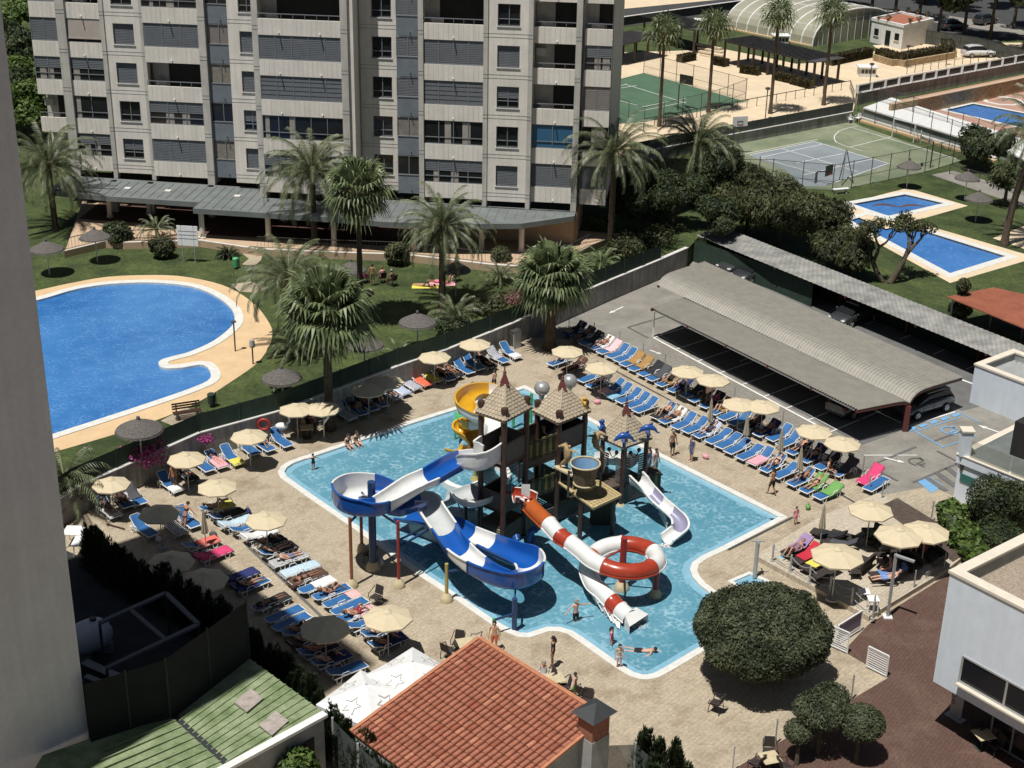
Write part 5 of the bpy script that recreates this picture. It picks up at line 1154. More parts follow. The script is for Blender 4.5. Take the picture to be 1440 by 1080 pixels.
def frames(S_):
 fr=[]
 for i in range(len(S_)):
  a=S_[max(i-1,0)][0];b=S_[min(i+1,len(S_)-1)][0];d=(b-a).normalized();s=Vector((d.y,-d.x,0)).normalized();fr.append((S_[i][0],d,s,s.cross(d).normalized()))
 return fr
def trough(root,P,cols,w=1.05,hl=.62,hr=.62,k=6,deep=.42,rimw='slwhite'):
 "open half pipe; P control points, cols one material per interval, hl/hr wall heights (numbers or per control point); returns sections"
 S_=catmull(P,k);fr=frames(S_);gv=lambda h,i,t:h if not isinstance(h,list)else h[i]*(1-t)+h[min(i+1,len(h)-1)]*t
 secs=[];start=0
 for j in range(1,len(P)-1):
  if cols[j]!=cols[j-1]:secs.append((start,j,cols[j-1]));start=j
 secs.append((start,len(P)-1,cols[-1]))
 for a,b,c in secs:
  g=MB();rows=[]
  for q in range(a*k,b*k+1):
   p,d,s,u=fr[q];i=min(q//k,len(P)-2);t=q/k-i;HL,HR=gv(hl,i,t),gv(hr,i,t);r=w/2;prof=[]
   for m in range(9):th=-pi/2+pi*m/8;prof.append((r*sin(th),deep-deep*cos(th)))
   inner=[(-r,HL)]+prof+[(r,HR)];o=.045
   outer=[(r+.11,HR),(r+.11,HR-.06),(r+o,HR-.07)]+[(x*(1+o/r),z-o)for x,z in reversed(prof)]+[(-r-o,HL-.07),(-r-.11,HL-.06),(-r-.11,HL)]
   rows.append([p+s*x+Vector((0,0,z))for x,z in inner+outer])
  n=len(rows[0]);o_=len(g.v)
  for r_ in rows:g.v+=[tuple(v)for v in r_]
  for i in range(len(rows)-1):
   for m in range(n):
    m2=(m+1)%n;lip=m in(10,11,n-1,n-2);g.f.append((o_+i*n+m,o_+i*n+m2,o_+(i+1)*n+m2,o_+(i+1)*n+m));g.m.append(1 if lip and c.startswith('sl')else 0)
  for i in(0,len(rows)-1):
   f=[o_+i*n+m for m in range(n)];h=n//2
   for m in range(10):g.f.append((o_+i*n+m,o_+i*n+m+1,o_+i*n+(n-3-m),o_+i*n+(n-2-m)));g.m.append(0)
  for i in(0,len(rows)-1):
   if c!='slyel':g.tube([r_+(r_-fr[a*k+i][0]).normalized()*.02 for r_ in rows[i][12:n-1]],.035,5,1 if c!='slblue' else 0)
  obj('slide_section',g,[M[c],M[rimw]if c!='slblue' else M['slblue']],root,smooth=45)
 return fr
def tubeslide(root,P,cols,r=.45,k=6):
 S_=catmull(P,k);secs=[];start=0
 for j in range(1,len(P)-1):
  if cols[j]!=cols[j-1]:secs.append((start,j,cols[j-1]));start=j
 secs.append((start,len(P)-1,cols[-1]));fr=frames(S_)
 for a,b,c in secs:
  g=MB();g.tube([S_[q][0]for q in range(a*k,b*k+1)],[r*(1.1 if q in(a*k,b*k)else 1)for q in range(a*k,b*k+1)],20,caps=False);obj('tube_section',g,M[c],root,smooth=60)
  g=MB()
  for sd in(-1,1):g.tube([fr[q][0]+fr[q][2]*sd*(r+.03)-Vector((0,0,.12))for q in range(a*k,b*k+1)],.045,6)
  obj('joint_flange',g,M[c if c!='slwhite' else 'slwhite'],root,smooth=60)
 return fr
def pole(root,x,y,z0,z1,r,m,foot=True,name='support_pole',fr_=.32):
 g=MB();g.tube([(x,y,z0),(x,y,z1)],r,12);o=obj(name,g,m,root,smooth=40)
 if foot:g=MB();g.lathe([(fr_,0),(fr_,.12),(fr_*.8,.3),(r+.02,.46),(0,.46)],(x,y,z0),14);obj('footing',g,M['foot'],root,smooth=40)
 return o
BC=Vector((-7.02,66.41));BRr=1.3
def bc(a,z):return(BC.x+BRr*cos(radians(a)),BC.y+BRr*sin(radians(a)),z)
bs=thing('blue_slide','blue and white open spiral water slide on poles at the left of the pool','water slide',(BC.x,BC.y,0))
Pb=[(-.95,69.35,4.95),(-1.75,68.55,4.85),G3(648,658,4.45),G3(606,680,4.25),G3(580,692,4.15),bc(-62,4.05),bc(-95,3.97),bc(-135,3.86),bc(-180,3.74),bc(-225,3.6),bc(-270,3.47),bc(-312,3.34),bc(-352,3.18),G3(595,711,3.0),G3(607,728,2.8),G3(624,753,2.55),G3(645,783,2.2),G3(670,805,1.95),G3(698,819,1.8),G3(725,824,1.7),G3(745,815,1.6),G3(741,799,1.5),G3(720,789,1.4),G3(684,773,1.25),G3(655,760,1.1),G3(634,748,.95),G3(600,737,.7),G3(566,731,.35)]
W_,B_='slwhite','slblue'
cb=[W_,W_,B_,W_,W_,B_,B_,B_,W_,W_,B_,B_,B_,'slgrey','slgrey',B_,W_,B_,B_,B_,W_,B_,B_,W_,B_,B_,B_]
HLb=[1.2,1.1,.65,.62,.62,.6,.6,.6,.6,.6,.6,.6,.6,.6,.6,.6,.6,.7,.8,.8,.8,.7,.6,.6,.6,.6,.5,.4]
HRb=[1.2,1.1,.65,.62,.62,.9,1.0,1.0,1.0,1.0,1.0,.9,.8,.7,.6,.6,.6,.6,.6,.6,.6,.6,.6,.6,.6,.6,.5,.4]
HOb=[1.3,1.2,.68,.62,.62,.85,1.1,1.2,1.25,1.2,1.05,.8,.55,.55,.6,.6,.6,.6,.5,.45,.45,.45,.55,.6,.6,.6,.5,.4]
HIb=[1.3,1.2,.68,.62,.62,.55,.5,.5,.5,.5,.5,.5,.6,.62,.6,.6,.7,.95,1.1,1.15,1.15,1.0,.8,.65,.6,.6,.5,.4]
trough(bs,Pb,cb,1.25,HOb,HIb)
pole(bs,-7.94,64.63,0,4.0,.085,M['orpole']);pole(bs,-7.79,68.2,0,3.75,.085,M['orpole']);pole(bs,BC.x,BC.y,0,5.1,.2,M['bluepole'],fr_=.4);pole(bs,-5.56,64.72,0,3.8,.085,M['redpole'])
pole(bs,-3.07,63.46,0,2.15,.09,M['yelpole']);pole(bs,.33,61.01,-.1,1.75,.13,M['bluepole'],False);p_=G(694,893);pole(bs,p_[0],p_[1],0,.95,.07,M['green_fig'])
for p,q in[((-7.94,64.63,3.75),(BC.x,BC.y,3.95)),((-5.56,64.72,3.6),(BC.x,BC.y,3.6)),((-7.79,68.2,3.6),(BC.x,BC.y,3.85)),((-5.56,64.72,2.3),G3(602,745,2.4)),((-5.56,64.72,2.7),G3(596,742,2.3)),((-3.07,63.46,1.7),G3(652,800,1.95)),((.33,61.01,1.5),G3(725,824,1.62)),((.33,61.01,.9),(p_[0],p_[1],.85))]:
 g=MB();g.bar(p,q,.09);obj('strut',g,M['bluepole'],bs)
g=MB();a,b,c=G3(634,748,.95),G3(600,737,.7),G3(566,731,.35)
for p,q in((a,b),(b,c)):g.add([p+BD*.56,q+BD*.56,(q.x+BD.x*.7,q.y+BD.y*.7,WZ),(p.x+BD.x*.7,p.y+BD.y*.7,WZ)],[(0,1,2,3)]);g.bar(p.lerp(q,.3)+BD*.62,Vector((*p.lerp(q,.5).xy,.05))+BD*.75,.05)
obj('splash_skirt',g,M['slgrey'],bs)
rs=thing('red_slide','red and white tube water slide with a full loop around a red post','water slide',(5.79,65.05,0))
RC=Vector((5.79,65.05));rr=1.72
def rc(a,z):return(RC.x+rr*cos(radians(a)),RC.y+rr*sin(radians(a)),z)
R_,O_='slred','slor'
Pr=[G3(722,704,2.85),G3(735,706,2.75),G3(746,711,2.7),G3(756,722,2.6),G3(772,737,2.5),G3(788,754,2.38),G3(802,763,2.3),G3(818,775,2.2),G3(833,788,2.12),rc(-128,2.04),rc(-100,1.98),rc(-70,1.92),rc(-40,1.86),rc(-10,1.8),rc(22,1.72),rc(55,1.64),rc(88,1.56),rc(120,1.48),rc(152,1.38),rc(182,1.24),G3(829,806,1.05),G3(836,822,.85),G3(848,833,.68),G3(860,845,.5),G3(872,857,.36),G3(886,869,.25)]
cr=[R_,R_,O_,O_,W_,R_,W_,W_,W_,R_,R_,R_,W_,W_,R_,R_,W_,W_,O_,W_,W_,W_,W_,R_,W_,W_]
trough(rs,[Pr[0],Pr[1],Pr[2]],[R_,R_],.95,.55,.55);tubeslide(rs,Pr[2:],cr[2:],.43)
g=MB();a,b=G3(733,695,3.2),G3(745,700,3.3);g.add([a,b,b+Vector((0,0,.8)),a+Vector((0,0,.6))],[(0,1,2,3)]);obj('entry_shield',g,M['slwhite'],rs)
g=MB();q=G3(890,873,0);d=(q-G3(872,857,.3));d.z=0;d.normalize();s=Vector((d.y,-d.x,0));e=G3(886,869,.25)
g.add([e+s*.45+Vector((0,0,.42)),e-s*.45+Vector((0,0,.42)),e+d*.55-s*.75+Vector((0,0,.1)),e+d*.55+s*.75+Vector((0,0,.1)),e+s*.45+Vector((0,0,-.35)),e+d*.55+s*.75+Vector((0,0,-.35)),e-s*.45+Vector((0,0,-.35)),e+d*.55-s*.75+Vector((0,0,-.35))],[(0,1,2,3),(0,3,5,4),(1,6,7,2)]);obj('exit_hood',g,M['slwhite'],rs)
pole(rs,RC.x,RC.y,WZ,2.9,.17,M['redpole'],True,'central_post',.4);pole(rs,7.47,64.4,WZ,1.5,.13,M['redpole'],True)
g=MB();gx=Vector(G(833,812));g.tube([(gx.x,gx.y,WZ),(gx.x,gx.y,1.3)],.1,8);obj('support_pole',g,M['redpole'],rs)
for a in(-100,-10,88,182):g=MB();q=rc(a,1.5);g.tube([(RC.x,RC.y,2.3 if a>0 else 1.2),((RC.x+q[0])/2,(RC.y+q[1])/2,1.75 if a>0 else 1.25),q],.055,6);obj('strut',g,M['redpole'],rs)
g=MB();base=[G3(822,812,0),G3(832,838,0),G3(850,862,0),G3(872,885,0)];topr=[G3(822,806,.95),G3(828,825,.75),G3(846,848,.4),G3(872,872,.1)]
for i in range(3):g.add([base[i],base[i+1],topr[i+1],topr[i]],[(0,1,2,3)])
for i in range(3):
 for t in(.2,.6):a=base[i].lerp(base[i+1],t);b=topr[i].lerp(topr[i+1],t+.3);g.bar(a-AD*.05,b-AD*.1,.05);g.bar(base[i].lerp(base[i+1],t+.3)-AD*.05,topr[i].lerp(topr[i+1],t)-AD*.1,.05)
obj('splash_skirt',g,M['slwhite'],rs)
ys=thing('yellow_slide','yellow and white spiral water slide at the back left of the play structure','water slide',(*G(680,640),0));Y_='slyel'
Py=[(-1.1,70.55,4.95),G3(694,601,4.8),G3(672,592,4.62),G3(657,583,4.45),G3(654,571,4.25),G3(667,561,4.05),G3(688,560,3.85),G3(703,570,3.6),G3(702,586,3.25),G3(685,598,2.95),G3(665,603,2.65),G3(653,602,2.4),G3(650,612,2.0),G3(662,622,1.6),G3(672,634,1.2),G3(662,640,.85),G3(648,640,.55),G3(636,636,.3)]
trough(ys,Py,[W_,W_,W_,Y_,Y_,Y_,W_,W_,Y_,W_,Y_,Y_,Y_,Y_,Y_,W_,Y_],1.0,[.9]+[.75]*14+[.6,.5,.4],[.9]+[.5]*14+[.5,.5,.4],rimw='slyel')
for q,z in(((678,575),4.0),((660,590),2.5),((700,580),3.3)):x,y=G(*q,z);pole(ys,x,y,WZ,z-.1,.08,M['brownm'],False)
g=MB();
for px in((628,650),(636,652),(646,655)):a=G3(*px,0);g.bar(a,a+Vector((0,0,.5))+AD*.3,.05)
obj('exit_frame',g,M['yelpole'],ys)
ws=thing('small_slide','small white water slide with lilac sections at the right of the play structure','water slide',(*G(940,752),0))
Pw=[G3(894,681,1.55),G3(903,688,1.5),G3(913,697,1.3),G3(926,711,1.0),G3(941,724,.75),G3(954,737,.5),G3(956,749,.3),G3(948,757,.12),G3(938,764,0)]
trough(ws,Pw,[W_,W_,'slpur',W_,'slpur','slpur',W_,W_],.78,[.7,.6,.42,.4,.4,.42,.45,.45,.4],[.7,.6,.42,.4,.4,.42,.45,.45,.4])
g=MB();a,b=G3(926,722,0),G3(938,745,0);g.add([a,b,b+Vector((0,0,.45)),a+Vector((0,0,.9))],[(0,1,2,3)]);g.bar(a,b+Vector((0,0,.4)),.05);obj('splash_skirt',g,M['slwhite'],ws)
for P_,lab,w,c in(([(2.2,73.6,4.5),(1.6,74.3,4.35),(1.0,75.4,3.3),(.5,76.6,1.9),(.1,77.8,.9),(-.3,79.0,.3)],'steep white open slide dropping away behind the two tall towers',.9,W_),([(6.9,75.9,1.4),(6.2,76.8,1.1),(5.3,77.6,.7),(4.6,78.3,.3)],'short white slide behind the low tower with the dolphins',1.0,W_),([(-1.2,70.2,2.3),(-2.0,69.8,2.1),G3(655,702,1.5),G3(636,708,.9),G3(618,716,.35)],'wide pale grey slide leaving the tall tower low on its left side',1.7,'slgrey')):
 t=thing('wide_slide' if w>1.5 else 'white_slide',lab,'water slide',(P_[-1][0],P_[-1][1],0));trough(t,P_,[c]*(len(P_)-1),w,.6,.6)
 q=P_[len(P_)//2];pole(t,q[0],q[1],WZ,q[2],.09,M['brownm'],False)
sb=thing('splash_basin','round white rimmed splash basin between the yellow slide and the tall tower','basin',G3(668,672,WZ));g=MB();c=G3(668,672,0);g.lathe([(2.1,WZ),(2.1,.3),(1.75,.3),(1.7,WZ)],(c.x,c.y,0),36);obj('rim',g,M['slwhite'],sb,smooth=40);g=MB();g.lathe([(.0,0),(.28,0),(.1,.25),(.08,.6),(.0,.6)],(c.x,c.y,WZ),10);obj('spout',g,M['yelpole'],sb)
hb=thing('hoop_toy','blue ringed round water toy beside the wide pale slide','water toy',G3(662,712,WZ));c=G3(662,706,.45)
for rr_ in(.25,.5,.72):g=MB();g.tube([c+Vector((rr_*cos(t*pi/10),0,rr_*sin(t*pi/10)))for t in range(21)],.035,6,caps=False);obj('ring',g,M['slblue'],hb)
pw=thing('play_tower','dark wooden pirate style play structure with three shingled pyramid roofs standing in the pool','play structure',(2.6,72,0))
T1=[Vector(v)for v in((-1.57,69.8),(-.35,68.9),(.8,70.4),(-.42,71.3))];T2=[Vector(v)for v in((1.42,73.14),(2.56,71.84),(4.02,73.26),(2.88,74.56))];T3=[Vector(v)for v in((5.18,75.14),(6.28,74.02),(7.65,75.1),(6.55,76.22))]
shmat=mat('roof_shingles',(.42,.35,.25,1),.85,.14,3,fine=.15);shm2=mat('shingle_backing',(.19,.15,.10,1),.9,.2,3)  # second colour is the darker backing under the shingles and along the eaves
def proof(C4,ze,za,ov=.3):
 c=sum((Vector((v.x,v.y,0))for v in C4),Vector())/4;g=MB();ap=Vector((c.x,c.y,za));e=[Vector((v.x,v.y,ze))for v in C4];e=[p+(p-Vector((c.x,c.y,ze))).normalized()*ov for p in e]
 for i in range(4):
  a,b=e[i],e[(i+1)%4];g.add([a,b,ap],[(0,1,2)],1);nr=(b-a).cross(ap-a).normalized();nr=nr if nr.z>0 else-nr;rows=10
  for r in range(rows):
   u0,u1=r/rows,min(1,(r+1.35)/rows);la,lb=a.lerp(ap,u0),b.lerp(ap,u0);ha,hb_=a.lerp(ap,u1),b.lerp(ap,u1);n=max(1,round(9*(1-u0)))
   for k in range(n):
    s0,s1=(k+.04)/n,(k+.96)/n;p0,p1=la.lerp(lb,s0),la.lerp(lb,s1);q0,q1=ha.lerp(hb_,s0),ha.lerp(hb_,s1);m_=(p0+p1)/2-(q0+q1)/2;tip=(p0+p1)/2+m_*.12
    g.add([p0+nr*.05,tip+nr*.055,p1+nr*.05,q1+nr*.012,q0+nr*.012],[(0,1,2,3,4)],0)
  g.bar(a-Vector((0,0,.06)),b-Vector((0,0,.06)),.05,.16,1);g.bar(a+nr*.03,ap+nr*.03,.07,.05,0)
 o=obj('roof',g,[shmat,shm2],pw)
 g=MB();g.lathe([(.34,0),(.3,.05),(.1,.5),(.13,.56),(.05,.62),(.05,.95),(0,1.0)],(c.x,c.y,za-.22),4,ph=.78);g.ball((c.x,c.y,za+.42),.09);obj('finial',g,M['maroon'],o)
def ctr(C4):return sum(C4,Vector((0,0)))/4
z1e,z2e,z3e=7.6,6.15,3.7
proof(T1,z1e,ZAT(ctr(T1),534));proof(T2,z2e,ZAT(ctr(T2),541));proof(T3,z3e,ZAT(ctr(T3),576))
def pst(v,z0,z1,r=.15,cap=True,foot=False):
 g=MB();n=int((z1-z0)/.9);pts=[];rs_=[]
 for i in range(n*3+1):pts.append((v.x,v.y,z0+(z1-z0)*i/(n*3)));rs_.append(r*(1.14 if i%3==0 else 1))
 g.tube(pts,rs_,10)
 if cap:g.lathe([(r*1.2,0),(r*1.35,.25),(r*1.1,.33),(0,.36)],(v.x,v.y,z1-.1),10)
 o=obj('post',g,M['brownm'],pw,smooth=30)
 if foot:g=MB();g.lathe([(.38,0),(.34,.2),(.16,.42),(0,.42)],(v.x,v.y,z0),12);obj('footing',g,M['foot'],o)
for C4,z in((T1,z1e),(T2,z2e),(T3,z3e)):
 for i,v in enumerate(C4):pst(v,WZ-.3,z+(.35 if i!=3 else 0),.15 if C4 is not T3 else .13,i!=3,C4 is T3 and i==1)
def panel(a,b,z0,z1,kind='mesh',name='side_panel',ins=.0):
 a,b=Vector((*a,0)),Vector((*b,0));d=(b-a).normalized();L=(b-a).length;g=MB()
 if kind in('mesh','meshg'):g.bar(a+Vector((0,0,(z0+z1)/2)),b+Vector((0,0,(z0+z1)/2)),.06,z1-z0,0);g.bar(a+Vector((0,0,z1)),b+Vector((0,0,z1)),.1,.08,1);g.bar(a+Vector((0,0,z0)),b+Vector((0,0,z0)),.1,.08,1);mats=[M[kind],M['brownm']]
 elif kind=='stripe':
  n=max(3,round(L/.22));mats=[M['stripeb'],M['stripeg']]
  for i in range(n):p,q=a+d*L*(i+.06)/n,a+d*L*(i+.94)/n;g.bar(p+Vector((0,0,(z0+z1)/2)),q+Vector((0,0,(z0+z1)/2)),.06,(z1-z0)*(1+.04*(i%2)),i%2)
  g.bar(a+Vector((0,0,z0+.1)),b+Vector((0,0,z0+.1)),.1,.08,0);g.bar(a+Vector((0,0,z1-.1)),b+Vector((0,0,z1-.1)),.1,.08,0)
 else:
  n=int((z1-z0)/.14);mats=[M['meshg'],M['foot']]
  for i in range(n):g.bar(a+Vector((0,0,z0+(i+.5)*.14)),b+Vector((0,0,z0+(i+.5)*.14)),.04,.085,0 if kind=='slat' else 1)
 obj(name,g,mats,pw)
def plat(poly,z,name='platform',m='wood',th=.14):g=MB();g.prism(ccw([tuple(v)for v in poly]),z-th,z,bottom=True);obj(name,g,M[m],pw)
plat(T1,4.8);plat(T1,2.1);plat(T1,1.15);plat(T2,4.3);plat(T2,2.1);plat(T2,1.0);plat(T3,1.2)
L1,F1,R1,B1=T1;L2,F2,R2_,B2=T2;L3,F3,R3,B3=T3
panel(F1,R1,4.85,6.0,'meshg');panel(L1,B1,4.85,6.0);panel(B1,R1,4.85,6.0);panel(L1,F1,2.1,3.1,'meshg');panel(F1,R1,2.1,3.1);panel(L1,B1,2.1,3.0)
for a,b in((L1,F1),(F1,R1),(L1,B1)):panel(a,b,.0,1.1,'slat','slatted_skirt')
panel(F1.lerp(L1,.25),F1,.02,1.1,'slatc','slatted_gate')
panel(F2,R2_,4.35,5.4,'meshg');panel(L2,B2,4.35,5.4);panel(B2,R2_,4.35,5.4);panel(L2,F2,2.1,3.1,'stripe');panel(F2,R2_,0,.95,'slat','slatted_skirt');panel(L2,F2,0,.95,'slat','slatted_skirt')
plat([R1,F2,L2,R1.lerp(B1,.8)],4.35,'bridge_floor');panel(R1,F2,4.35,5.45,'stripe','bridge_panel');panel(B1,L2,4.35,5.4,'mesh','bridge_panel');panel(R1,F2,3.95,4.3,'mesh','bridge_skirt')
plat([R1,F2,L2,R1.lerp(B1,.8)],2.1,'bridge_floor');panel(R1.lerp(F2,.1),F2,2.1,3.1,'stripe','bridge_panel');panel(R1,F2,0,1.0,'slat','slatted_skirt')
plat([F2,R2_,L3,F3],1.2,'bridge_floor');panel(R2_,L3,1.2,2.2,'slat','bridge_panel')
for a,b in((L3,F3),(F3,R3)):panel(a.lerp(b,.0),a.lerp(b,.32),1.25,2.9,'slat','slatted_wall');panel(a.lerp(b,.68),b,1.25,2.9,'slat','slatted_wall');panel(a,b,0,1.1,'slat','slatted_skirt')
for a,b in((L3,F3),(F3,R3)):
 for t in(.32,.68):q=a.lerp(b,t);g=MB();g.ball((q.x,q.y,3.05),.12);g.tube([(q.x,q.y,2.9),(q.x,q.y,3.05)],.05,6);obj('ball_finial',g,M['wired'],pw,smooth=True)
 g=MB();g.tube([(*a.lerp(b,.32),3.0),(*a.lerp(b,.42),2.72),(*a.lerp(b,.5),2.65),(*a.lerp(b,.58),2.72),(*a.lerp(b,.68),3.0)],.03,6);obj('swag_rail',g,M['wired'],pw)
panel(R3,R3+Vector((1.0,.6)),.0,1.2,'stripe','jetty_panel');plat([R3,R3+Vector((1.0,.6)),R3+Vector((.6,1.4)),R3+Vector((-.3,.8))],1.2,'jetty_floor')
g=MB();a,b=F1.lerp(R1,.15),R1
for i in range(7):g.bar((*a.lerp(b,i/6),3.2),(*a.lerp(b,i/6),4.6),.025)
for i in range(6):g.bar((*a,3.3+i*.24),(*b,3.3+i*.24),.025)
obj('climbing_net',g,M['wired'],pw)
AWZ=2.55;aq=[G3(786,679,AWZ),G3(834,715,AWZ),G3(873,697,AWZ),G3(842,677,AWZ)]
g=MB();g.prism(ccw([(p.x,p.y)for p in aq]),AWZ-.12,AWZ,bottom=True,m=0);n=14
for i in range(1,n):p,q=aq[0].lerp(aq[1],i/n),aq[3].lerp(aq[2],i/n);g.bar(p+Vector((0,0,.004)),q+Vector((0,0,.004)),.02,.02,1)
for i in range(1,9):p,q=aq[0].lerp(aq[3],i/9),aq[1].lerp(aq[2],i/9);g.bar(p+Vector((0,0,.004)),q+Vector((0,0,.004)),.02,.02,1)
for i in range(4):g.bar(aq[i]+Vector((0,0,.03)),aq[(i+1)%4]+Vector((0,0,.03)),.1,.08,0)
obj('plank_awning',g,[mat('straw_planks',(.48,.38,.19,1),.85,.12,4,fine=.15),mat('plank_gap',(.2,.15,.08,1),.9,.1,4)],pw)
for px in((815,757),):x,y=G(*px);pst(Vector((x,y)),WZ-.3,AWZ-.1,.13,False)
q=aq[2].lerp(aq[3],.3);pst(Vector((q.x,q.y)),WZ-.3,AWZ-.1,.12,False)
g=MB();c=G3(843,735,0);g.box(c.x-.5,c.y-.1,WZ,c.x+.6,c.y+.8,1.5)
obj('under_box',g,M['stripeb'],pw)
g=MB();a,b=G3(783,655,3.5),G3(809,668,3.5);g.bar(a,b,.5,.1);obj('upper_ledge',g,M['foot'],pw)
for t in(.2,.9):p=a.lerp(b,t);g=MB();g.tube([(p.x,p.y,AWZ),(p.x,p.y,3.45)],.03,6);obj('ledge_stay',g,M['foot'],pw)
bz=3.15;c=G3(823,652,4.55);bu=thing('tipping_bucket','large wooden stave water bucket with pale blue inside above the plank awning','bucket',(c.x,c.y,bz))
g=MB();NS=16
for i in range(NS):
 t0,t1=2*pi*(i+.03)/NS,2*pi*(i+.97)/NS;vs=[]
 for z,r in((bz,.5),(4.55,.76)):
  for t,k in((t0,1),(t1,1),(t1,.93),(t0,.93)):vs.append((c.x+r*k*cos(t),c.y+r*k*sin(t),z))
 g.add(vs,[(0,1,5,4),(1,2,6,5),(2,3,7,6),(3,0,4,7),(4,5,6,7)])
obj('staves',g,mat('bucket_wood',(.17,.12,.07,1),.8,.3,4,fine=.2),bu)
g=MB();g.lathe([(0,.12),(.44,.12),(.69,1.39)],(c.x,c.y,bz),28);obj('lining',g,mat('bucket_lining',(.22,.38,.55,1),.4,.1,3),bu,smooth=40)
for z,r in((4.57,.79),(3.4,.57)):g=MB();g.tube([(c.x+r*cos(t*pi/14),c.y+r*sin(t*pi/14),z)for t in range(29)],.05,6,caps=False);obj('hoop',g,M['foot'],bu,smooth=True)
for s in(-1,1):g=MB();g.bar((c.x+s*.85,c.y,AWZ),(c.x+s*.85,c.y,4.1),.12);g.bar((c.x+s*.85,c.y,4.0),(c.x+s*.68,c.y,4.0),.1);obj('bracket',g,M['wired'],bu)
def figure(name,label,px,z,size,m,kind,rz=0):
 c=G3(*px,z);t=thing(name,label,'figure',c,rz);g=MB();s=size
 if kind=='seahorse':
  g.tube([(.28*s,0,.0),(.42*s,0,.12*s),(.25*s,0,.32*s),(0,0,.55*s),(-.05*s,0,.95*s),(.05*s,0,1.25*s),(.15*s,0,1.42*s),(.38*s,0,1.3*s),(.55*s,0,1.22*s)],[v*s for v in(.02,.05,.1,.17,.24,.17,.16,.09,.05)],10)
  for i in range(5):g.ball((-.12*s-.08*s*(i%2),0,(.6+.2*i)*s),.09*s,n=6,k=4)
  g.tube([(-.05*s,0,1.1*s),(-.35*s,0,1.2*s),(-.6*s,0,1.15*s)],[.08*s,.06*s,.03*s],6)
 elif kind=='dolphin':
  g.tube([(-.75*s,0,.0),(-.55*s,0,.22*s),(-.2*s,0,.42*s),(.2*s,0,.42*s),(.5*s,0,.22*s),(.72*s,0,-.08*s)],[v*s for v in(.03,.14,.24,.22,.12,.04)],10)
  g.add([(.62*s,0,0),(.95*s,.28*s,-.1*s),(.8*s,0,-.12*s),(.95*s,-.28*s,-.1*s)],[(0,1,2,3)]);g.add([(-.05*s,0,.62*s),(.3*s,0,.85*s),(.3*s,0,.55*s)],[(0,1,2)])
  for sg in(-1,1):g.add([(-.3*s,.15*sg*s,.3*s),(-.1*s,.55*sg*s,.05*s),(0,.18*sg*s,.3*s)],[(0,1,2)])
  g.ball((-.72*s,0,.03*s),.09*s,.07*s,.06*s);g.tube([(0,0,-.5*s),(0,0,.3*s)],.12*s,8)
 elif kind=='parrot':
  g.ball((0,0,.5*s),.2*s,.2*s,.3*s);g.ball((.03*s,0,.95*s),.17*s);g.tube([(.15*s,0,.97*s),(.3*s,0,.9*s)],[.07*s,.01],6);g.tube([(-.08*s,0,.4*s),(-.3*s,0,-.2*s)],[.12*s,.05*s],6)
  for sg in(-1,1):g.tube([(0,.15*sg*s,.65*s),(.15*s,.4*sg*s,.5*s),(.3*s,.45*sg*s,.75*s)],[.08*s,.06*s,.04*s],6)
 elif kind=='leaf':
  for k in range(7):
   a=radians(-90+30*k);g.add([(0,0,.35*s),(.5*s*cos(a)-.12*s*sin(a),.5*s*sin(a)+.12*s*cos(a),.62*s),(1.1*s*cos(a),1.1*s*sin(a),.2*s),(.5*s*cos(a)+.12*s*sin(a),.5*s*sin(a)-.12*s*cos(a),.62*s)],[(0,1,2,3)])
  g.tube([(0,0,-1.2*s),(0,0,.4*s)],.07*s,6)
 elif kind=='fish':g.tube([(0,0,0),(0,0,.35*s),(.08*s,0,.7*s),(.25*s,0,.85*s),(.42*s,0,.75*s)],[v*s for v in(.2,.16,.2,.2,.1)],8);g.add([(0,0,.1),(-.3*s,0,.4*s),(0,0,.5*s)],[(0,1,2)])
 obj('body',g,m,t,local=True,smooth=50);return t
figure('seahorse_figure','sand coloured seahorse figure left of the tipping bucket',(797,660),3.55,1.0,M['tan_fig'],'seahorse',2.6);figure('seahorse_figure','sand coloured seahorse figure behind the tipping bucket',(838,640),3.0,1.0,M['tan_fig'],'seahorse',0)
figure('dolphin_figure','glossy blue dolphin figure on the front post of the low tower',(878,620),z3e+.75,.78,M['dolph'],'dolphin',0.1);figure('dolphin_figure','glossy blue dolphin figure on the right post of the low tower',(912,608),z3e+.6,.75,M['dolph'],'dolphin',.1)
figure('parrot_figure','dark blue bird figure on the left post of the low tower',(847,610),z3e+.5,.8,M['dolph'],'parrot',3.0);figure('parrot_figure','yellow bird figure on the right post of the middle tower',(822,574),z2e+.5,.6,M['slyel'],'parrot',3.4)
figure('palm_leaf_toy','bright green palm leaf water toy at the pool edge beside the yellow slide',(640,597),.9,1.0,M['green_fig'],'leaf');figure('parrot_figure','dark green bird figure on top of the palm leaf water toy',(650,580),1.4,.8,M['leafd'],'parrot',2)
figure('fish_spout','blue fish shaped spout at the foot of the tall tower',(724,772),WZ,1.0,M['dolph'],'fish',-1.2);figure('fish_spout','blue fish shaped spout in the shade under the red slide',(746,762),WZ,1.0,M['dolph'],'fish',-.6)
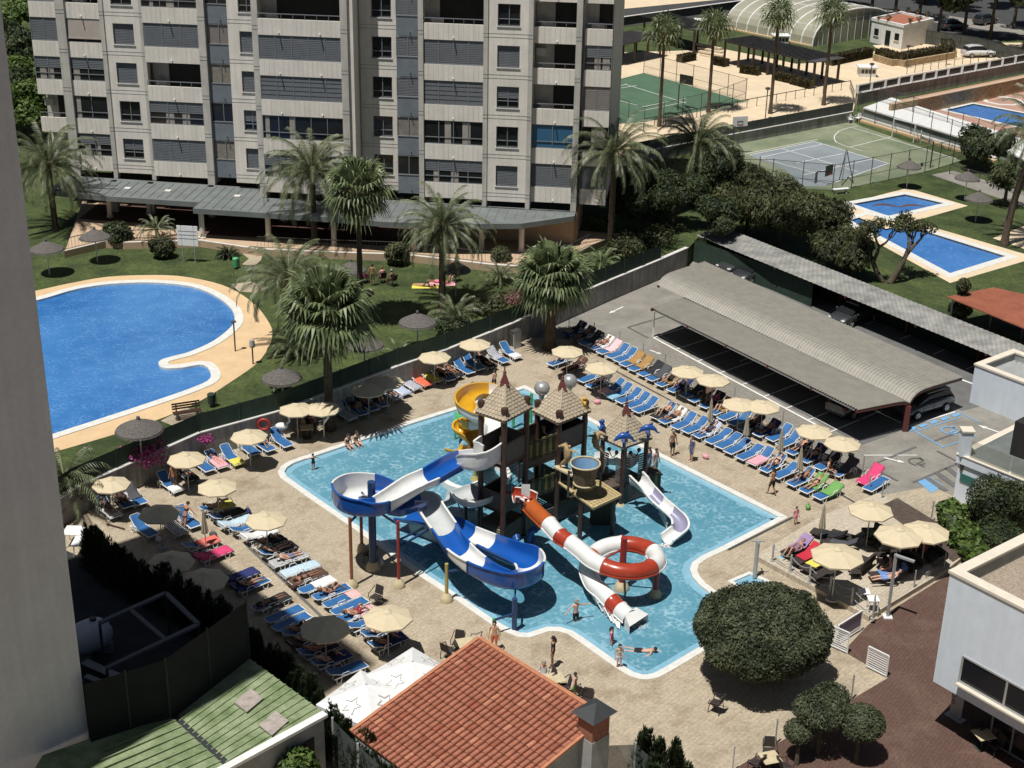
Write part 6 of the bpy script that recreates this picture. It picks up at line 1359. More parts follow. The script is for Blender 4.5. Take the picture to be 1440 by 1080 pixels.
for i,(x,y,top)in enumerate([(758,640,546),(795,640,536)]):
 c=G(x,y+55,0);h=ZAT(c,top);t=thing('silver_ball',['silver ribbed ball on a pole left of the middle roof','silver ribbed ball behind the top of the middle roof'][i],'water toy',(*c,0));g=MB();g.ball((c[0],c[1],h),.42,.42,.4,24,12);obj('ball',g,M['silver'],t,smooth=True)
 g=MB()
 for k in range(8):a=k*pi/8;g.tube([(c[0]+.43*cos(a)*cos(b*pi/8),c[1]+.43*sin(a)*cos(b*pi/8),h+.41*sin(b*pi/8))for b in range(-8,9)],.012,4,caps=False)
 obj('rib',g,M['wire'],t);g=MB();g.tube([(c[0],c[1],WZ),(c[0],c[1],h-.75),(c[0],c[1],h-.35)],[.1,.1,.2],8);obj('pole',g,M['silver'],t,smooth=40)
gp=thing('spray_pipes','green spray pipe frame with valve wheels at the back of the pool','water toy',G3(735,600,0));c=G3(735,600,0)
for x in(-.6,.5):g=MB();g.tube([(c.x+x,c.y,0),(c.x+x,c.y,2.3)],.1,8);obj('pipe',g,M['green_fig'],gp)
g=MB();g.tube([(c.x-.6,c.y,1.9),(c.x+.5,c.y,1.9)],.07,6);g.tube([(c.x+.5,c.y,1.9),(c.x+1.9,c.y-.3,1.5)],.05,6);obj('cross_pipe',g,M['green_fig'],gp)
for x in(.9,1.2):g=MB();g.tube([(c.x+x+.22*cos(t*pi/8),c.y-.2,1.0+.22*sin(t*pi/8))for t in range(17)],.03,5,caps=False);obj('valve_wheel',g,M['redpole'],gp)
for px,n,r,lab in(((893,878),260,.8,'white water splash at the mouth of the red and white tube slide'),((936,768),140,.5,'white water splash at the foot of the small lilac slide'),((632,642),120,.5,'white water splash at the end of the yellow slide')):
 g=MB();c=G3(*px,WZ)
 for _ in range(n):
  a,q=rnd(0,6.3),r*random.random()**.7;s_=rnd(.012,.05)*(1.3-q/r);g.ball((c.x+q*cos(a),c.y+q*sin(a)*.7,WZ+rnd(0,.12)*(1-q/r)),s_,s_*1.6,s_*.4,6,3)
 tag(obj('water_splash',g,M['white'],smooth=True),lab,'splash',kind='stuff')
def skinmesh(name,J,E,root,m,sub=1):
 me=bpy.data.meshes.new(name);keys=list(J);me.from_pydata([J[k][0]for k in keys],[(keys.index(a),keys.index(b))for a,b in E]if False else[],[])
 me.clear_geometry();me.from_pydata([J[k][0]for k in keys],[(keys.index(a),keys.index(b))for a,b in E],[])
 o=bpy.data.objects.new(name,me);COL.objects.link(o);md=o.modifiers.new('s','SKIN');md.use_smooth_shade=True
 for k,v in zip(keys,me.skin_vertices[0].data):v.radius=(J[k][1],J[k][1]*(J[k][2]if len(J[k])>2 else 1));v.use_root=(k==root)
 s=o.modifiers.new('u','SUBSURF');s.levels=sub;s.render_levels=sub
 dg=bpy.context.evaluated_depsgraph_get();r=bpy.data.meshes.new_from_object(o.evaluated_get(dg));bpy.data.objects.remove(o);r.name=name
 r.materials.clear();r.materials.append(m);b=bpy.data.objects.new(name,r);COL.objects.link(b);return b
def V_(*a):return Vector(a)
def person_proto(pose,hairlong=False,suit='shorts',fingers=True):
 "joint positions per pose; the figure faces +Y"
 hip,chest,neck,head=V_(0,0,.93),V_(0,0,1.30),V_(0,.0,1.47),V_(0,.03,1.62)
 sp=.17;sh=[V_(s*sp,0,1.40)for s in(-1,1)]
 el=[V_(s*.25,-.03,1.12)for s in(-1,1)];wr=[V_(s*.27,.06,.87)for s in(-1,1)]
 hj=[V_(s*.09,0,.90)for s in(-1,1)];kn=[V_(s*.10,.03,.49)for s in(-1,1)];an=[V_(s*.11,0,.09)for s in(-1,1)];toe=[V_(s*.13,.16,.03)for s in(-1,1)];up=V_(0,0,1)
 if pose=='walk':kn=[V_(-.09,.16,.52),V_(.09,.0,.48)];an=[V_(-.10,.22,.10),V_(.10,-.24,.14)];toe=[V_(-.1,.38,.04),V_(.1,-.12,.03)];el=[V_(-.25,-.14,1.14),V_(.25,.06,1.12)];wr=[V_(-.24,-.06,.90),V_(.24,.24,.95)]
 if pose=='armsout':el=[V_(-.42,.02,1.33),V_(.40,.02,1.26)];wr=[V_(-.66,.06,1.35),V_(.60,.08,1.10)]
 if pose in('sit','edge'):
  d=-.46;hip=V_(0,0,.10);chest=V_(0,.02,.46);neck=V_(0,.04,.63);head=V_(0,.09,.78);sh=[V_(s*sp,.03,.56)for s in(-1,1)];el=[V_(s*.23,.05,.30)for s in(-1,1)];wr=[V_(s*.16,.26,.18)for s in(-1,1)]
  hj=[V_(s*.09,.05,.09)for s in(-1,1)];kn=[V_(s*.13,.46,.10)for s in(-1,1)];an=[V_(s*.12,.52,-.33)for s in(-1,1)];toe=[V_(s*.13,.68,-.38)for s in(-1,1)]
 if pose in('lie','knees','prone'):
  hip=V_(0,0,.12);chest=V_(0,-.32,.26);neck=V_(0,-.50,.37);head=V_(0,-.64,.47);sh=[V_(s*sp,-.42,.32)for s in(-1,1)];el=[V_(s*.26,-.20,.2)for s in(-1,1)];wr=[V_(s*.2,.04,.2)for s in(-1,1)]
  hj=[V_(s*.09,.06,.12)for s in(-1,1)];kn=[V_(s*.12,.47,.16)for s in(-1,1)];an=[V_(s*.13,.88,.1)for s in(-1,1)];toe=[V_(s*.14,.93,.26)for s in(-1,1)]
  if pose=='knees':kn=[V_(-.12,.36,.46),V_(.13,.4,.40)];an=[V_(-.12,.62,.10),V_(.13,.7,.09)];toe=[V_(-.12,.8,.06),V_(.13,.87,.05)]
  if pose=='prone':chest=V_(0,-.36,.12);neck=V_(0,-.54,.13);head=V_(.03,-.69,.15);sh=[V_(s*sp,-.48,.12)for s in(-1,1)];el=[V_(s*.34,-.62,.08)for s in(-1,1)];wr=[V_(s*.16,-.8,.07)for s in(-1,1)];kn=[V_(s*.1,.48,.1)for s in(-1,1)];an=[V_(s*.1,.88,.09)for s in(-1,1)];toe=[V_(s*.1,1.02,.04)for s in(-1,1)]
 if pose=='swim':hip=V_(0,0,0);chest=V_(0,.36,.04);neck=V_(0,.52,.09);head=V_(0,.64,.17);sh=[V_(s*sp,.46,.05)for s in(-1,1)];el=[V_(-.3,.72,-.02),V_(.36,.36,-.02)];wr=[V_(-.16,.98,-.04),V_(.44,.12,-.05)];hj=[V_(s*.09,-.04,0)for s in(-1,1)];kn=[V_(s*.12,-.44,-.03)for s in(-1,1)];an=[V_(s*.15,-.84,-.01)for s in(-1,1)];toe=[V_(s*.15,-1.0,-.04)for s in(-1,1)]
 J={'hip':(hip,.135,.8),'waist':(hip.lerp(chest,.5),.115,.8),'chest':(chest,.145,.75),'base':(chest.lerp(neck,.75),.085),'neck':(neck,.052),'jaw':(neck.lerp(head,.6),.068),'head':(head,.098),'crown':(head+(head-neck).normalized()*.085,.065)}
 E=[('hip','waist'),('waist','chest'),('chest','base'),('base','neck'),('neck','jaw'),('jaw','head'),('head','crown')]
 for i,s in enumerate('lr'):
  J.update({'sh'+s:(sh[i],.058),'el'+s:(el[i],.038),'wr'+s:(wr[i],.026),'hj'+s:(hj[i],.088),'th'+s:(hj[i].lerp(kn[i],.5),.075),'kn'+s:(kn[i],.052),'cf'+s:(kn[i].lerp(an[i],.35),.053),'an'+s:(an[i],.034),'to'+s:(toe[i],.028)})
  E+=[('base','sh'+s),('sh'+s,'el'+s),('el'+s,'wr'+s),('hip','hj'+s),('hj'+s,'th'+s),('th'+s,'kn'+s),('kn'+s,'cf'+s),('cf'+s,'an'+s),('an'+s,'to'+s)]
  d=(wr[i]-el[i]).normalized();pm=wr[i]+d*.075;J['pm'+s]=(pm,.032,.6);E.append(('wr'+s,'pm'+s));a=d.cross(V_(0,.3,1)).normalized();n=a.cross(d).normalized()
  for f in range(5):
   if f<4:b=pm+a*(.03-.02*f)+d*.015;t1=b+d*(.035+.006*(f in(1,2)))-n*.008;t2=t1+d*.03-n*.018
   else:b=wr[i]+d*.035+a*.03;t1=b+(d+a).normalized()*.035;t2=t1+d*.028
   J[f'f{f}{s}']=(b,.010);J[f'g{f}{s}']=(t1,.009);J[f'h{f}{s}']=(t2,.007);E+=[('pm'+s if f<4 else 'wr'+s,f'f{f}{s}'),(f'f{f}{s}',f'g{f}{s}'),(f'g{f}{s}',f'h{f}{s}')]
 t=thing('person','person','person');body=skinmesh('body',J,E,'hip',M['skin']);body.parent=t
 hv=(head-neck).normalized();fw=V_(0,1,0)if pose not in('lie','knees','prone','swim')else(V_(0,.55,.83)if pose in('lie','knees')else V_(0,.7,-.6)if pose=='prone' else V_(0,.95,.3));fw=(fw-hv*fw.dot(hv)).normalized();sd=fw.cross(hv)
 def P(a,b,c):return head+sd*a+fw*b+hv*c
 g=MB();g.tube([P(0,.085,.0),P(0,.118,-.02)],[.014,.018],6);
 for x in(-.035,.035):g.ball(tuple(P(x,.088,.018)),.011,n=6,k=4,m=1)
 g.bar(P(-.025,.092,-.052),P(.025,.092,-.052),.008,.012,2)
 for x in(-.098,.098):g.ball(tuple(P(x,0,-.01)),.02,.025,.03,n=6,k=4)
 obj('face',g,[M['skin'],M['wired'],M['redf']],t,local=True)
 g=MB();c=P(0,-.018,.032);g.ball((0,0,0),.108,.115,.105,14,8);g.v=[tuple(c+sd*x+fw*min(y,.062)+hv*max(z,-.055))for x,y,z in g.v]
 if hairlong:g.tube([P(0,-.09,.02),P(0,-.13,-.1),P(0,-.12,-.24)],[.075,.06,.025],8)
 obj('hair',g,M['hair'],t,local=True,smooth=True)
 me=body.data;ax=(chest-hip).normalized();me.calc_loop_triangles()if hasattr(me,'calc_loop_triangles')else None;KN=(kn[0]+kn[1])/2
 def cloth(nm,test,off=.014):
  g=MB();idx={}
  for f in me.polygons:
   if all(test(me.vertices[v].co)for v in f.vertices):
    fi=[]
    for v in f.vertices:
     if v not in idx:idx[v]=len(g.v);g.v.append(tuple(me.vertices[v].co+me.vertices[v].normal*off))
     fi.append(idx[v])
    g.f.append(tuple(fi));g.m.append(0)
  if g.f:obj(nm,g,M['cloth'],t,local=True,smooth=True)
 L=(chest-hip).length
 def pel(p):return(p-hip).dot(ax)<.07 and min((p-hj[0].lerp(kn[0],u)).length for u in(0,.25,.5))<.17 or min((p-hj[1].lerp(kn[1],u)).length for u in(0,.25,.5))<.17 and(p-hip).dot(ax)<.07
 def brief(p):return-.12<(p-hip).dot(ax)<.06 and(p-hip).length<.23
 def top(p):return L*.72<(p-hip).dot(ax)<L*1.18 and(p-chest).length<.2
 def tor(p):return-.12<(p-hip).dot(ax)<L*1.35 and(p-hip.lerp(chest,max(0,min(1.2,(p-hip).dot(ax)/L)))).length<.25
 if suit=='shorts':cloth('shorts',pel)
 elif suit=='bikini':cloth('bikini_bottom',brief);cloth('bikini_top',top)
 elif suit=='dress':cloth('dress',lambda p:tor(p)or pel(p),.022)
 else:cloth('swimsuit',tor)
 return t
PROT={}
SK=[(.48,.27,.17,1),(.36,.18,.105,1),(.58,.34,.24,1),(.28,.14,.085,1)];HR=[(.018,.012,.01,1),(.05,.03,.018,1),(.16,.10,.05,1),(.3,.27,.23,1)]
def person(pose,suit,px,z,rz,label,skin=0,hair=0,col=(.02,.02,.025,1),s=1.0,long=False,tilt=0,dxyz=(0,0,0)):
 k=(pose,suit,long)
 if k not in PROT:
  r=person_proto(pose,long,suit);PROT[k]=r
  for x in[r]+list(r.children_recursive):KIDS[x.name]=list(x.children)
 else:r=dup(PROT[k])
 loc=G3(*px,z)if len(px)==2 else Vector(px);r.location=loc+Vector(dxyz);r.rotation_euler=(tilt,0,rz);r.scale=(s,s,s);r['label']=label
 for c in r.children:n=c.name.split('.')[0];c.color=SK[skin%4]if n in('body','face')else HR[hair%4]if n=='hair' else col
 return r
RA=atan2(-AD.x,AD.y)
def toward(v):return atan2(-v.x,v.y)
def lounger_proto(back):
 t=thing('sun_lounger','sun lounger','sun lounger');W2=.33;ca,sa=cos(back),sin(back);hy,hz=-.28,.36;by,bz_=hy-.74*ca,hz+.74*sa
 g=MB();
 for s in(-1,1):g.tube([(s*W2,hy-.55,.30),(s*W2,hy,.32),(s*W2,.9,.32),(s*W2*.95,1.0,.30)],.03,6)
 g.tube([(-W2,.97,.31),(W2,.97,.31)],.03,6);g.tube([(-W2,hy-.55,.30),(W2,hy-.55,.30)],.026,6);obj('frame',g,M['white'],t,local=True,smooth=50)
 for s in(-1,1):
  for y0,y1,y2 in((.45,.62,.8),(-.75,-.62,-.45)):
   g=MB();g.tube([(s*W2,y0,.30),(s*W2*1.05,y1-.1,.03),(s*W2*1.05,y1+.1,.03),(s*W2,y2,.30)],.026,6);obj('leg',g,M['white'],t,local=True,smooth=50)
  g=MB();g.tube([(s*(W2+.04),-.5,.32),(s*(W2+.06),-.44,.53),(s*(W2+.06),-.12,.53),(s*(W2+.04),-.02,.34)],.024,6);obj('armrest',g,M['white'],t,local=True,smooth=50)
 def slab_(g,pts,w,th=.02):
  n=len(pts);cr_=[-1,-.93,-.5,0,.5,.93,1];sg=[0,-.004,-.018,-.024,-.018,-.004,0];o=len(g.v)
  for y,z in pts:
   for c,d in zip(cr_,sg):g.v.append((c*w,y,z+d))
  for i in range(n-1):
   for j in range(6):g.f.append((o+i*7+j,o+i*7+j+1,o+(i+1)*7+j+1,o+(i+1)*7+j));g.m.append(0)
 g=MB();slab_(g,[(hy,hz),(0,.355),(.4,.365),(.8,.362),(.95,.345),(.98,.32)],W2-.02);obj('seat',g,M['blue'],t,local=True,smooth=True)
 g=MB();slab_(g,[(hy,hz),(hy-.2*ca,hz+.2*sa),(hy-.5*ca,hz+.5*sa),(hy-.7*ca,hz+.7*sa),(hy-.78*ca,hz+.78*sa-.015)],W2-.035);bk=obj('backrest',g,M['blue'],t,local=True,smooth=True)
 g=MB();q=.02;g.tube([(-W2+.02,hy,hz-q),(-W2+.03,by,bz_-q),(-W2+.12,by-.07*ca,bz_+.07*sa-q),(W2-.12,by-.07*ca,bz_+.07*sa-q),(W2-.03,by,bz_-q),(W2-.02,hy,hz-q)],.02,6)
 if sa>.3:g.tube([(-.2,hy-.5*ca,hz+.5*sa-.03),(-.2,hy-.62,.3)],.016,5);g.tube([(.2,hy-.5*ca,hz+.5*sa-.03),(.2,hy-.62,.3)],.016,5)
 obj('back_frame',g,M['white'],bk,local=True,smooth=50);return t
LPRO={'up':Proto(lambda:lounger_proto(radians(40))),'mid':Proto(lambda:lounger_proto(radians(22))),'flat':Proto(lambda:lounger_proto(radians(3)))}
BANG={'up':radians(40),'mid':radians(22),'flat':radians(3)}
def towel_mesh(kind,back,part):
 "cloth draped over the lounger: part full / seat / back / foot"
 ca,sa=cos(back),sin(back);hy,hz=-.28,.375;prof=[(hy-.8*ca-.02,hz+.8*sa-.25),(hy-.8*ca,hz+.8*sa),(hy-.4*ca,hz+.4*sa),(hy,hz+.015),(.3,.385),(.65,.39),(.97,.375),(1.02,.25)]
 a,b={'full':(0,8),'back':(0,5),'seat':(3,7),'foot':(4,8)}[part];prof=prof[a:b];g=MB();pts=[]
 for i in range(len(prof)-1):
  for k in range(4):t=k/4;pts.append((prof[i][0]*(1-t)+prof[i+1][0]*t,prof[i][1]*(1-t)+prof[i+1][1]*t))
 pts.append(prof[-1]);R_=random.Random(hash((kind,part))%99 if False else len(part)*7+int(back*50));cols=[-.36,-.345,-.2,-.07,.07,.2,.345,.36];dz=[-.16,.0,0,0,0,0,0,-.13];o=0
 for y,z in pts:
  for x,d in zip(cols,dz):g.v.append((x+R_.uniform(-.012,.012),y+R_.uniform(-.015,.015),z+d+R_.uniform(0,.018)))
 for i in range(len(pts)-1):
  for j in range(7):g.f.append((i*8+j,i*8+j+1,(i+1)*8+j+1,(i+1)*8+j));g.m.append(0)
 return g
TW={}
def towel(loc,rz,bk,part,col,label,striped=False):
 k=(bk,part,striped)
 if k not in TW:o=obj('towel',towel_mesh('t',BANG[bk],part),M['clothst' if striped else 'cloth'],smooth=True);TW[k]=o
 else:o=TW[k].copy();COL.objects.link(o)
 o.location=loc;o.rotation_euler=(0,0,rz);o.color=col;tag(o,label,'towel');return o
C=dict(white=(.72,.72,.70,1),pink=(.75,.36,.42,1),hot=(.62,.05,.16,1),coral=(.75,.16,.12,1),tan=(.36,.21,.07,1),black=(.018,.018,.022,1),grey=(.07,.07,.08,1),mint=(.35,.62,.52,1),lblue=(.22,.46,.62,1),navy=(.02,.03,.13,1),yellow=(.68,.60,.10,1),green=(.15,.34,.09,1),red=(.48,.02,.04,1),lilac=(.30,.20,.36,1),orange=(.72,.14,.07,1),paleb=(.12,.24,.5,1),brown=(.09,.05,.035,1),lpink=(.72,.5,.52,1))
ORD=['first','second','third','fourth','fifth','sixth','seventh','eighth','ninth','tenth','eleventh','twelfth','thirteenth','fourteenth','fifteenth','sixteenth','seventeenth','eighteenth','nineteenth','twentieth','twenty first','twenty second','twenty third','twenty fourth','twenty fifth','twenty sixth','twenty seventh','twenty eighth','twenty ninth','thirtieth']
NM={v:k for k,v in zip(['white','pink','hot pink','coral','tan','black','dark grey','mint','light blue','navy','yellow','green','red','lilac','orange','pale blue','brown','pale pink'],C)}
def row(name,items,foot,frm,grp):
 "items: (x, y, back[, towel colour, part[, striped]]) in photograph points"
 for i,it in enumerate(items):
  x,y,bk=it[:3];p=G3(x,y,.1);p.z=TZ if name.startswith('terrace')else .005;rz=toward(foot)+rnd(-.06,.06);tw=it[3]if len(it)>3 else None
  where=f'{ORD[i]} from {frm}, {name}'
  LPRO[bk](p,rz,f'{"" if tw else "bare "}blue lounger{" with " + NM[tw] + " towel" if tw else ""}, {where}',grp)
  if tw:towel(p,rz,bk,it[4],C[tw],f'{"striped " if len(it) > 5 else ""}{NM[tw]} towel, {where}',len(it)>5)
  yield p,rz
u='up';m_='mid';f_='flat'
R1_=[(808,470,u,'navy','full'),(820,477,u,'grey','full'),(832,484,u,'black','back'),(846,490,u,'white','back'),(857,496,u,'lpink','back'),(869,501.5,u),(880,507,u),(889,513,u,'tan','back'),(901,519.5,u,'tan','back'),(915,527,u,'black','back'),(926,533,u,'grey','back'),(940,541,u,'tan','back'),(956,549,u,'navy','back'),(975,557,u,'black','back'),(986,563,u,'brown','back'),(1001,571,u,'black','back'),(1014,580,u,'tan','back'),(1027,588,u),(1041,595,u),(1056,603,u,'black','back'),(1078,611,u,'navy','back'),(1096,617,u),(1110,625,u),(1124,636,u,'black','back'),(1143,647,u,'navy','back'),(1163,657,u,'black','back'),(1187,666,u,'grey','back')]
R2_0=[(787,512,u),(808,521,u,'brown','full'),(830,535,u),(842,543,u,'grey','back'),(861,551,u,'coral','foot',1),(872,557.5,u,'lblue','foot'),(885,564.5,u),(897,571,u),(908,577.5,u),(933,586,u,'black','seat'),(946,593,u,'white','back'),(962,600,u),(978,606,u),(994,613,u,'paleb','back',1),(1010,620.5,m_),(1024,627,m_),(1037,634.5,m_),(1054,643,m_),(1070,650,u,'pink','seat'),(1087,660,u),(1104,669,m_),(1126,680,u),(1143,689,u,'green','back'),(1163,698,m_,'green','back')]
TR_=[(485,586,u,'navy','full',1),(500,580,u),(516,574,u,'black','back'),(531,568,u,'grey','back'),(548,558,u,'navy','full',1),(561,551,u,'paleb','full',1),(576,544,u,'navy','full',1),(590,539,u,'orange','full'),(604,534,u,'yellow','seat'),(623,532,u,'black','back'),(634,527,u,'black','full'),(651,522,u),(665,517,u),(682,514,u,'black','full'),(700,507,u,'navy','back',1),(717,500,u,'white','foot')]
TL_=[(153,722,u,'white','seat',1),(172,708,u,'brown','back'),(190,704,u,'grey','back'),(239,686,u,'white','foot'),(262,671,u,'black','full'),(285,658,m_),(305,653,m_,'pink','seat'),(326,648,u,'yellow','foot'),(350,635,u),(370,630,u),(395,624,u)]
L2_=[(306,719,m_,'yellow','seat'),(321,730,m_,'black','seat'),(334,740,m_,'lblue','full',1),(349,748,m_),(366,757,m_,'white','full',1),(378,769,u,'black','seat'),(390,780,m_,'grey','seat'),(408,791,f_,'grey','full',1),(424,805,f_,'lblue','full',1),(434,817,f_,'brown','full'),(447,828,f_,'white','seat',1),(468,838,f_),(482,848,f_,'coral','foot',1),(493,858,f_),(503,869,f_,'red','seat',1),(513,882,m_),(535,894,m_),(546,909,m_,'navy','seat')]
L1_=[(284,770,m_,'coral','seat'),(301,785,m_,'hot','full'),(338,816,m_,'navy','full'),(354,828,m_,'navy','back'),(383,852,f_,'black','seat'),(402,869,f_),(412,880,f_),(423,892,m_,'grey','seat'),(434,906,m_,'brown','full'),(448,920,m_,'black','seat'),(466,934,m_,'navy','seat'),(488,948,m_)]
RR={}
RR['r1']=list(row('car park row',R1_,-AD,'the fan palm','blue loungers beside the car park'))
RR['r2']=list(row('right poolside row',R2_0,-AD,'the fan palm','blue loungers along the right pool edge'))
RR['tr']=list(row('row below the wall',TR_,BD,'the left','blue loungers under the retaining wall'))
RR['tl']=list(row('row left of the pool',TL_,BD,'the tower','blue loungers left of the pool'))
RR['l2']=list(row('inner left row',L2_,AD,'the top','blue loungers of the lower left inner row'))
RR['l1']=list(row('hedge row',L1_,AD,'the top','blue loungers of the lower left outer row'))
for i,(x,y,bk,rz,lab)in enumerate([(1223,678,u,RA+pi+.1,'lounger wrapped in a hot pink towel standing apart near the parking sign'),(1231,688,f_,RA+pi+.1,'flat bare blue lounger on its own beside the pink wrapped one'),(203,751,u,toward(BD)+.1,'blue lounger with sky blue back and yellow item near the cypress hedge'),(246,748,u,toward(BD),'lounger covered by a black and white striped towel under the lower left umbrella'),(264,738,u,toward(BD),'dark shaded lounger beside the woman bending over a lounger')]):
 p=G3(x,y,0);LPRO[bk](p,rz,lab)
 if i in(0,3):towel(p,rz,bk,'full',C['hot' if i==0 else 'black'],['hot pink towel wrapped over the single lounger near the parking sign','','','black and white striped towel under the lower left umbrella'][i],i==3)
def umb_proto(base=True):
 t=thing('parasol','parasol','parasol');g=MB();r,n=1.1,8
 rim=[V_(r*cos(2*pi*k/n),r*sin(2*pi*k/n),2.06)for k in range(n)];mid=[V_(p.x*.5,p.y*.5,2.27)for p in rim]
 for k in range(n):
  a,b,c,d=rim[k],rim[(k+1)%n],mid[(k+1)%n],mid[k];e=(a+b)/2*.985;e.z=2.045;f=(c+d)/2*.99;f.z=2.255
  g.add([a,e,f,d],[(0,1,2,3)]);g.add([e,b,c,f],[(0,1,2,3)]);g.add([d,f,V_(0,0,2.42)],[(0,1,2)]);g.add([f,c,V_(0,0,2.42)],[(0,1,2)]);h=V_(0,0,.07);g.add([a,b,b-h,a-h],[(0,1,2,3)])
 cn=obj('canopy',g,M['tan'],t,local=True);g=MB();g.lathe([(.22,2.375),(.05,2.47),(0,2.48)],n=8);obj('vent_cap',g,M['tan'],cn,local=True)
 g=MB()
 for k in range(n):g.bar(V_(0,0,2.36),rim[k]*.98,.02);g.bar(V_(0,0,1.9),mid[k]*1.0-V_(0,0,.02),.014)
 obj('ribs',g,M['wood'],t,local=True);g=MB();g.tube([(0,0,0),(0,0,2.44)],.028,8);obj('pole',g,M['wire'],t,local=True)
 g=MB();g.lathe([(.27,0),(.27,.06),(.06,.11),(.05,.22),(0,.22)],n=14);obj('base',g,M['render'],t,local=True);return t
UM=Proto(umb_proto)
ul=[(798,491,'open cream parasol nearest the thick fan palm trunk'),(846,514,'open cream parasol right of the one at the fan palm'),(967,519,'left one of the two cream parasols at the car park fence middle'),(1003,531,'right one of the two cream parasols at the car park fence middle'),(1040,565,'cream parasol above the people in pink in the back row'),(1073,568,'cream parasol touching the one above the people in pink'),(1145,603,'cream parasol left of the last one at the car park shadow corner'),(1185,620,'last cream parasol of the back row near the carport shadow corner'),(668,481,'cream parasol at the wall nearest the metal cabinet'),(611,499,'cream parasol at the wall left of the red ball'),(544,534,'cream parasol partly shaded by palm leaves at the wall'),(518,545,'shaded parasol under the broad fan palm'),(454,571,'right one of the twin cream parasols before the broad fan palm'),(417,572,'left one of the twin cream parasols before the broad fan palm'),(350,610,'cream parasol with a round red float behind it'),(262,642,'cream parasol above the standing sunburnt man'),(305,681,'cream parasol left of the pool with a small chair beneath it'),(224,718,'cream parasol with round base beside the striped towel lounger'),(374,727,'cream parasol at the middle of the lower left inner row'),(545,868,'large cream parasol beside the slide poles'),(240,790,'shaded parasol nearest the cypress hedge, the left of the pair'),(287,815,'shaded parasol nearest the cypress hedge, the right of the pair'),(457,884,'shaded parasol between the two lower left lounger rows')]
US={}
for i,(x,y,lab)in enumerate(ul):
 z=2.25;p=G(x,y,z);big=i>=19;r=UM((p[0],p[1],0),rnd(0,.7),lab,'cream poolside parasols',1.08 if big else 1.0);US[i]=p
for i,(x,y,s,lab)in enumerate([(1225,713,1.1,'terrace parasol nearest the timber decking corner'),(1265,748,1.15,'middle terrace parasol above the dark seating'),(1303,743,1.12,'terrace parasol furthest right over the timber decking'),(1178,776,1.22,'largest terrace parasol beside the rope railing')]):
 p=G(x,y,TZ+2.25*s);UM((p[0],p[1],TZ),rnd(0,.7),lab,'cream terrace parasols',s)
p=G(156,677,2.3);UM((p[0],p[1],0),.3,'crumpled half open cream parasol near the tower','cream poolside parasols',(.95,.95,1.02))
def closed_proto():
 t=thing('closed_parasol','x','parasol');g=MB();prof=[(.03,2.45),(.07,2.3),(.13,1.7),(.2,1.12),(.17,1.05)];n=16;o=0
 for i,(r,z)in enumerate(prof):
  for j in range(n):a=2*pi*j/n;k=1 if j%2 else .62;g.v.append((r*k*cos(a),r*k*sin(a),z))
 for i in range(len(prof)-1):
  for j in range(n):g.f.append((i*n+j,i*n+(j+1)%n,(i+1)*n+(j+1)%n,(i+1)*n+j));g.m.append(0)
 obj('canopy',g,M['tan2'],t,local=True);g=MB();g.tube([(0,0,0),(0,0,2.5)],.026,8);obj('pole',g,M['wire'],t,local=True);g=MB();g.lathe([(.25,0),(.25,.06),(.05,.1),(0,.2)],n=12);obj('base',g,M['render'],t,local=True);return t
CL=Proto(closed_proto)
for x,y,z,lab in[(290,774,0,'closed parasol between the two lower left rows'),(997,612,0,'closed parasol at the drain channel beside the people in pink'),(1047,634,0,'closed parasol between the back row and front row, left of two'),(1095,655,0,'closed parasol at the middle of the right rows'),(1122,682,0,'closed parasol nearest the green towels'),(1153,767,TZ,'closed parasol on the terrace near the rope railing')]:CL(G3(x,y,z),0,lab,'closed parasols')
def thatch_proto():
 t=thing('thatched_umbrella','x','umbrella');g=MB();g.lathe([(1.35,2.02),(1.36,2.08),(.9,2.32),(.4,2.55),(.12,2.66),(.1,2.85),(0,2.9)],n=28)
 for k in range(90):a=k*pi/45;g.bar((1.3*cos(a),1.3*sin(a),2.08),(1.42*cos(a),1.42*sin(a),1.96),.05,.02)
 g.lathe([(1.34,2.02),(.1,2.5)],n=28);obj('thatch_roof',g,M['thatch'],t,local=True);g=MB();g.tube([(0,0,0),(0,0,2.6)],.05,8);obj('pole',g,M['whitep'],t,local=True);return t
TH=Proto(thatch_proto)
for x,y,z,lab,s in[(195,597,0,'thatched umbrella beside the bougainvillea and oval pool',.95),(396,525,0,'thatched umbrella in the corner of lawn beside the oval pool surround',.88),(512,479,0,'thatched umbrella under the tall fan palm near the windbreak',.9),(587,447,0,'thatched umbrella in the middle of the sunny lawn',.9),(494,374,0,'thatched umbrella beside the people sitting on lawn chairs',.8),(641,374,0,'thatched umbrella behind the tall date palm on the lawn',.78),(133,328,0,'pale thatched umbrella near the dark round bush',.85),(65,345,0,'thatched umbrella in the deep shade beside the tower',.9),(1279,230,0,'thatched umbrella at the near corner of the worn court',.8),(1361,246,0,'thatched umbrella beside the garden path',.8),(1377,275,0,'thatched umbrella on the lawn above the long pool',.85)]:
 p=G(x,y,GZ+2.35);TH((p[0],p[1],GZ),0,lab,'thatched umbrellas on the lawns',(s,s,1.0))
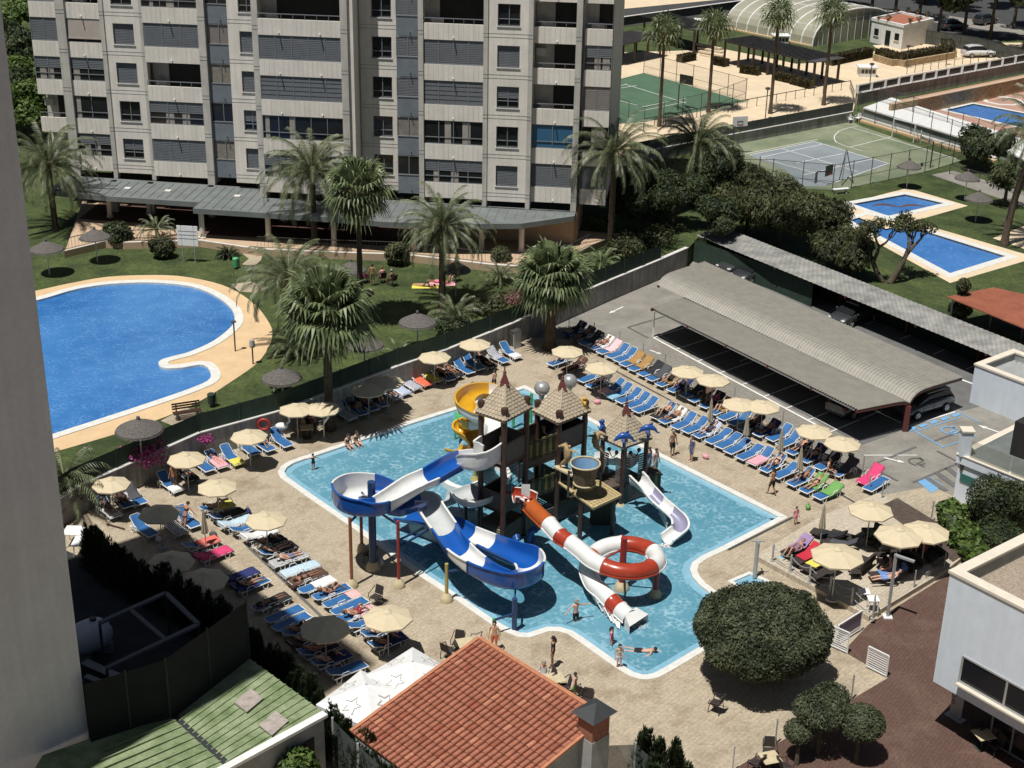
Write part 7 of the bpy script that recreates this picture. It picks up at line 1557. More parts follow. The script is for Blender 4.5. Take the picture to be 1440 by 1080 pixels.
def starpar(px,z,lab,s=1.0,rz=0):
 p=G(*px,z);t=thing('square_parasol',lab,'parasol',(*p,0),rz);g=MB();L=1.9*s;zt,zr=z,z-.75;C4=[V_(-L,-L,zr),V_(L,-L,zr),V_(L,L,zr),V_(-L,L,zr)];ap=V_(0,0,zt)
 for k in range(4):
  a,b=C4[k],C4[(k+1)%4];m1=(a+b)/2-V_(0,0,.06);g.add([a,m1,ap],[(0,1,2)]);g.add([m1,b,ap],[(0,1,2)]);h=V_(0,0,.22);q=(a+b)/2-V_(0,0,.34);g.add([a,m1,q,a-h],[(0,1,2,3)]);g.add([m1,b,b-h,q],[(0,1,2,3)])
  nr=(b-a).cross(ap-a).normalized();nr=nr if nr.z>0 else-nr;ctr_=(a+b)*.33+ap*.34;e1_=(b-a).normalized();e2_=nr.cross(e1_);pts=[ctr_+nr*.03+e1_*(r_*cos(radians(90+36*i)))+e2_*(r_*sin(radians(90+36*i)))for i in range(10)for r_ in((.44 if i%2==0 else .2),)]
  for i in range(10):g.bar(pts[i],pts[(i+1)%10],.03,.012,1,up=nr)
 obj('canopy',g,[M['white'],M['wallcap']],t,local=True);g=MB();g.tube([(0,0,0),(0,0,z)],.05,8);obj('pole',g,M['wire'],t,local=True)
 g=MB()
 for c in C4:g.bar(V_(0,0,z-.1),c-V_(0,0,.05),.03)
 obj('ribs',g,M['wire'],t,local=True)
starpar((580,930),3.0,'white square parasol printed with stars touching the tiled roof',.82,-AH+.15);starpar((515,962),2.9,'sagging white square parasol with stars, the left of the pair',.8,-AH+.3)
tz=3.9;T0=G3(674,899,tz);T1_=G3(850,1009,tz);tu=(T1_-T0).normalized();td=Vector((-tu.y,tu.x,0));td=td if td.x<0 else-td;td=-td if td.y>0 else td
tr=thing('tiled_building','small building with terracotta barrel tiled lean-to roof at the bottom centre','building',(T0.x,T0.y,0));WL=(T1_-T0).length;LEN=7.0;sl_=1.9/9.5
rtop=Vector((*G(517,1012,0),0))
NT=int(WL/.275);NRr=int(LEN/.42);g=MB();rt=random.Random(3)
for i in range(NT):
 c=(i+.5)*WL/NT
 for j in range(NRr):
  d0_,d1_=j*LEN/NRr,(j+1.08)*LEN/NRr;r0,r1=.088+rt.uniform(-.004,.004),.106;o=len(g.v);jx=rt.uniform(-.008,.008);mi=1 if rt.random()<.05 else(2 if rt.random()<.05 else 0)
  for d,r,h in((d0_,r0,.0),(d1_,r1,.03)):
   for k in range(6):a=pi*k/5;p=T0+tu*(c+jx+r*cos(a))+td*d;g.v.append((p.x,p.y,tz-d*sl_+r*sin(a)*.95+h))
  for k in range(5):g.f.append((o+k,o+k+1,o+7+k,o+6+k));g.m.append(mi)
  g.f.append(tuple(o+6+k for k in range(6)));g.m.append(3)
g.add([T0+Vector((0,0,-.01)),T1_+Vector((0,0,-.01)),T1_+td*LEN-Vector((0,0,LEN*sl_+.01)),T0+td*LEN-Vector((0,0,LEN*sl_+.01))],[(0,1,2,3)],3)
obj('tiled_roof',g,[M['tile'],mat('terracotta_dark',(.30,.09,.05,1),.85,.2,3),mat('terracotta_pale',(.45,.19,.11,1),.85,.2,3),mat('tile_gap',(.14,.04,.02,1),.9,.2,3)],tr)
g=MB();g.bar(T0+Vector((0,0,.06)),T1_+Vector((0,0,.06)),.2,.14);g.bar(T0-tu*.05+Vector((0,0,.05)),T0-tu*.05+td*LEN+Vector((0,0,.05-LEN*sl_)),.16,.1);g.bar(T1_+Vector((0,0,.0)),T1_+td*LEN-Vector((0,0,LEN*sl_)),.16,.1);obj('ridge_mortar',g,mat('ridge_tiles',(.45,.19,.10,1),.85,.15,4),tr)
q=[T0+tu*.25+td*.25,T1_-tu*.15+td*.25,T1_-tu*.15+td*LEN,T0+tu*.25+td*LEN];g=MB();o=[(p.x,p.y)for p in q];zz=[tz-.1,tz-.1,tz-.1-LEN*sl_,tz-.1-LEN*sl_]
g.add([(*p,0)for p in o]+[(p[0],p[1],z)for p,z in zip(o,zz)],[(0,1,5,4),(1,2,6,5),(2,3,7,6),(3,0,4,7)]);obj('wall',g,M['render'],tr)
ch=G3(833,1060,0);ch=T1_+tu*.12+td*.75;ch.z=0;e1c,e2c=tu,td
def cbox(mb,c,a,b,z0,z1,m=None):vs=[c+e1c*x+e2c*y for x,y in((-a,-b),(a,-b),(a,b),(-a,b))];mb.add([(v.x,v.y,z)for z in(z0,z1)for v in vs],[(0,3,2,1),(4,5,6,7),(0,1,5,4),(1,2,6,5),(2,3,7,6),(3,0,4,7)],m)
g=MB();cbox(g,ch,.42,.5,0,3.55);obj('chimney_base',g,M['render'],tr);g=MB();cbox(g,ch,.4,.48,3.55,4.55);c_=obj('chimney',g,M['brick'],tr)
g=MB();vs=[ch+e1c*x+e2c*y for x,y in((-.62,-.7),(.62,-.7),(.62,.7),(-.62,.7))];g.add([(v.x,v.y,4.62)for v in vs]+[(*(ch+e1c*.0-e2c*.1).xy,5.0)],[(0,3,2,1),(0,1,4),(1,2,4),(2,3,4),(3,0,4)]);obj('chimney_cap',g,M['slatecap'],c_)
def screens(label,pts,h,z=0,n=1):
 t=thing('glass_screen',label,'screen',(*pts[0],z))
 for i in range(len(pts)-1):
  a,b=Vector((*pts[i],z)),Vector((*pts[i+1],z));g=MB();g.quad(a,b,b+Vector((0,0,h)),a+Vector((0,0,h)));obj('pane',g,M['screen'],t)
 for p in pts:g=MB();g.bar((*p,z),(*p,z+h+.1),.09);obj('post',g,M['wire'],t)
screens('smoked glass screens below the chimney at the bottom',GL([(770,1130),(838,1110),(890,1078+30),(950,1160)],0),2.2);screens('dark glass screens between the shed and the tiled roof',GL([(470,1075),(505,1112),(545,1150)],0),2.3)
g=MB();a,b=G3(800,1098,0),G3(836,1078,0);g.bar(a+Vector((0,0,.5)),b+Vector((0,0,.5)),.6,.9);tag(obj('low_wall',g,M['peach'],bevel=.03),'low pale wall at the foot of the chimney','wall')
def chair_proto():
 t=thing('wicker_chair','x','chair');g=MB();g.box(-.24,-.22,.42,.24,.24,.48);obj('seat',g,M['wicker'],t,local=True,bevel=.02);g=MB();g.add([(-.24,-.22,.5),(.24,-.22,.5),(.22,-.32,.95),(-.22,-.32,.95),(-.24,-.26,.5),(.24,-.26,.5),(.22,-.36,.95),(-.22,-.36,.95)],[(0,1,2,3),(7,6,5,4),(0,4,5,1),(1,5,6,2),(2,6,7,3),(3,7,4,0)]);obj('backrest',g,M['wicker'],t,local=True)
 for s in(-1,1):
  g=MB();g.tube([(s*.27,-.3,.9),(s*.3,-.05,.7),(s*.3,.2,.68),(s*.28,.26,.45)],.022,6);obj('armrest',g,M['wicker'],t,local=True)
  for y in(-.24,.22):g=MB();g.tube([(s*.25,y*1.15,0),(s*.22,y,.42)],.02,6);obj('leg',g,M['wicker'],t,local=True)
 return t
WCH=Proto(chair_proto)
def table_proto():
 t=thing('square_table','x','table');g=MB();g.box(-.4,-.4,.71,.4,.4,.75);obj('tabletop',g,M['foot'],t,local=True,bevel=.015);g=MB();g.tube([(0,0,.04),(0,0,.71)],.04,8);g.box(-.25,-.25,0,.25,.25,.04);obj('pedestal',g,M['wired'],t,local=True);return t
TB=Proto(table_proto)
for i,(x,y,rz,lab)in enumerate([(630,925,-.6,'dark wicker chair beside the tiled roof left edge, nearest the star parasol'),(644,915,2.9,'dark wicker chair beside the tiled roof with its back to the pool'),(667,914,1.4,'dark wicker chair behind the tip of the tiled roof'),(770,965,1.9,'dark wicker chair at the tiled roof edge below the standing woman'),(792,977,1.7,'dark wicker chair beside the child in green shorts'),(824,998,2.8,'dark wicker chair behind the chimney'),(529,850,2.6,'black chair on the deck between the parasol and slide poles'),(1006,1000,1.0,'lone dark chair in the shadow of the clipped dome tree'),(313,705,.4,'small dark chair under the cream parasol left of the pool'),(1062,1085,.8,'dark wicker chair at the bottom table on the brown paving'),(1103,1090,-1.2,'dark chair right of the bottom table'),(1081,1068,3.1,'dark wicker chair behind the bottom table'),(1372,1040,.6,'dark chair left of the table under the white building'),(1398,1060,2.0,'dark chair in front of the table under the white building'),(521,790,1.2,'dark chair under the blue slide bowl'),(820,985,-.6,'dark wicker chair behind the chimney, the lower of two')]):WCH(G3(x,y,.02),rz,lab,'dark wicker chairs')
for x,y,lab in[(655,922,'small square table between the chairs left of the tiled roof'),(780,972,'small square table at the upper edge of the tiled roof'),(1081,1085,'square table at the bottom on the brown paving'),(1380,1052,'square table under the overhang of the white building')]:TB(G3(x,y,.02),.3,lab,'small square tables')
def rattan(px,rz,lab,kind='bed',z=TZ,tw=None):
 p=G3(*px,z);t=thing('rattan_lounger' if kind=='bed' else 'rattan_sofa',lab,'sun lounger' if kind=='bed' else 'sofa',p,rz);g=MB()
 if kind=='bed':g.box(-.33,-.3,.26,.33,1.0,.36);obj('seat',g,M['wicker'],t,local=True,bevel=.03);g=MB();g.bar((0,-.3,.31),(0,-.9,.72),.66,.08,up=(0,0,1));obj('backrest',g,M['wicker'],t,local=True)
 else:g.box(-.75,-.35,.18,.75,.4,.4);obj('seat',g,M['wicker'],t,local=True,bevel=.04);g=MB();g.box(-.75,-.45,.38,.75,-.3,.78);obj('backrest',g,M['wicker'],t,local=True,bevel=.04)
 for x in(-.3,.3)if kind=='bed' else(-.7,.7):
  for y in(-.2,.85)if kind=='bed' else(-.3,.35):g=MB();g.tube([(x,y,0),(x,y,.28 if kind=='bed' else .2)],.025,6);obj('leg',g,M['wicker'],t,local=True)
 if tw:g=MB();n=7;R_=random.Random(px[0]);
 if tw:
  pr=[(-.92,.79),(-.6,.58),(-.3,.385),(.1,.38),(.5,.38)]
  for y,zz_ in pr:
   for k in range(n):g.v.append((-.34+.68*k/6,y+R_.uniform(-.02,.02),zz_+.02+R_.uniform(0,.02)))
  for i in range(4):
   for k in range(6):g.f.append((i*n+k,i*n+k+1,(i+1)*n+k+1,(i+1)*n+k));g.m.append(0)
  o=obj('towel',g,M['cloth'],smooth=True);o.location=p;o.rotation_euler=(0,0,rz);o.color=C[tw];tag(o,f'{NM[tw]} towel on the '+lab,'towel')
AWt=toward(-AD);
rattan((1120,778),AWt,'dark wicker lounger under the woman in the striped dress',tw='lilac');rattan((1133,790),AWt,'dark wicker lounger with red towel',tw='red');rattan((1147,800),AWt,'dark wicker lounger with yellow towel',tw='yellow');rattan((1160,812),AWt,'bare dark wicker lounger near the rope railing')
rattan((1192,762),1.0,'dark wicker lounger behind the largest terrace parasol');rattan((1180,772),1.1,'pale edged wicker lounger at the terrace middle',tw='grey');rattan((1165,760),1.0,'wicker lounger with a black bag on it',tw='black')
for i,(x,y,rz)in enumerate([(1240,762,2.4),(1252,775,.2),(1262,782,1.4),(1285,770,2.8),(1300,778,.4),(1310,788,1.9),(1275,798,2.2),(1210,800,.9),(1225,760,1.6)]):rattan((x,y),rz,f'{["dark wicker sofa left under the middle terrace parasol", "dark wicker sofa facing the lamp post", "dark wicker sofa between the two right terrace parasols", "dark wicker sofa behind the middle terrace parasol", "dark wicker sofa under the right terrace parasol", "dark wicker sofa nearest the timber decking", "dark wicker sofa nearest the glass fence", "dark wicker sofa in the shade of the largest parasol", "dark wicker sofa beside the yellow leaved pot plant"][i]}','sofa')
for i,(x,y,z,h)in enumerate([(1203,795,TZ,.45),(1214,842,TZ,.45),(1268,772,TZ,.5),(1290,790,TZ,.45),(1238,790,TZ,.45),(1202,812,TZ,.4),(1140,805,TZ,.4),(1226,858,TZ,.7)]):plastic_table(G3(x,y,z),['small dark stool table in the sun right of the largest parasol','small white stool near the lamp post corner','low table under the middle terrace parasol','low table between the wicker sofas','low table left of the lamp post','low table in the shadow of the largest parasol','low side table between the wicker loungers','white wire table in the corner of the terrace'][i],h,.28,'low terrace tables',M['wicker']if i not in(1,7)else M['white'])
bush('yellow green pot plant among the terrace sofas',G3(1232,763,TZ),.5,.7,M['fan'],260,.16)
rp=thing('rope_railing','rope railing on steel posts along the terrace edge above the dome tree','railing',G3(1086,789,TZ));pp=[G3(*q,TZ)for q in((1086,789),(1111,804),(1138,820),(1167,834),(1197,850),(1227,870))]
for p in pp:g=MB();g.tube([p,p+Vector((0,0,1.0))],.055,8);g.lathe([(.12,0),(.12,.05),(0,.05)],tuple(p),8);obj('post',g,M['wire'],rp)
for i in range(5):
 for h in(.9,.45):a,b=pp[i],pp[i+1];g=MB();g.tube([a.lerp(b,t)+Vector((0,0,h-.22*sin(pi*t)))for t in(0,.2,.4,.6,.8,1)],.018,5);obj('rope',g,M['wire'],rp)
glassfence(GL([(1227,868),(1284,832),(1326,807)],.02),.02,1.2,'glass fence between the terrace and the brown paving',2.4);glassfence(GL([(1240,700),(1310,728),(1368,772)],TZ),TZ,1.0,'clear fence behind the timber decking',2.4)
glassfence(GL([(1030,1085),(1090,1046),(1197,983)],.02),.03,1.25,'clear fence between the deck and brown paving near the small clipped trees',2.6)
def slatgate(label,a,b,z=.03,h=1.15,panel=None):
 A_,B_=G3(*a,z),G3(*b,z);t=thing('slatted_gate',label,'gate',A_);g=MB();up_=Vector((0,0,1))
 for p,q in((A_,A_+up_*h),(B_,B_+up_*h),(A_+up_*h,B_+up_*h),(A_+up_*.08,B_+up_*.08)):g.bar(p,q,.06)
 obj('gate_frame',g,M['white'],t);g=MB()
 for k in range(1,9):g.bar(A_+up_*(.08+h*k/9.5),B_+up_*(.08+h*k/9.5),.02,.05)
 obj('slats',g,M['white'],t)
 if panel:g=MB();g.bar(A_+up_*(h*.62)+AD*.04,B_+up_*(h*.62)+AD*.04,.02,h*.6);obj('panel',g,M[panel],t)
slatgate('white slatted gate standing open at the corner of the brown paving',(1218,938),(1246,952));slatgate('white slatted gate panel beside the dome tree',(1166,908),(1191,919))
slatgate('pool gate with a dark lilac notice panel beside the terrace corner',(1176,908),(1209,887),panel='slpur')
lp=thing('lamp_post','tall pale angled lamp post at the terrace corner with its arm to the right','lamp post',G3(1247.8,868,.02));p=G3(1247.8,868,.02);g=MB();g.box(p.x-.22,p.y-.22,.02,p.x+.22,p.y+.22,.1);obj('base_plate',g,M['white'],lp,bevel=.01)
tp=p+Vector((0,0,3.6));g=MB();g.bar(p+Vector((0,0,.08)),tp,.13);obj('pole',g,M['wire'],lp);ed=Vector((.8,-.6,0));g=MB();g.bar(tp-Vector((0,0,.06))-ed*.07,tp-Vector((0,0,.06))+ed*.95,.15,.1);obj('lamp_head',g,M['wire'],lp)
g=MB();p=G3(1061,812,0);g.tube([p,p+Vector((0,0,2.2))],.11,8);o=thing('shower_post','grey post with crossed arms beside the children basin','shower',p);obj('pole',g,M['wire'],o);g=MB();g.bar(p+Vector((-.35,0,2.15)),p+Vector((.35,0,2.15)),.05);g.bar(p+Vector((0,-.35,2.2)),p+Vector((0,.35,2.2)),.05);obj('arms',g,M['wire'],o)
nb=thing('notice_board','white notice board on two legs on the lawn before the arcade','sign',G3(266,367,GZ));a,b=G3(258,369,GZ),G3(275,370,GZ);g=MB();
up_=Vector((0,0,1));g.bar(a-(b-a)*.35+up_*2.2,b+(b-a)*.35+up_*2.2,.06,1.6);obj('board',g,M['white'],nb)
for p in(a,b):g=MB();g.tube([p,p+up_*3.0],.04,6);obj('leg',g,M['wire'],nb)
g=MB();nn_=Vector((0,-.04,0))
for k in range(3):g.bar(a-(b-a)*.25+up_*(2.0+k*.3)+nn_,b+(b-a)*.25+up_*(2.0+k*.3)+nn_,.02,.035)
obj('ruled_lines',g,M['wire'],nb)
g=MB();p=G3(1197,640,.9);g.bar(p-BD*.2,p+BD*.2,.03,.3);tag(obj('fence_notice',g,M['render']),'small grey notice fixed on the clear fence near the last parasol','sign')
g=MB();p=G3(1306,806,.5);g.bar(p-AD*.25,p+AD*.25,.03,.25);tag(obj('fence_notice',g,M['render']),'small grey notice on the glass fence near the white building corner','sign')
def car(label,loc,rz,body,name='parked_car'):
 t=thing(name,label,'car',loc,rz);L,W2=4.35,.88
 sec=[(-2.17,.35,.62,.78),(-2.12,.3,.98,.84),(-1.55,.28,1.02,.88),(-1.0,.28,1.04,.88),(.9,.28,1.0,.88),(1.5,.28,.92,.86),(2.05,.3,.78,.80),(2.17,.36,.6,.7)]
 def hull(S_,mi=0):
  g=MB();n=12
  for x,z0,z1,w in S_:
   for j in range(n):a=2*pi*j/n+pi/n;cx,cz_=cos(a),sin(a);g.v.append((x,w*(abs(cx)**.45)*(1 if cx>0 else-1),(z0+z1)/2+(z1-z0)/2*(abs(cz_)**.5)*(1 if cz_>0 else-1)))
  for i in range(len(S_)-1):
   for j in range(n):g.f.append((i*n+j,i*n+(j+1)%n,(i+1)*n+(j+1)%n,(i+1)*n+j));g.m.append(mi)
  g.f.append(tuple(range(n)));g.f.append(tuple((len(S_)-1)*n+j for j in range(n)));g.m+=[mi,mi];return g
 obj('body',hull(sec),body,t,local=True,smooth=50);obj('cabin_glass',hull([(-1.95,.95,1.1,.78),(-1.75,.95,1.45,.70),(-.9,.95,1.58,.68),(.1,.95,1.56,.68),(.85,.95,1.2,.74),(1.2,.93,1.0,.78)]),M['glassd'],t,local=True,smooth=50)
 g=hull([(-1.8,1.42,1.5,.64),(-1.0,1.5,1.63,.63),(.1,1.5,1.61,.62),(.3,1.46,1.54,.6)]);obj('roof',g,body,t,local=True,smooth=50)
 for x in(-1.33,1.33):
  for s in(-1,1):
   g=MB();g.tube([(x,s*.74,.33),(x,s*.93,.33)],.33,20);w=obj('wheel',g,M['tyre'],t,local=True,smooth=40);g=MB();g.tube([(x,s*.92,.33),(x,s*.945,.33)],.21,14)
   for k in range(5):a=k*2*pi/5;g.bar((x,s*.95,.33),(x+.2*cos(a),s*.95,.33+.2*sin(a)),.05,.03)
   obj('rim',g,M['rim'],w,local=True)
 for s in(-1,1):
  g=MB();g.ball((2.02,s*.6,.68),.14,.2,.09);obj('headlight',g,M['lamp_g'],t,local=True,smooth=True);g=MB();g.ball((-2.05,s*.66,.85),.1,.14,.14);obj('tail_light',g,M['redpole'],t,local=True,smooth=True)
  g=MB();g.ball((.75,s*.98,1.02),.1,.12,.08);obj('wing_mirror',g,body,t,local=True);g=MB();g.bar((-.15,s*.885,.4),(-.15,s*.86,.95),.015);g.bar((.8,s*.885,.4),(.8,s*.86,.95),.015);obj('door_seam',g,M['wired'],t,local=True)
 return t
w0,w1=G3(1289,592,0),G3(1331,579,0);c=(w0+w1)/2;d=(w0-w1).normalized();n_=Vector((-d.y,d.x,0));n_=n_ if n_.y>0 else-n_;c=c+n_*.9
car('dark grey parked car under the right end of the curved carport',c,atan2(d.y,d.x),M['carb'])
for i,(x,y)in enumerate([(1199,452),(1060,392),(1040,380)]):car(['dark car in the deep shade under the weathered carport','car front showing behind the green screen fence, right one','car front showing behind the green screen fence, left one'][i],G3(x,y,0),atan2(-AD.y,-AD.x),M['carb'])
p=G3(1262,590,0);car('dark car beyond the maroon post of the carport',p-AD*1.0-BD*2.6,atan2(AD.y,AD.x),M['carb'])
def simple(name,label,cat,loc,rz=0):return thing(name,label,cat,loc,rz)
t=simple('metal_cabinet','grey metal louvred cabinet against the retaining wall near the deck corner','cabinet',G3(722,487,0),RA);g=MB();g.box(-.45,-.35,0,.45,.35,1.25);obj('body',g,M['wire'],t,local=True,bevel=.02);g=MB();g.box(-.5,-.4,1.25,.5,.4,1.3);obj('top',g,M['wired'],t,local=True)
g=MB();
for k in range(8):g.box(-.36,-.375,.2+k*.12,.36,-.35,.25+k*.12)
obj('louvres',g,M['wired'],t,local=True)
t=simple('round_sign','round red and white emblem on the retaining wall between two parasols','sign',G3(642,493,1.0));p=G3(642,493,1.0);g=MB();g.ball(tuple(p),.42,.2,.42,16,8);obj('disc',g,M['redpole'],t,smooth=True);g=MB()
for s in(-.15,0,.15):g.bar(p+Vector((s-.1,-.2,-.12)),p+Vector((s+.08,-.2,.14)),.03,.03)
obj('white_marks',g,M['white'],t)
t=simple('ring_float','round red swim ring hung on the wall behind a parasol','float',G3(371,597,1.3));p=G3(371,597,1.25);g=MB();g.tube([p+Vector((.34*cos(a*pi/10),0,.34*sin(a*pi/10)))for a in range(21)],.1,8,caps=False);obj('ring',g,M['redpole'],t,smooth=True)
for i,(x,y,h)in enumerate([(331,494,2.1),(356,512,1.2)]):
 p=G3(x,y,GZ);t=simple('lamp_bollard' if i else 'shower_post',['slim dark shower post on the oval pool surround','short post with a cage head beside the oval pool surround'][i],'post',p);g=MB();g.tube([p,p+Vector((0,0,h))],.05,8);obj('pole',g,M['wired'],t);g=MB();g.lathe([(.16,0),(.2,.15),(.16,.5),(0,.5)]if i else[(.18,0),(.18,.06),(0,.08)],(p.x,p.y,p.z+h),10);obj('head',g,M['wire' if i else 'wired'],t)
p=G3(264,588,GZ);t=simple('garden_bench','dark wooden garden bench on a paved patch beside the oval pool','bench',p,.42);g=MB()
for k in range(4):g.box(-.85,-.25+k*.13,.42,.85,-.15+k*.13,.46)
obj('seat',g,M['brownm'],t,local=True);g=MB()
for k in range(3):g.box(-.85,.27+k*.04,.55+k*.14,.85,.31+k*.04,.65+k*.14)
obj('backrest',g,M['brownm'],t,local=True)
for s in(-.6,.6):g=MB();g.box(s-.04,-.25,0,s+.04,.3,.42);g.box(s-.04,.26,.4,s+.04,.32,.95);obj('leg',g,M['wired'],t,local=True)
for i,(x,y)in enumerate([(298,572),(332,378)]):
 p=G3(x,y,GZ);t=simple('litter_bin',['dark green litter bin beside the garden bench','green litter bin on the lawn near the stone path'][i],'bin',p);g=MB();g.lathe([(0,.2),(.22,.2),(.25,.85),(.2,.9),(0,.9)],n=14);obj('drum',g,M['netg']if i==0 else M['green_fig'],t,local=True);g=MB();g.tube([(.28,0,0),(.28,0,1.0)],.03,6);g.bar((.28,0,.6),(.2,0,.6),.04);obj('stand',g,M['wired'],t,local=True)
for i,(x,y)in enumerate([(396,552),(262,655)]):
 t=simple('green_heap',['dark green covered equipment beside the windbreak under a thatched umbrella',''][i],'cover',G3(x,y,GZ));g=MB();leafcloud(g,[(0,0,.4,.7,.5,.4)],260,.16);obj('cover',g,M['leafd'],t,local=True)
 break
p=G3(397,620,0);t=simple('bird_float','white long necked bird float beside the table under the twin parasols','float',p)
g=MB();g.ball((0,0,1.0),.4,.25,.22);g.tube([(.25,0,1.1),(.5,0,1.35),(.42,0,1.7),(.55,0,1.8),(.68,0,1.7)],[.08,.06,.06,.08,.03],8);g.tube([(0,0,0),(0,0,.9)],.025,6);obj('body',g,M['white'],t,local=True,smooth=True)
p=G3(456,618,0);r_=thing('bird_float','white long necked bird float beside the broad fan palm trunk','float',p);g=MB();g.tube([(0,0,0),(0,0,1.0),(.1,0,1.3),(.28,0,1.5),(.2,0,1.8),(.3,0,1.9),(.42,0,1.8)],[.03,.03,.1,.08,.06,.08,.03],8);obj('body',g,M['white'],r_,local=True,smooth=True)
p=G3(513,540,.1);t=simple('floodlight_post','slim pole with a small square floodlight at the windbreak','lamp post',p);g=MB();g.tube([p,p+Vector((0,0,3.6))],.035,6);obj('pole',g,M['wire'],t);g=MB();q=p+Vector((.15,0,3.6));g.box(q.x-.2,q.y-.08,q.z-.18,q.x+.2,q.y+.08,q.z+.18);obj('lamp',g,M['wire'],t)
g=MB();a,b=G3(150,737,.05),G3(175,744,.05);g.tube([a,b],.05,6);tag(obj('pole_on_deck',g,M['brownm']),'brown pole lying on the deck near the cypress hedge','pole');
def hoop(label,px,z,h,bw,rz,m='whitep'):
 p=G3(*px,z);t=thing('basketball_hoop',label,'basketball hoop',p,rz);g=MB();g.tube([(0,0,0),(0,0,h),(0,-1.2,h+.3)],.07,6);obj('post',g,M['wired'],t,local=True);g=MB();g.box(-bw/2,-1.28,h-.1,bw/2,-1.22,h+.9);obj('backboard',g,M[m],t,local=True);g=MB();g.box(-.3,-1.3,h+.05,.3,-1.285,h+.1);g.box(-.3,-1.3,h+.4,.3,-1.285,h+.45);g.box(-.3,-1.3,h+.1,-.25,-1.285,h+.4);g.box(.25,-1.3,h+.1,.3,-1.285,h+.4);obj('target_square',g,M['wired'],t,local=True)
 g=MB();g.tube([(.23*cos(a*pi/6),-1.5+.23*sin(a*pi/6),h+.1)for a in range(13)],.02,5,caps=False);obj('rim',g,M['redpole'],t,local=True)
hoop('basketball hoop on the green court behind the tall palm',(953,156),Z1,2.9,1.8,2.4,'glassd');hoop('white basketball backboard in front of the low court wall',(1030,212),Z1,2.9,1.6,.3);hoop('basketball hoop with dark board at the near side of the worn court',(1148,256),Z1,1.0,1.2,.8,'wired');hoop('basketball hoop at the right end of the worn court',(1308,236),Z1,2.6,1.4,-1.8,'wire')
t=simple('tennis_net','tennis net across the near end of the worn court','net',G3(1085,235,Z1));a,b=G3(1068,236,Z1),G3(1146,258,Z1);g=MB();g.quad(a+up_*.1,b+up_*.1,b+up_*.95,a+up_*.95);obj('mesh',g,M['net'],t);g=MB();g.bar(a+up_*.97,b+up_*.97,.05);obj('tape',g,M['whitep'],t)
for p in(a,b):g=MB();g.tube([p,p+up_*1.1],.06,6);obj('post',g,M['wired'],t)
t=simple('umpire_frame','tall tripod frame at the near side of the worn court','frame',G3(1190,255,Z1));p=G3(1186,216,Z1+0);top_=Vector((*G(1186,252,Z1),Z1+2.9))
for q in((1180,254),(1200,258),(1183,262)):g=MB();g.tube([G3(*q,Z1),top_],.05,6);obj('leg',g,M['wired'],t)
def goal(label,a,b,h=2.0):
 A_,B_=G3(*a,Z1),G3(*b,Z1);t=thing('goal',label,'goal',A_);g=MB();g.bar(A_,A_+up_*h,.08);g.bar(B_,B_+up_*h,.08);g.bar(A_+up_*h,B_+up_*h,.08);g.bar(A_+up_*h,A_+AD*1.0,.05);g.bar(B_+up_*h,B_+AD*1.0,.05);obj('goal_frame',g,M['whitep'],t)
goal('white goal frame at the slab roof side of the worn court',(1254,193),(1284,201))
for i,(x,y)in enumerate([(1195,173),(1206,171)]):
 p=G3(x,y,Z1);t=simple('plastic_chair',['white plastic chair at the far corner of the worn court, left one','white plastic chair at the far corner of the worn court, right one'][i],'chair',p,.3-i);g=MB();g.box(-.25,-.25,.4,.25,.25,.45);obj('seat',g,M['white'],t,local=True,bevel=.02);g=MB();g.box(-.25,.22,.45,.25,.27,.95);obj('backrest',g,M['white'],t,local=True,bevel=.02)
 for s in(-1,1):
  g=MB();g.box(s*.28-.02,-.25,.64,s*.28+.02,.25,.68);obj('armrest',g,M['white'],t,local=True)
  for yy in(-1,1):g=MB();g.tube([(s*.27,yy*.25,0),(s*.25,yy*.22,.66)],.025,5);obj('leg',g,M['white'],t,local=True)
for i,(x,y)in enumerate([(1182,272),(1120,285)]):p=G3(x,y,Z1);t=simple('white_bench',['white bench on the lawn at the near edge of the worn court','white bench half hidden beside the feathery trees'][i],'bench',p,.35);g=MB();g.box(-.8,-.2,.4,.8,.2,.47);obj('seat',g,M['white'],t,local=True);g=MB();g.box(-.6,-.15,0,-.5,.15,.4);obj('leg',g,M['white'],t,local=True);g=MB();g.box(.5,-.15,0,.6,.15,.4);obj('leg',g,M['white'],t,local=True)
for x,y,h,lab in[(1076,168,3.2,'lamp post on the plaza beside the second fence palm'),(1274,96,2.6,'lamp post at the left end of the dark planter railing'),(1330,92,2.6,'lamp post at the middle of the dark planter railing'),(1222,128,3.0,'lamp post behind the white balustrade near the service box')]:
 p=G3(x,y,Z1);t=simple('street_lamp',lab,'lamp post',p);g=MB();g.tube([p,p+up_*h],.06,6);obj('pole',g,M['wired'],t);g=MB();g.lathe([(.1,0),(.3,.15),(.25,.3),(0,.35)],tuple(p+up_*h),8);obj('lantern',g,M['wired'],t)
for i,(x,y)in enumerate([(1375,80),(1400,74),(1340,42),(1250,30),(1210,24),(1385,34)]):car('dark car parked along the shaded street behind the fence',G3(x,y,Z1),.2+.1*i,M['carb' if i%3 else 'carw'])['group']='cars parked on the shaded street'
c=G3(1293,330,Z1)
PIc=(.55,.06,.22,1);BK=(.012,.012,.016,1);N_=toward(-AD);FB=toward(BD)
person('stand','shorts',(945,641),0,-2.6,'tanned man in black swim shorts walking away beside the pool right edge',1,3,BK)
person('stand','dress',(972,648),0,2.0,'person in a navy patterned dress with a dark bag beside the right pool edge',0,1,(.10,.12,.25,1),.96,True)
person('walk','shorts',(1085,696),0,.6,'man in black shorts striding past the right front row',1,0,BK)
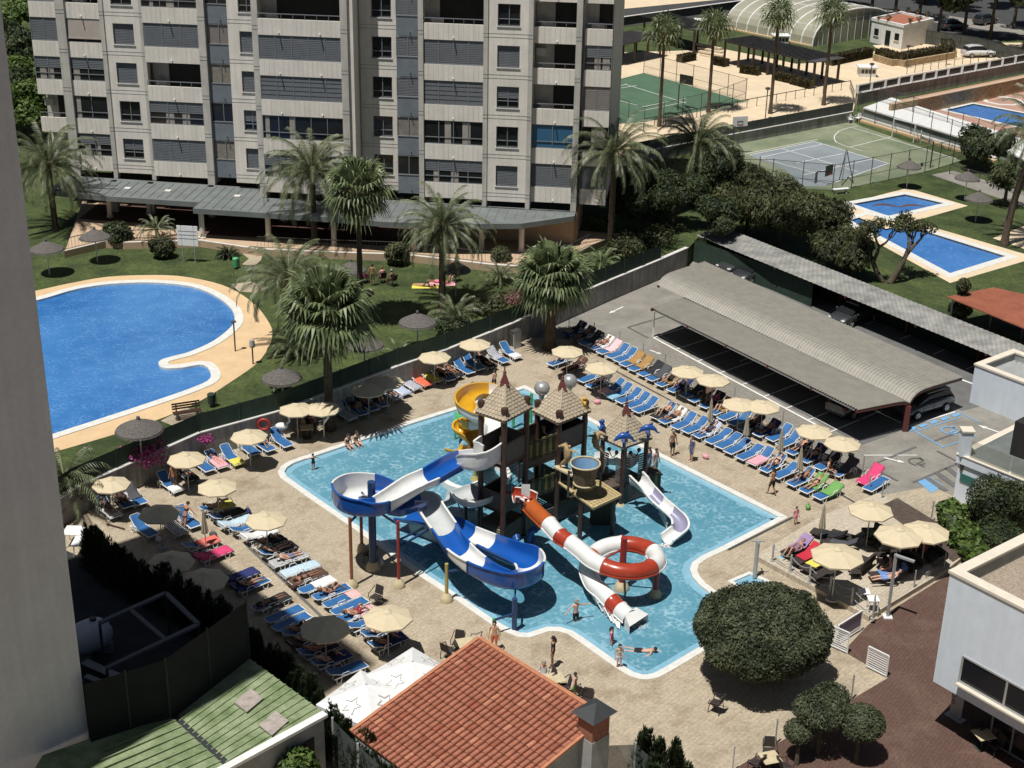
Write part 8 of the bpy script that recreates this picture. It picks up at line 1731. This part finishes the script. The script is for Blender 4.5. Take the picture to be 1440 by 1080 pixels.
person('stand','dress',(1118,738),0,-2.8,'small child in white top and pink shorts near the pool corner',2,0,(.75,.30,.40,1),.66)
person('stand','shorts',(921,668),.1,-2.4,'man with bare back and pale shorts beside the low tower, nearest the pool edge',2,1,(.35,.40,.36,1));person('stand','dress',(912,664),.1,-2.2,'person in a light blue dress beside the man at the low tower',0,1,(.25,.32,.42,1),.95)
person('walk','shorts',(695,549),0,.5,'boy in dark red shorts walking behind the tall tower roof',2,1,(.12,.02,.03,1),.85)
person('edge','bikini',(489,628),.0,FB,'woman in black bikini sitting on the top pool edge, left one',2,0,BK);person('edge','bikini',(501,624),.0,FB,'woman in black bikini sitting on the top pool edge, right one',2,1,BK)
person('armsout','swimsuit',(441,664),WZ-.15,.4,'child in a dark swimsuit standing in the shallow left corner of the pool',2,0,BK,.7)
person('armsout','shorts',(809,883),WZ-.4,-2.7,'bather with a white cap and arms spread in the near pool',2,3,BK,.95)
person('stand','swimsuit',(859,918),WZ-.5,-1.8,'child in a hot pink swimsuit in the near pool corner',2,0,PIc,.85,True);person('stand','bikini',(870,941),WZ,-2.9,'girl in a white bikini standing at the near pool edge',2,0,(.75,.73,.7,1),.8,True)
person('swim','shorts',(903,915),WZ+.02,-1.75,'swimmer stretched out in the near part of the pool',2,0,BK,.95)
person('stand','swimsuit',(777,938),.01,1.4,'woman in a black swimsuit standing beside the tiled roof',1,0,BK,.98,True);person('stand','shorts',(808,982),.01,1.2,'child in green shorts standing by the wicker chairs behind the tiled roof',2,0,(.10,.42,.08,1),.8)
person('stand','shorts',(695,915),.01,2.9,'person with orange top behind the tip of the tiled roof',2,0,(.6,.15,.06,1),.95,True);person('stand','shorts',(245,690),.01,2.6,'sunburnt man standing under the parasol at the wall',1,0,(.05,.05,.06,1),.98)
person('armsout','bikini',(255,748),.01,-.4,'woman in a black bikini bending over a lounger',1,1,BK,.97,tilt=-.5)
person('sit','shorts',(1164,663),.40,FB+.4,'man sitting on a lounger looking down at his hands near the last parasol',2,1,BK)
person('sit','dress',(765,951),.5,2.8,'person in a white towel seated behind the tiled roof',2,3,(.7,.7,.7,1))
sunb=[('r2',9,'knees','shorts',BK,'man in black shorts lying in the front row beside the dolphins'),('r2',10,'lie','shorts',BK,'man in black shorts with a white towel behind his head'),('r2',13,'knees','dress',(.05,.05,.08,1),'sunbather in dark clothes leaning back in the front row'),('r2',21,'knees','shorts',BK,'man in black trunks reclining left of the green towels'),('r2',22,'lie','bikini',(.03,.03,.03,1),'woman in black bikini on the green towel'),('r2',1,'lie','swimsuit',(.05,.025,.02,1),'sunbather wrapped in dark brown at the fan palm end'),('r2',0,'knees','bikini',(.25,.05,.05,1),'sunbather on the first lounger of the front row'),('r2',3,'lie','dress',(.04,.03,.03,1),'shaded sunbather under the second parasol'),('r1',11,'knees','dress',BK,'person in black on the tan towel lounger'),('r1',15,'knees','swimsuit',PIc,'woman in deep pink under the middle parasol'),('r1',16,'knees','bikini',(.5,.12,.1,1),'woman in coral on the tan towel'),('r1',19,'lie','shorts',BK,'shaded man under the back row parasols'),('r1',23,'lie','shorts',(.03,.03,.05,1),'shaded person behind the closed parasols'),('r1',3,'knees','bikini',(.3,.1,.12,1),'sunbather at the white towel lounger'),('r1',0,'lie','dress',BK,'person in the palm shade at the row start'),('tr',9,'knees','shorts',BK,'shaded sunbather right of the yellow towel'),('tr',13,'lie','dress',BK,'shaded sunbather under the cabinet parasol'),('tr',1,'knees','swimsuit',BK,'shaded sunbather beside the broad fan palm'),('tr',3,'knees','dress',(.35,.02,.03,1),'shaded person in red beneath the dark parasol'),('tr',2,'lie','shorts',(.1,.1,.14,1),'shaded sunbather left of the person in red'),('tl',9,'knees','swimsuit',(.10,.06,.28,1),'woman in a purple swimsuit under the parasol at the pool corner'),('tl',4,'lie','shorts',BK,'shaded person under the parasol beside the standing man'),('tl',6,'prone','bikini',(.6,.2,.3,1),'woman lying face down on the pink towel at the wall'),('tl',1,'lie','dress',(.05,.03,.025,1),'shaded person near the crumpled parasol'),('l2',0,'knees','bikini',(.6,.5,.1,1),'woman lying with raised knees on the yellow towel'),('l2',5,'knees','shorts',BK,'man in dark shorts under the parasol of the inner row'),('l2',6,'lie','bikini',BK,'woman lying below the inner row parasol'),('l2',9,'prone','bikini',BK,'woman lying face down on a brown towel'),('l2',14,'knees','shorts',(.3,.04,.05,1),'person in red on the striped towel near the large parasol'),('l2',17,'knees','shorts',BK,'shaded person beside the star parasol'),('l2',16,'knees','swimsuit',(.1,.03,.03,1),'shaded person under the large parasol'),('r1',1,'lie','shorts',BK,'second person in the palm shade at the row start'),('r1',12,'knees','dress',(.02,.02,.05,1),'shaded person on the navy towel of the back row'),('r1',20,'lie','shorts',(.05,.05,.08,1),'man on the navy towel under the twin parasols'),('r1',24,'knees','bikini',BK,'shaded woman near the left of the last two parasols'),('tr',10,'lie','bikini',BK,'woman on the black towel below the wall'),('tr',4,'lie','shorts',BK,'shaded man right of the person in red'),('l2',11,'knees','bikini',BK,'sunbather on a bare lounger of the inner row'),('l2',7,'lie','shorts',(.2,.2,.3,1),'man lying on the grey striped towel'),('l1',7,'knees','shorts',BK,'shaded man on the grey towel near the hedge'),('l1',3,'lie','bikini',BK,'shaded woman on the navy towel near the hedge'),('tl',0,'lie','bikini',(.3,.3,.4,1),'woman on the striped towel beside the tower'),('r2',19,'knees','bikini',BK,'sunbather beside the striding man'),('l1',4,'prone','shorts',BK,'man in black shorts lying face down in the outer row'),('l1',8,'knees','dress',(.1,.05,.03,1),'shaded person under the dark parasol of the outer row'),('l1',9,'lie','bikini',(.3,.05,.06,1),'shaded sunbather near the hedge'),('l1',10,'knees','shorts',BK,'shaded man at the end of the outer row')]
for i,(rk,ix,pose,suit,col,lab)in enumerate(sunb):
 p,rz=RR[rk][ix];person(pose,suit,tuple(p+Vector((0,0,.34 if pose!='prone' else .33))),0,rz,lab,i,i//2,col,.97,i%3==1,dxyz=(sin(rz)*.12,-cos(rz)*.12,0))
person('knees','dress',(1117,776),TZ+.33,AWt,'woman in a striped purple dress lying on the terrace lounger',0,2,(.25,.14,.17,1));person('lie','shorts',(1248,815),TZ+.36,1.7,'man lying with a pale blue cloth near the lamp post',2,0,(.2,.3,.6,1));person('sit','shorts',(1252,802),TZ+.42,1.4,'person seated behind the lamp post',0,1,(.3,.1,.1,1));person('sit','dress',(1300,778),TZ+.4,.4,'seated person under the right terrace parasol',0,0,(.25,.05,.06,1));person('sit','shorts',(1286,770),TZ+.4,2.8,'seated person in the shade between terrace parasols',2,0,BK)
rattan((1248,815),1.7,'wicker lounger under the man with the pale blue cloth',tw='paleb');rattan((1252,802),1.4,'wicker sofa behind the lamp post','sofa')
for i,(x,y,pose,suit,col,lab)in enumerate([(428,611,'sit','shorts',BK,'person seated at the table under the twin parasols, left one'),(437,607,'sit','dress',(.12,.05,.04,1),'person seated at the table under the twin parasols, right one')]):p=G3(x,y,0);WCH(p,2.2+i,'dark chair under the twin parasols, '+['left','right'][i]+' of the table','dark wicker chairs');person(pose,suit,(p.x,p.y,.4),0,2.2+i,lab,i,0,col)
TB(G3(432,616,0),.2,'shaded small table under the twin parasols','small square tables')
for i,(x,y,pose,suit,col,lab)in enumerate([(511,398,'sit','dress',PIc,'person in hot pink on a lawn chair in the umbrella shade'),(524,402,'stand','shorts',(.2,.2,.12,1),'person in dark shorts standing among the lawn chairs'),(538,398,'sit','dress',(.7,.3,.36,1),'woman in pale pink on a lawn chair'),(552,402,'sit','bikini',BK,'sunbather leaning back on a white lawn chair'),(598,403,'prone','bikini',BK,'woman lying on a yellow green towel on the lawn'),(618,398,'prone','dress',(.7,.2,.25,1),'person in pink lying on the lawn near the palm trunk'),(640,396,'sit','shorts',BK,'shaded person under the umbrella behind the palm')]):
 p=G3(x,y,GZ)
 if pose=='sit':WCH(p,-.6+i*.5,'dark lawn chair of the '+lab.split(' on ')[0].split(' under ')[0],'chairs on the lawn')
 person(pose,suit,(p.x,p.y,GZ+(.42 if pose=='sit' else .02)),0,1.3 if pose=='prone' else-.6+i*.5,lab,i,i,col)
for i,(x,y,col,lab)in enumerate([(598,403,'yellow','yellow green towel spread on the lawn under the lying woman'),(622,399,'pink','pink towel spread on the lawn beside the palm trunk')]):
 g=MB();p=G3(x,y,GZ+.015);g.add([p+Vector(v)for v in((-1.0,-.45,0),(1.0,-.35,0),(.95,.5,.01),(-1.0,.4,.01))],[(0,1,2,3)]);o=obj('towel',g,M['cloth']);o.color=C[col];tag(o,lab,'towel')
def bag(px,col,lab,z=.0,s=1.0):
 p=G3(*px,z);t=thing('bag',lab,'bag',p,rnd(0,3));t.scale=(s,s,s);g=MB();g.ball((0,0,.16),.24,.15,.17,10,6);o=obj('pouch',g,M['cloth'],t,local=True,smooth=True);o.color=C[col];g=MB();g.tube([(-.12,0,.3),(-.08,0,.42),(.08,0,.42),(.12,0,.3)],.012,5);o=obj('handle',g,M['cloth'],t,local=True);o.color=C[col]
for px,col,lab in[((664,545),'black','black bag on the deck behind the yellow slide'),((672,548),'black','second black bag near the yellow slide'),((915,603),'brown','brown bag at the foot of the sunbather beside the dolphins'),((338,727),'black','black bag near the yellow towel lounger'),((349,722),'navy','dark bag between parasol pole and the inner row'),((536,795),'white','white rucksack at the foot of the blue slide pole'),((524,782),'brown','brown bag under the blue slide bowl'),((840,568),'pink','pink bag at the front row foot'),((992,645),'pink','pink float lying flat near the front row'),((1143,757),'black','black bag at the terrace edge'),((1098,790),'lblue','light blue bundle beside the rope railing'),((1118,800),'mint','mint bundle beside the rope railing'),((223,762),'white','white bag beside the round parasol base'),((1252,818),'navy','navy bag beside the lounging man'),((558,900),'coral','coral bag beside the lounger near the star parasol'),((300,755),'grey','grey bag beside the pink towel lounger'),((1136,716),'green','green bag at the last front row lounger'),((460,900),'black','black bag in the shade between the lower left rows')]:bag(px,col,lab)
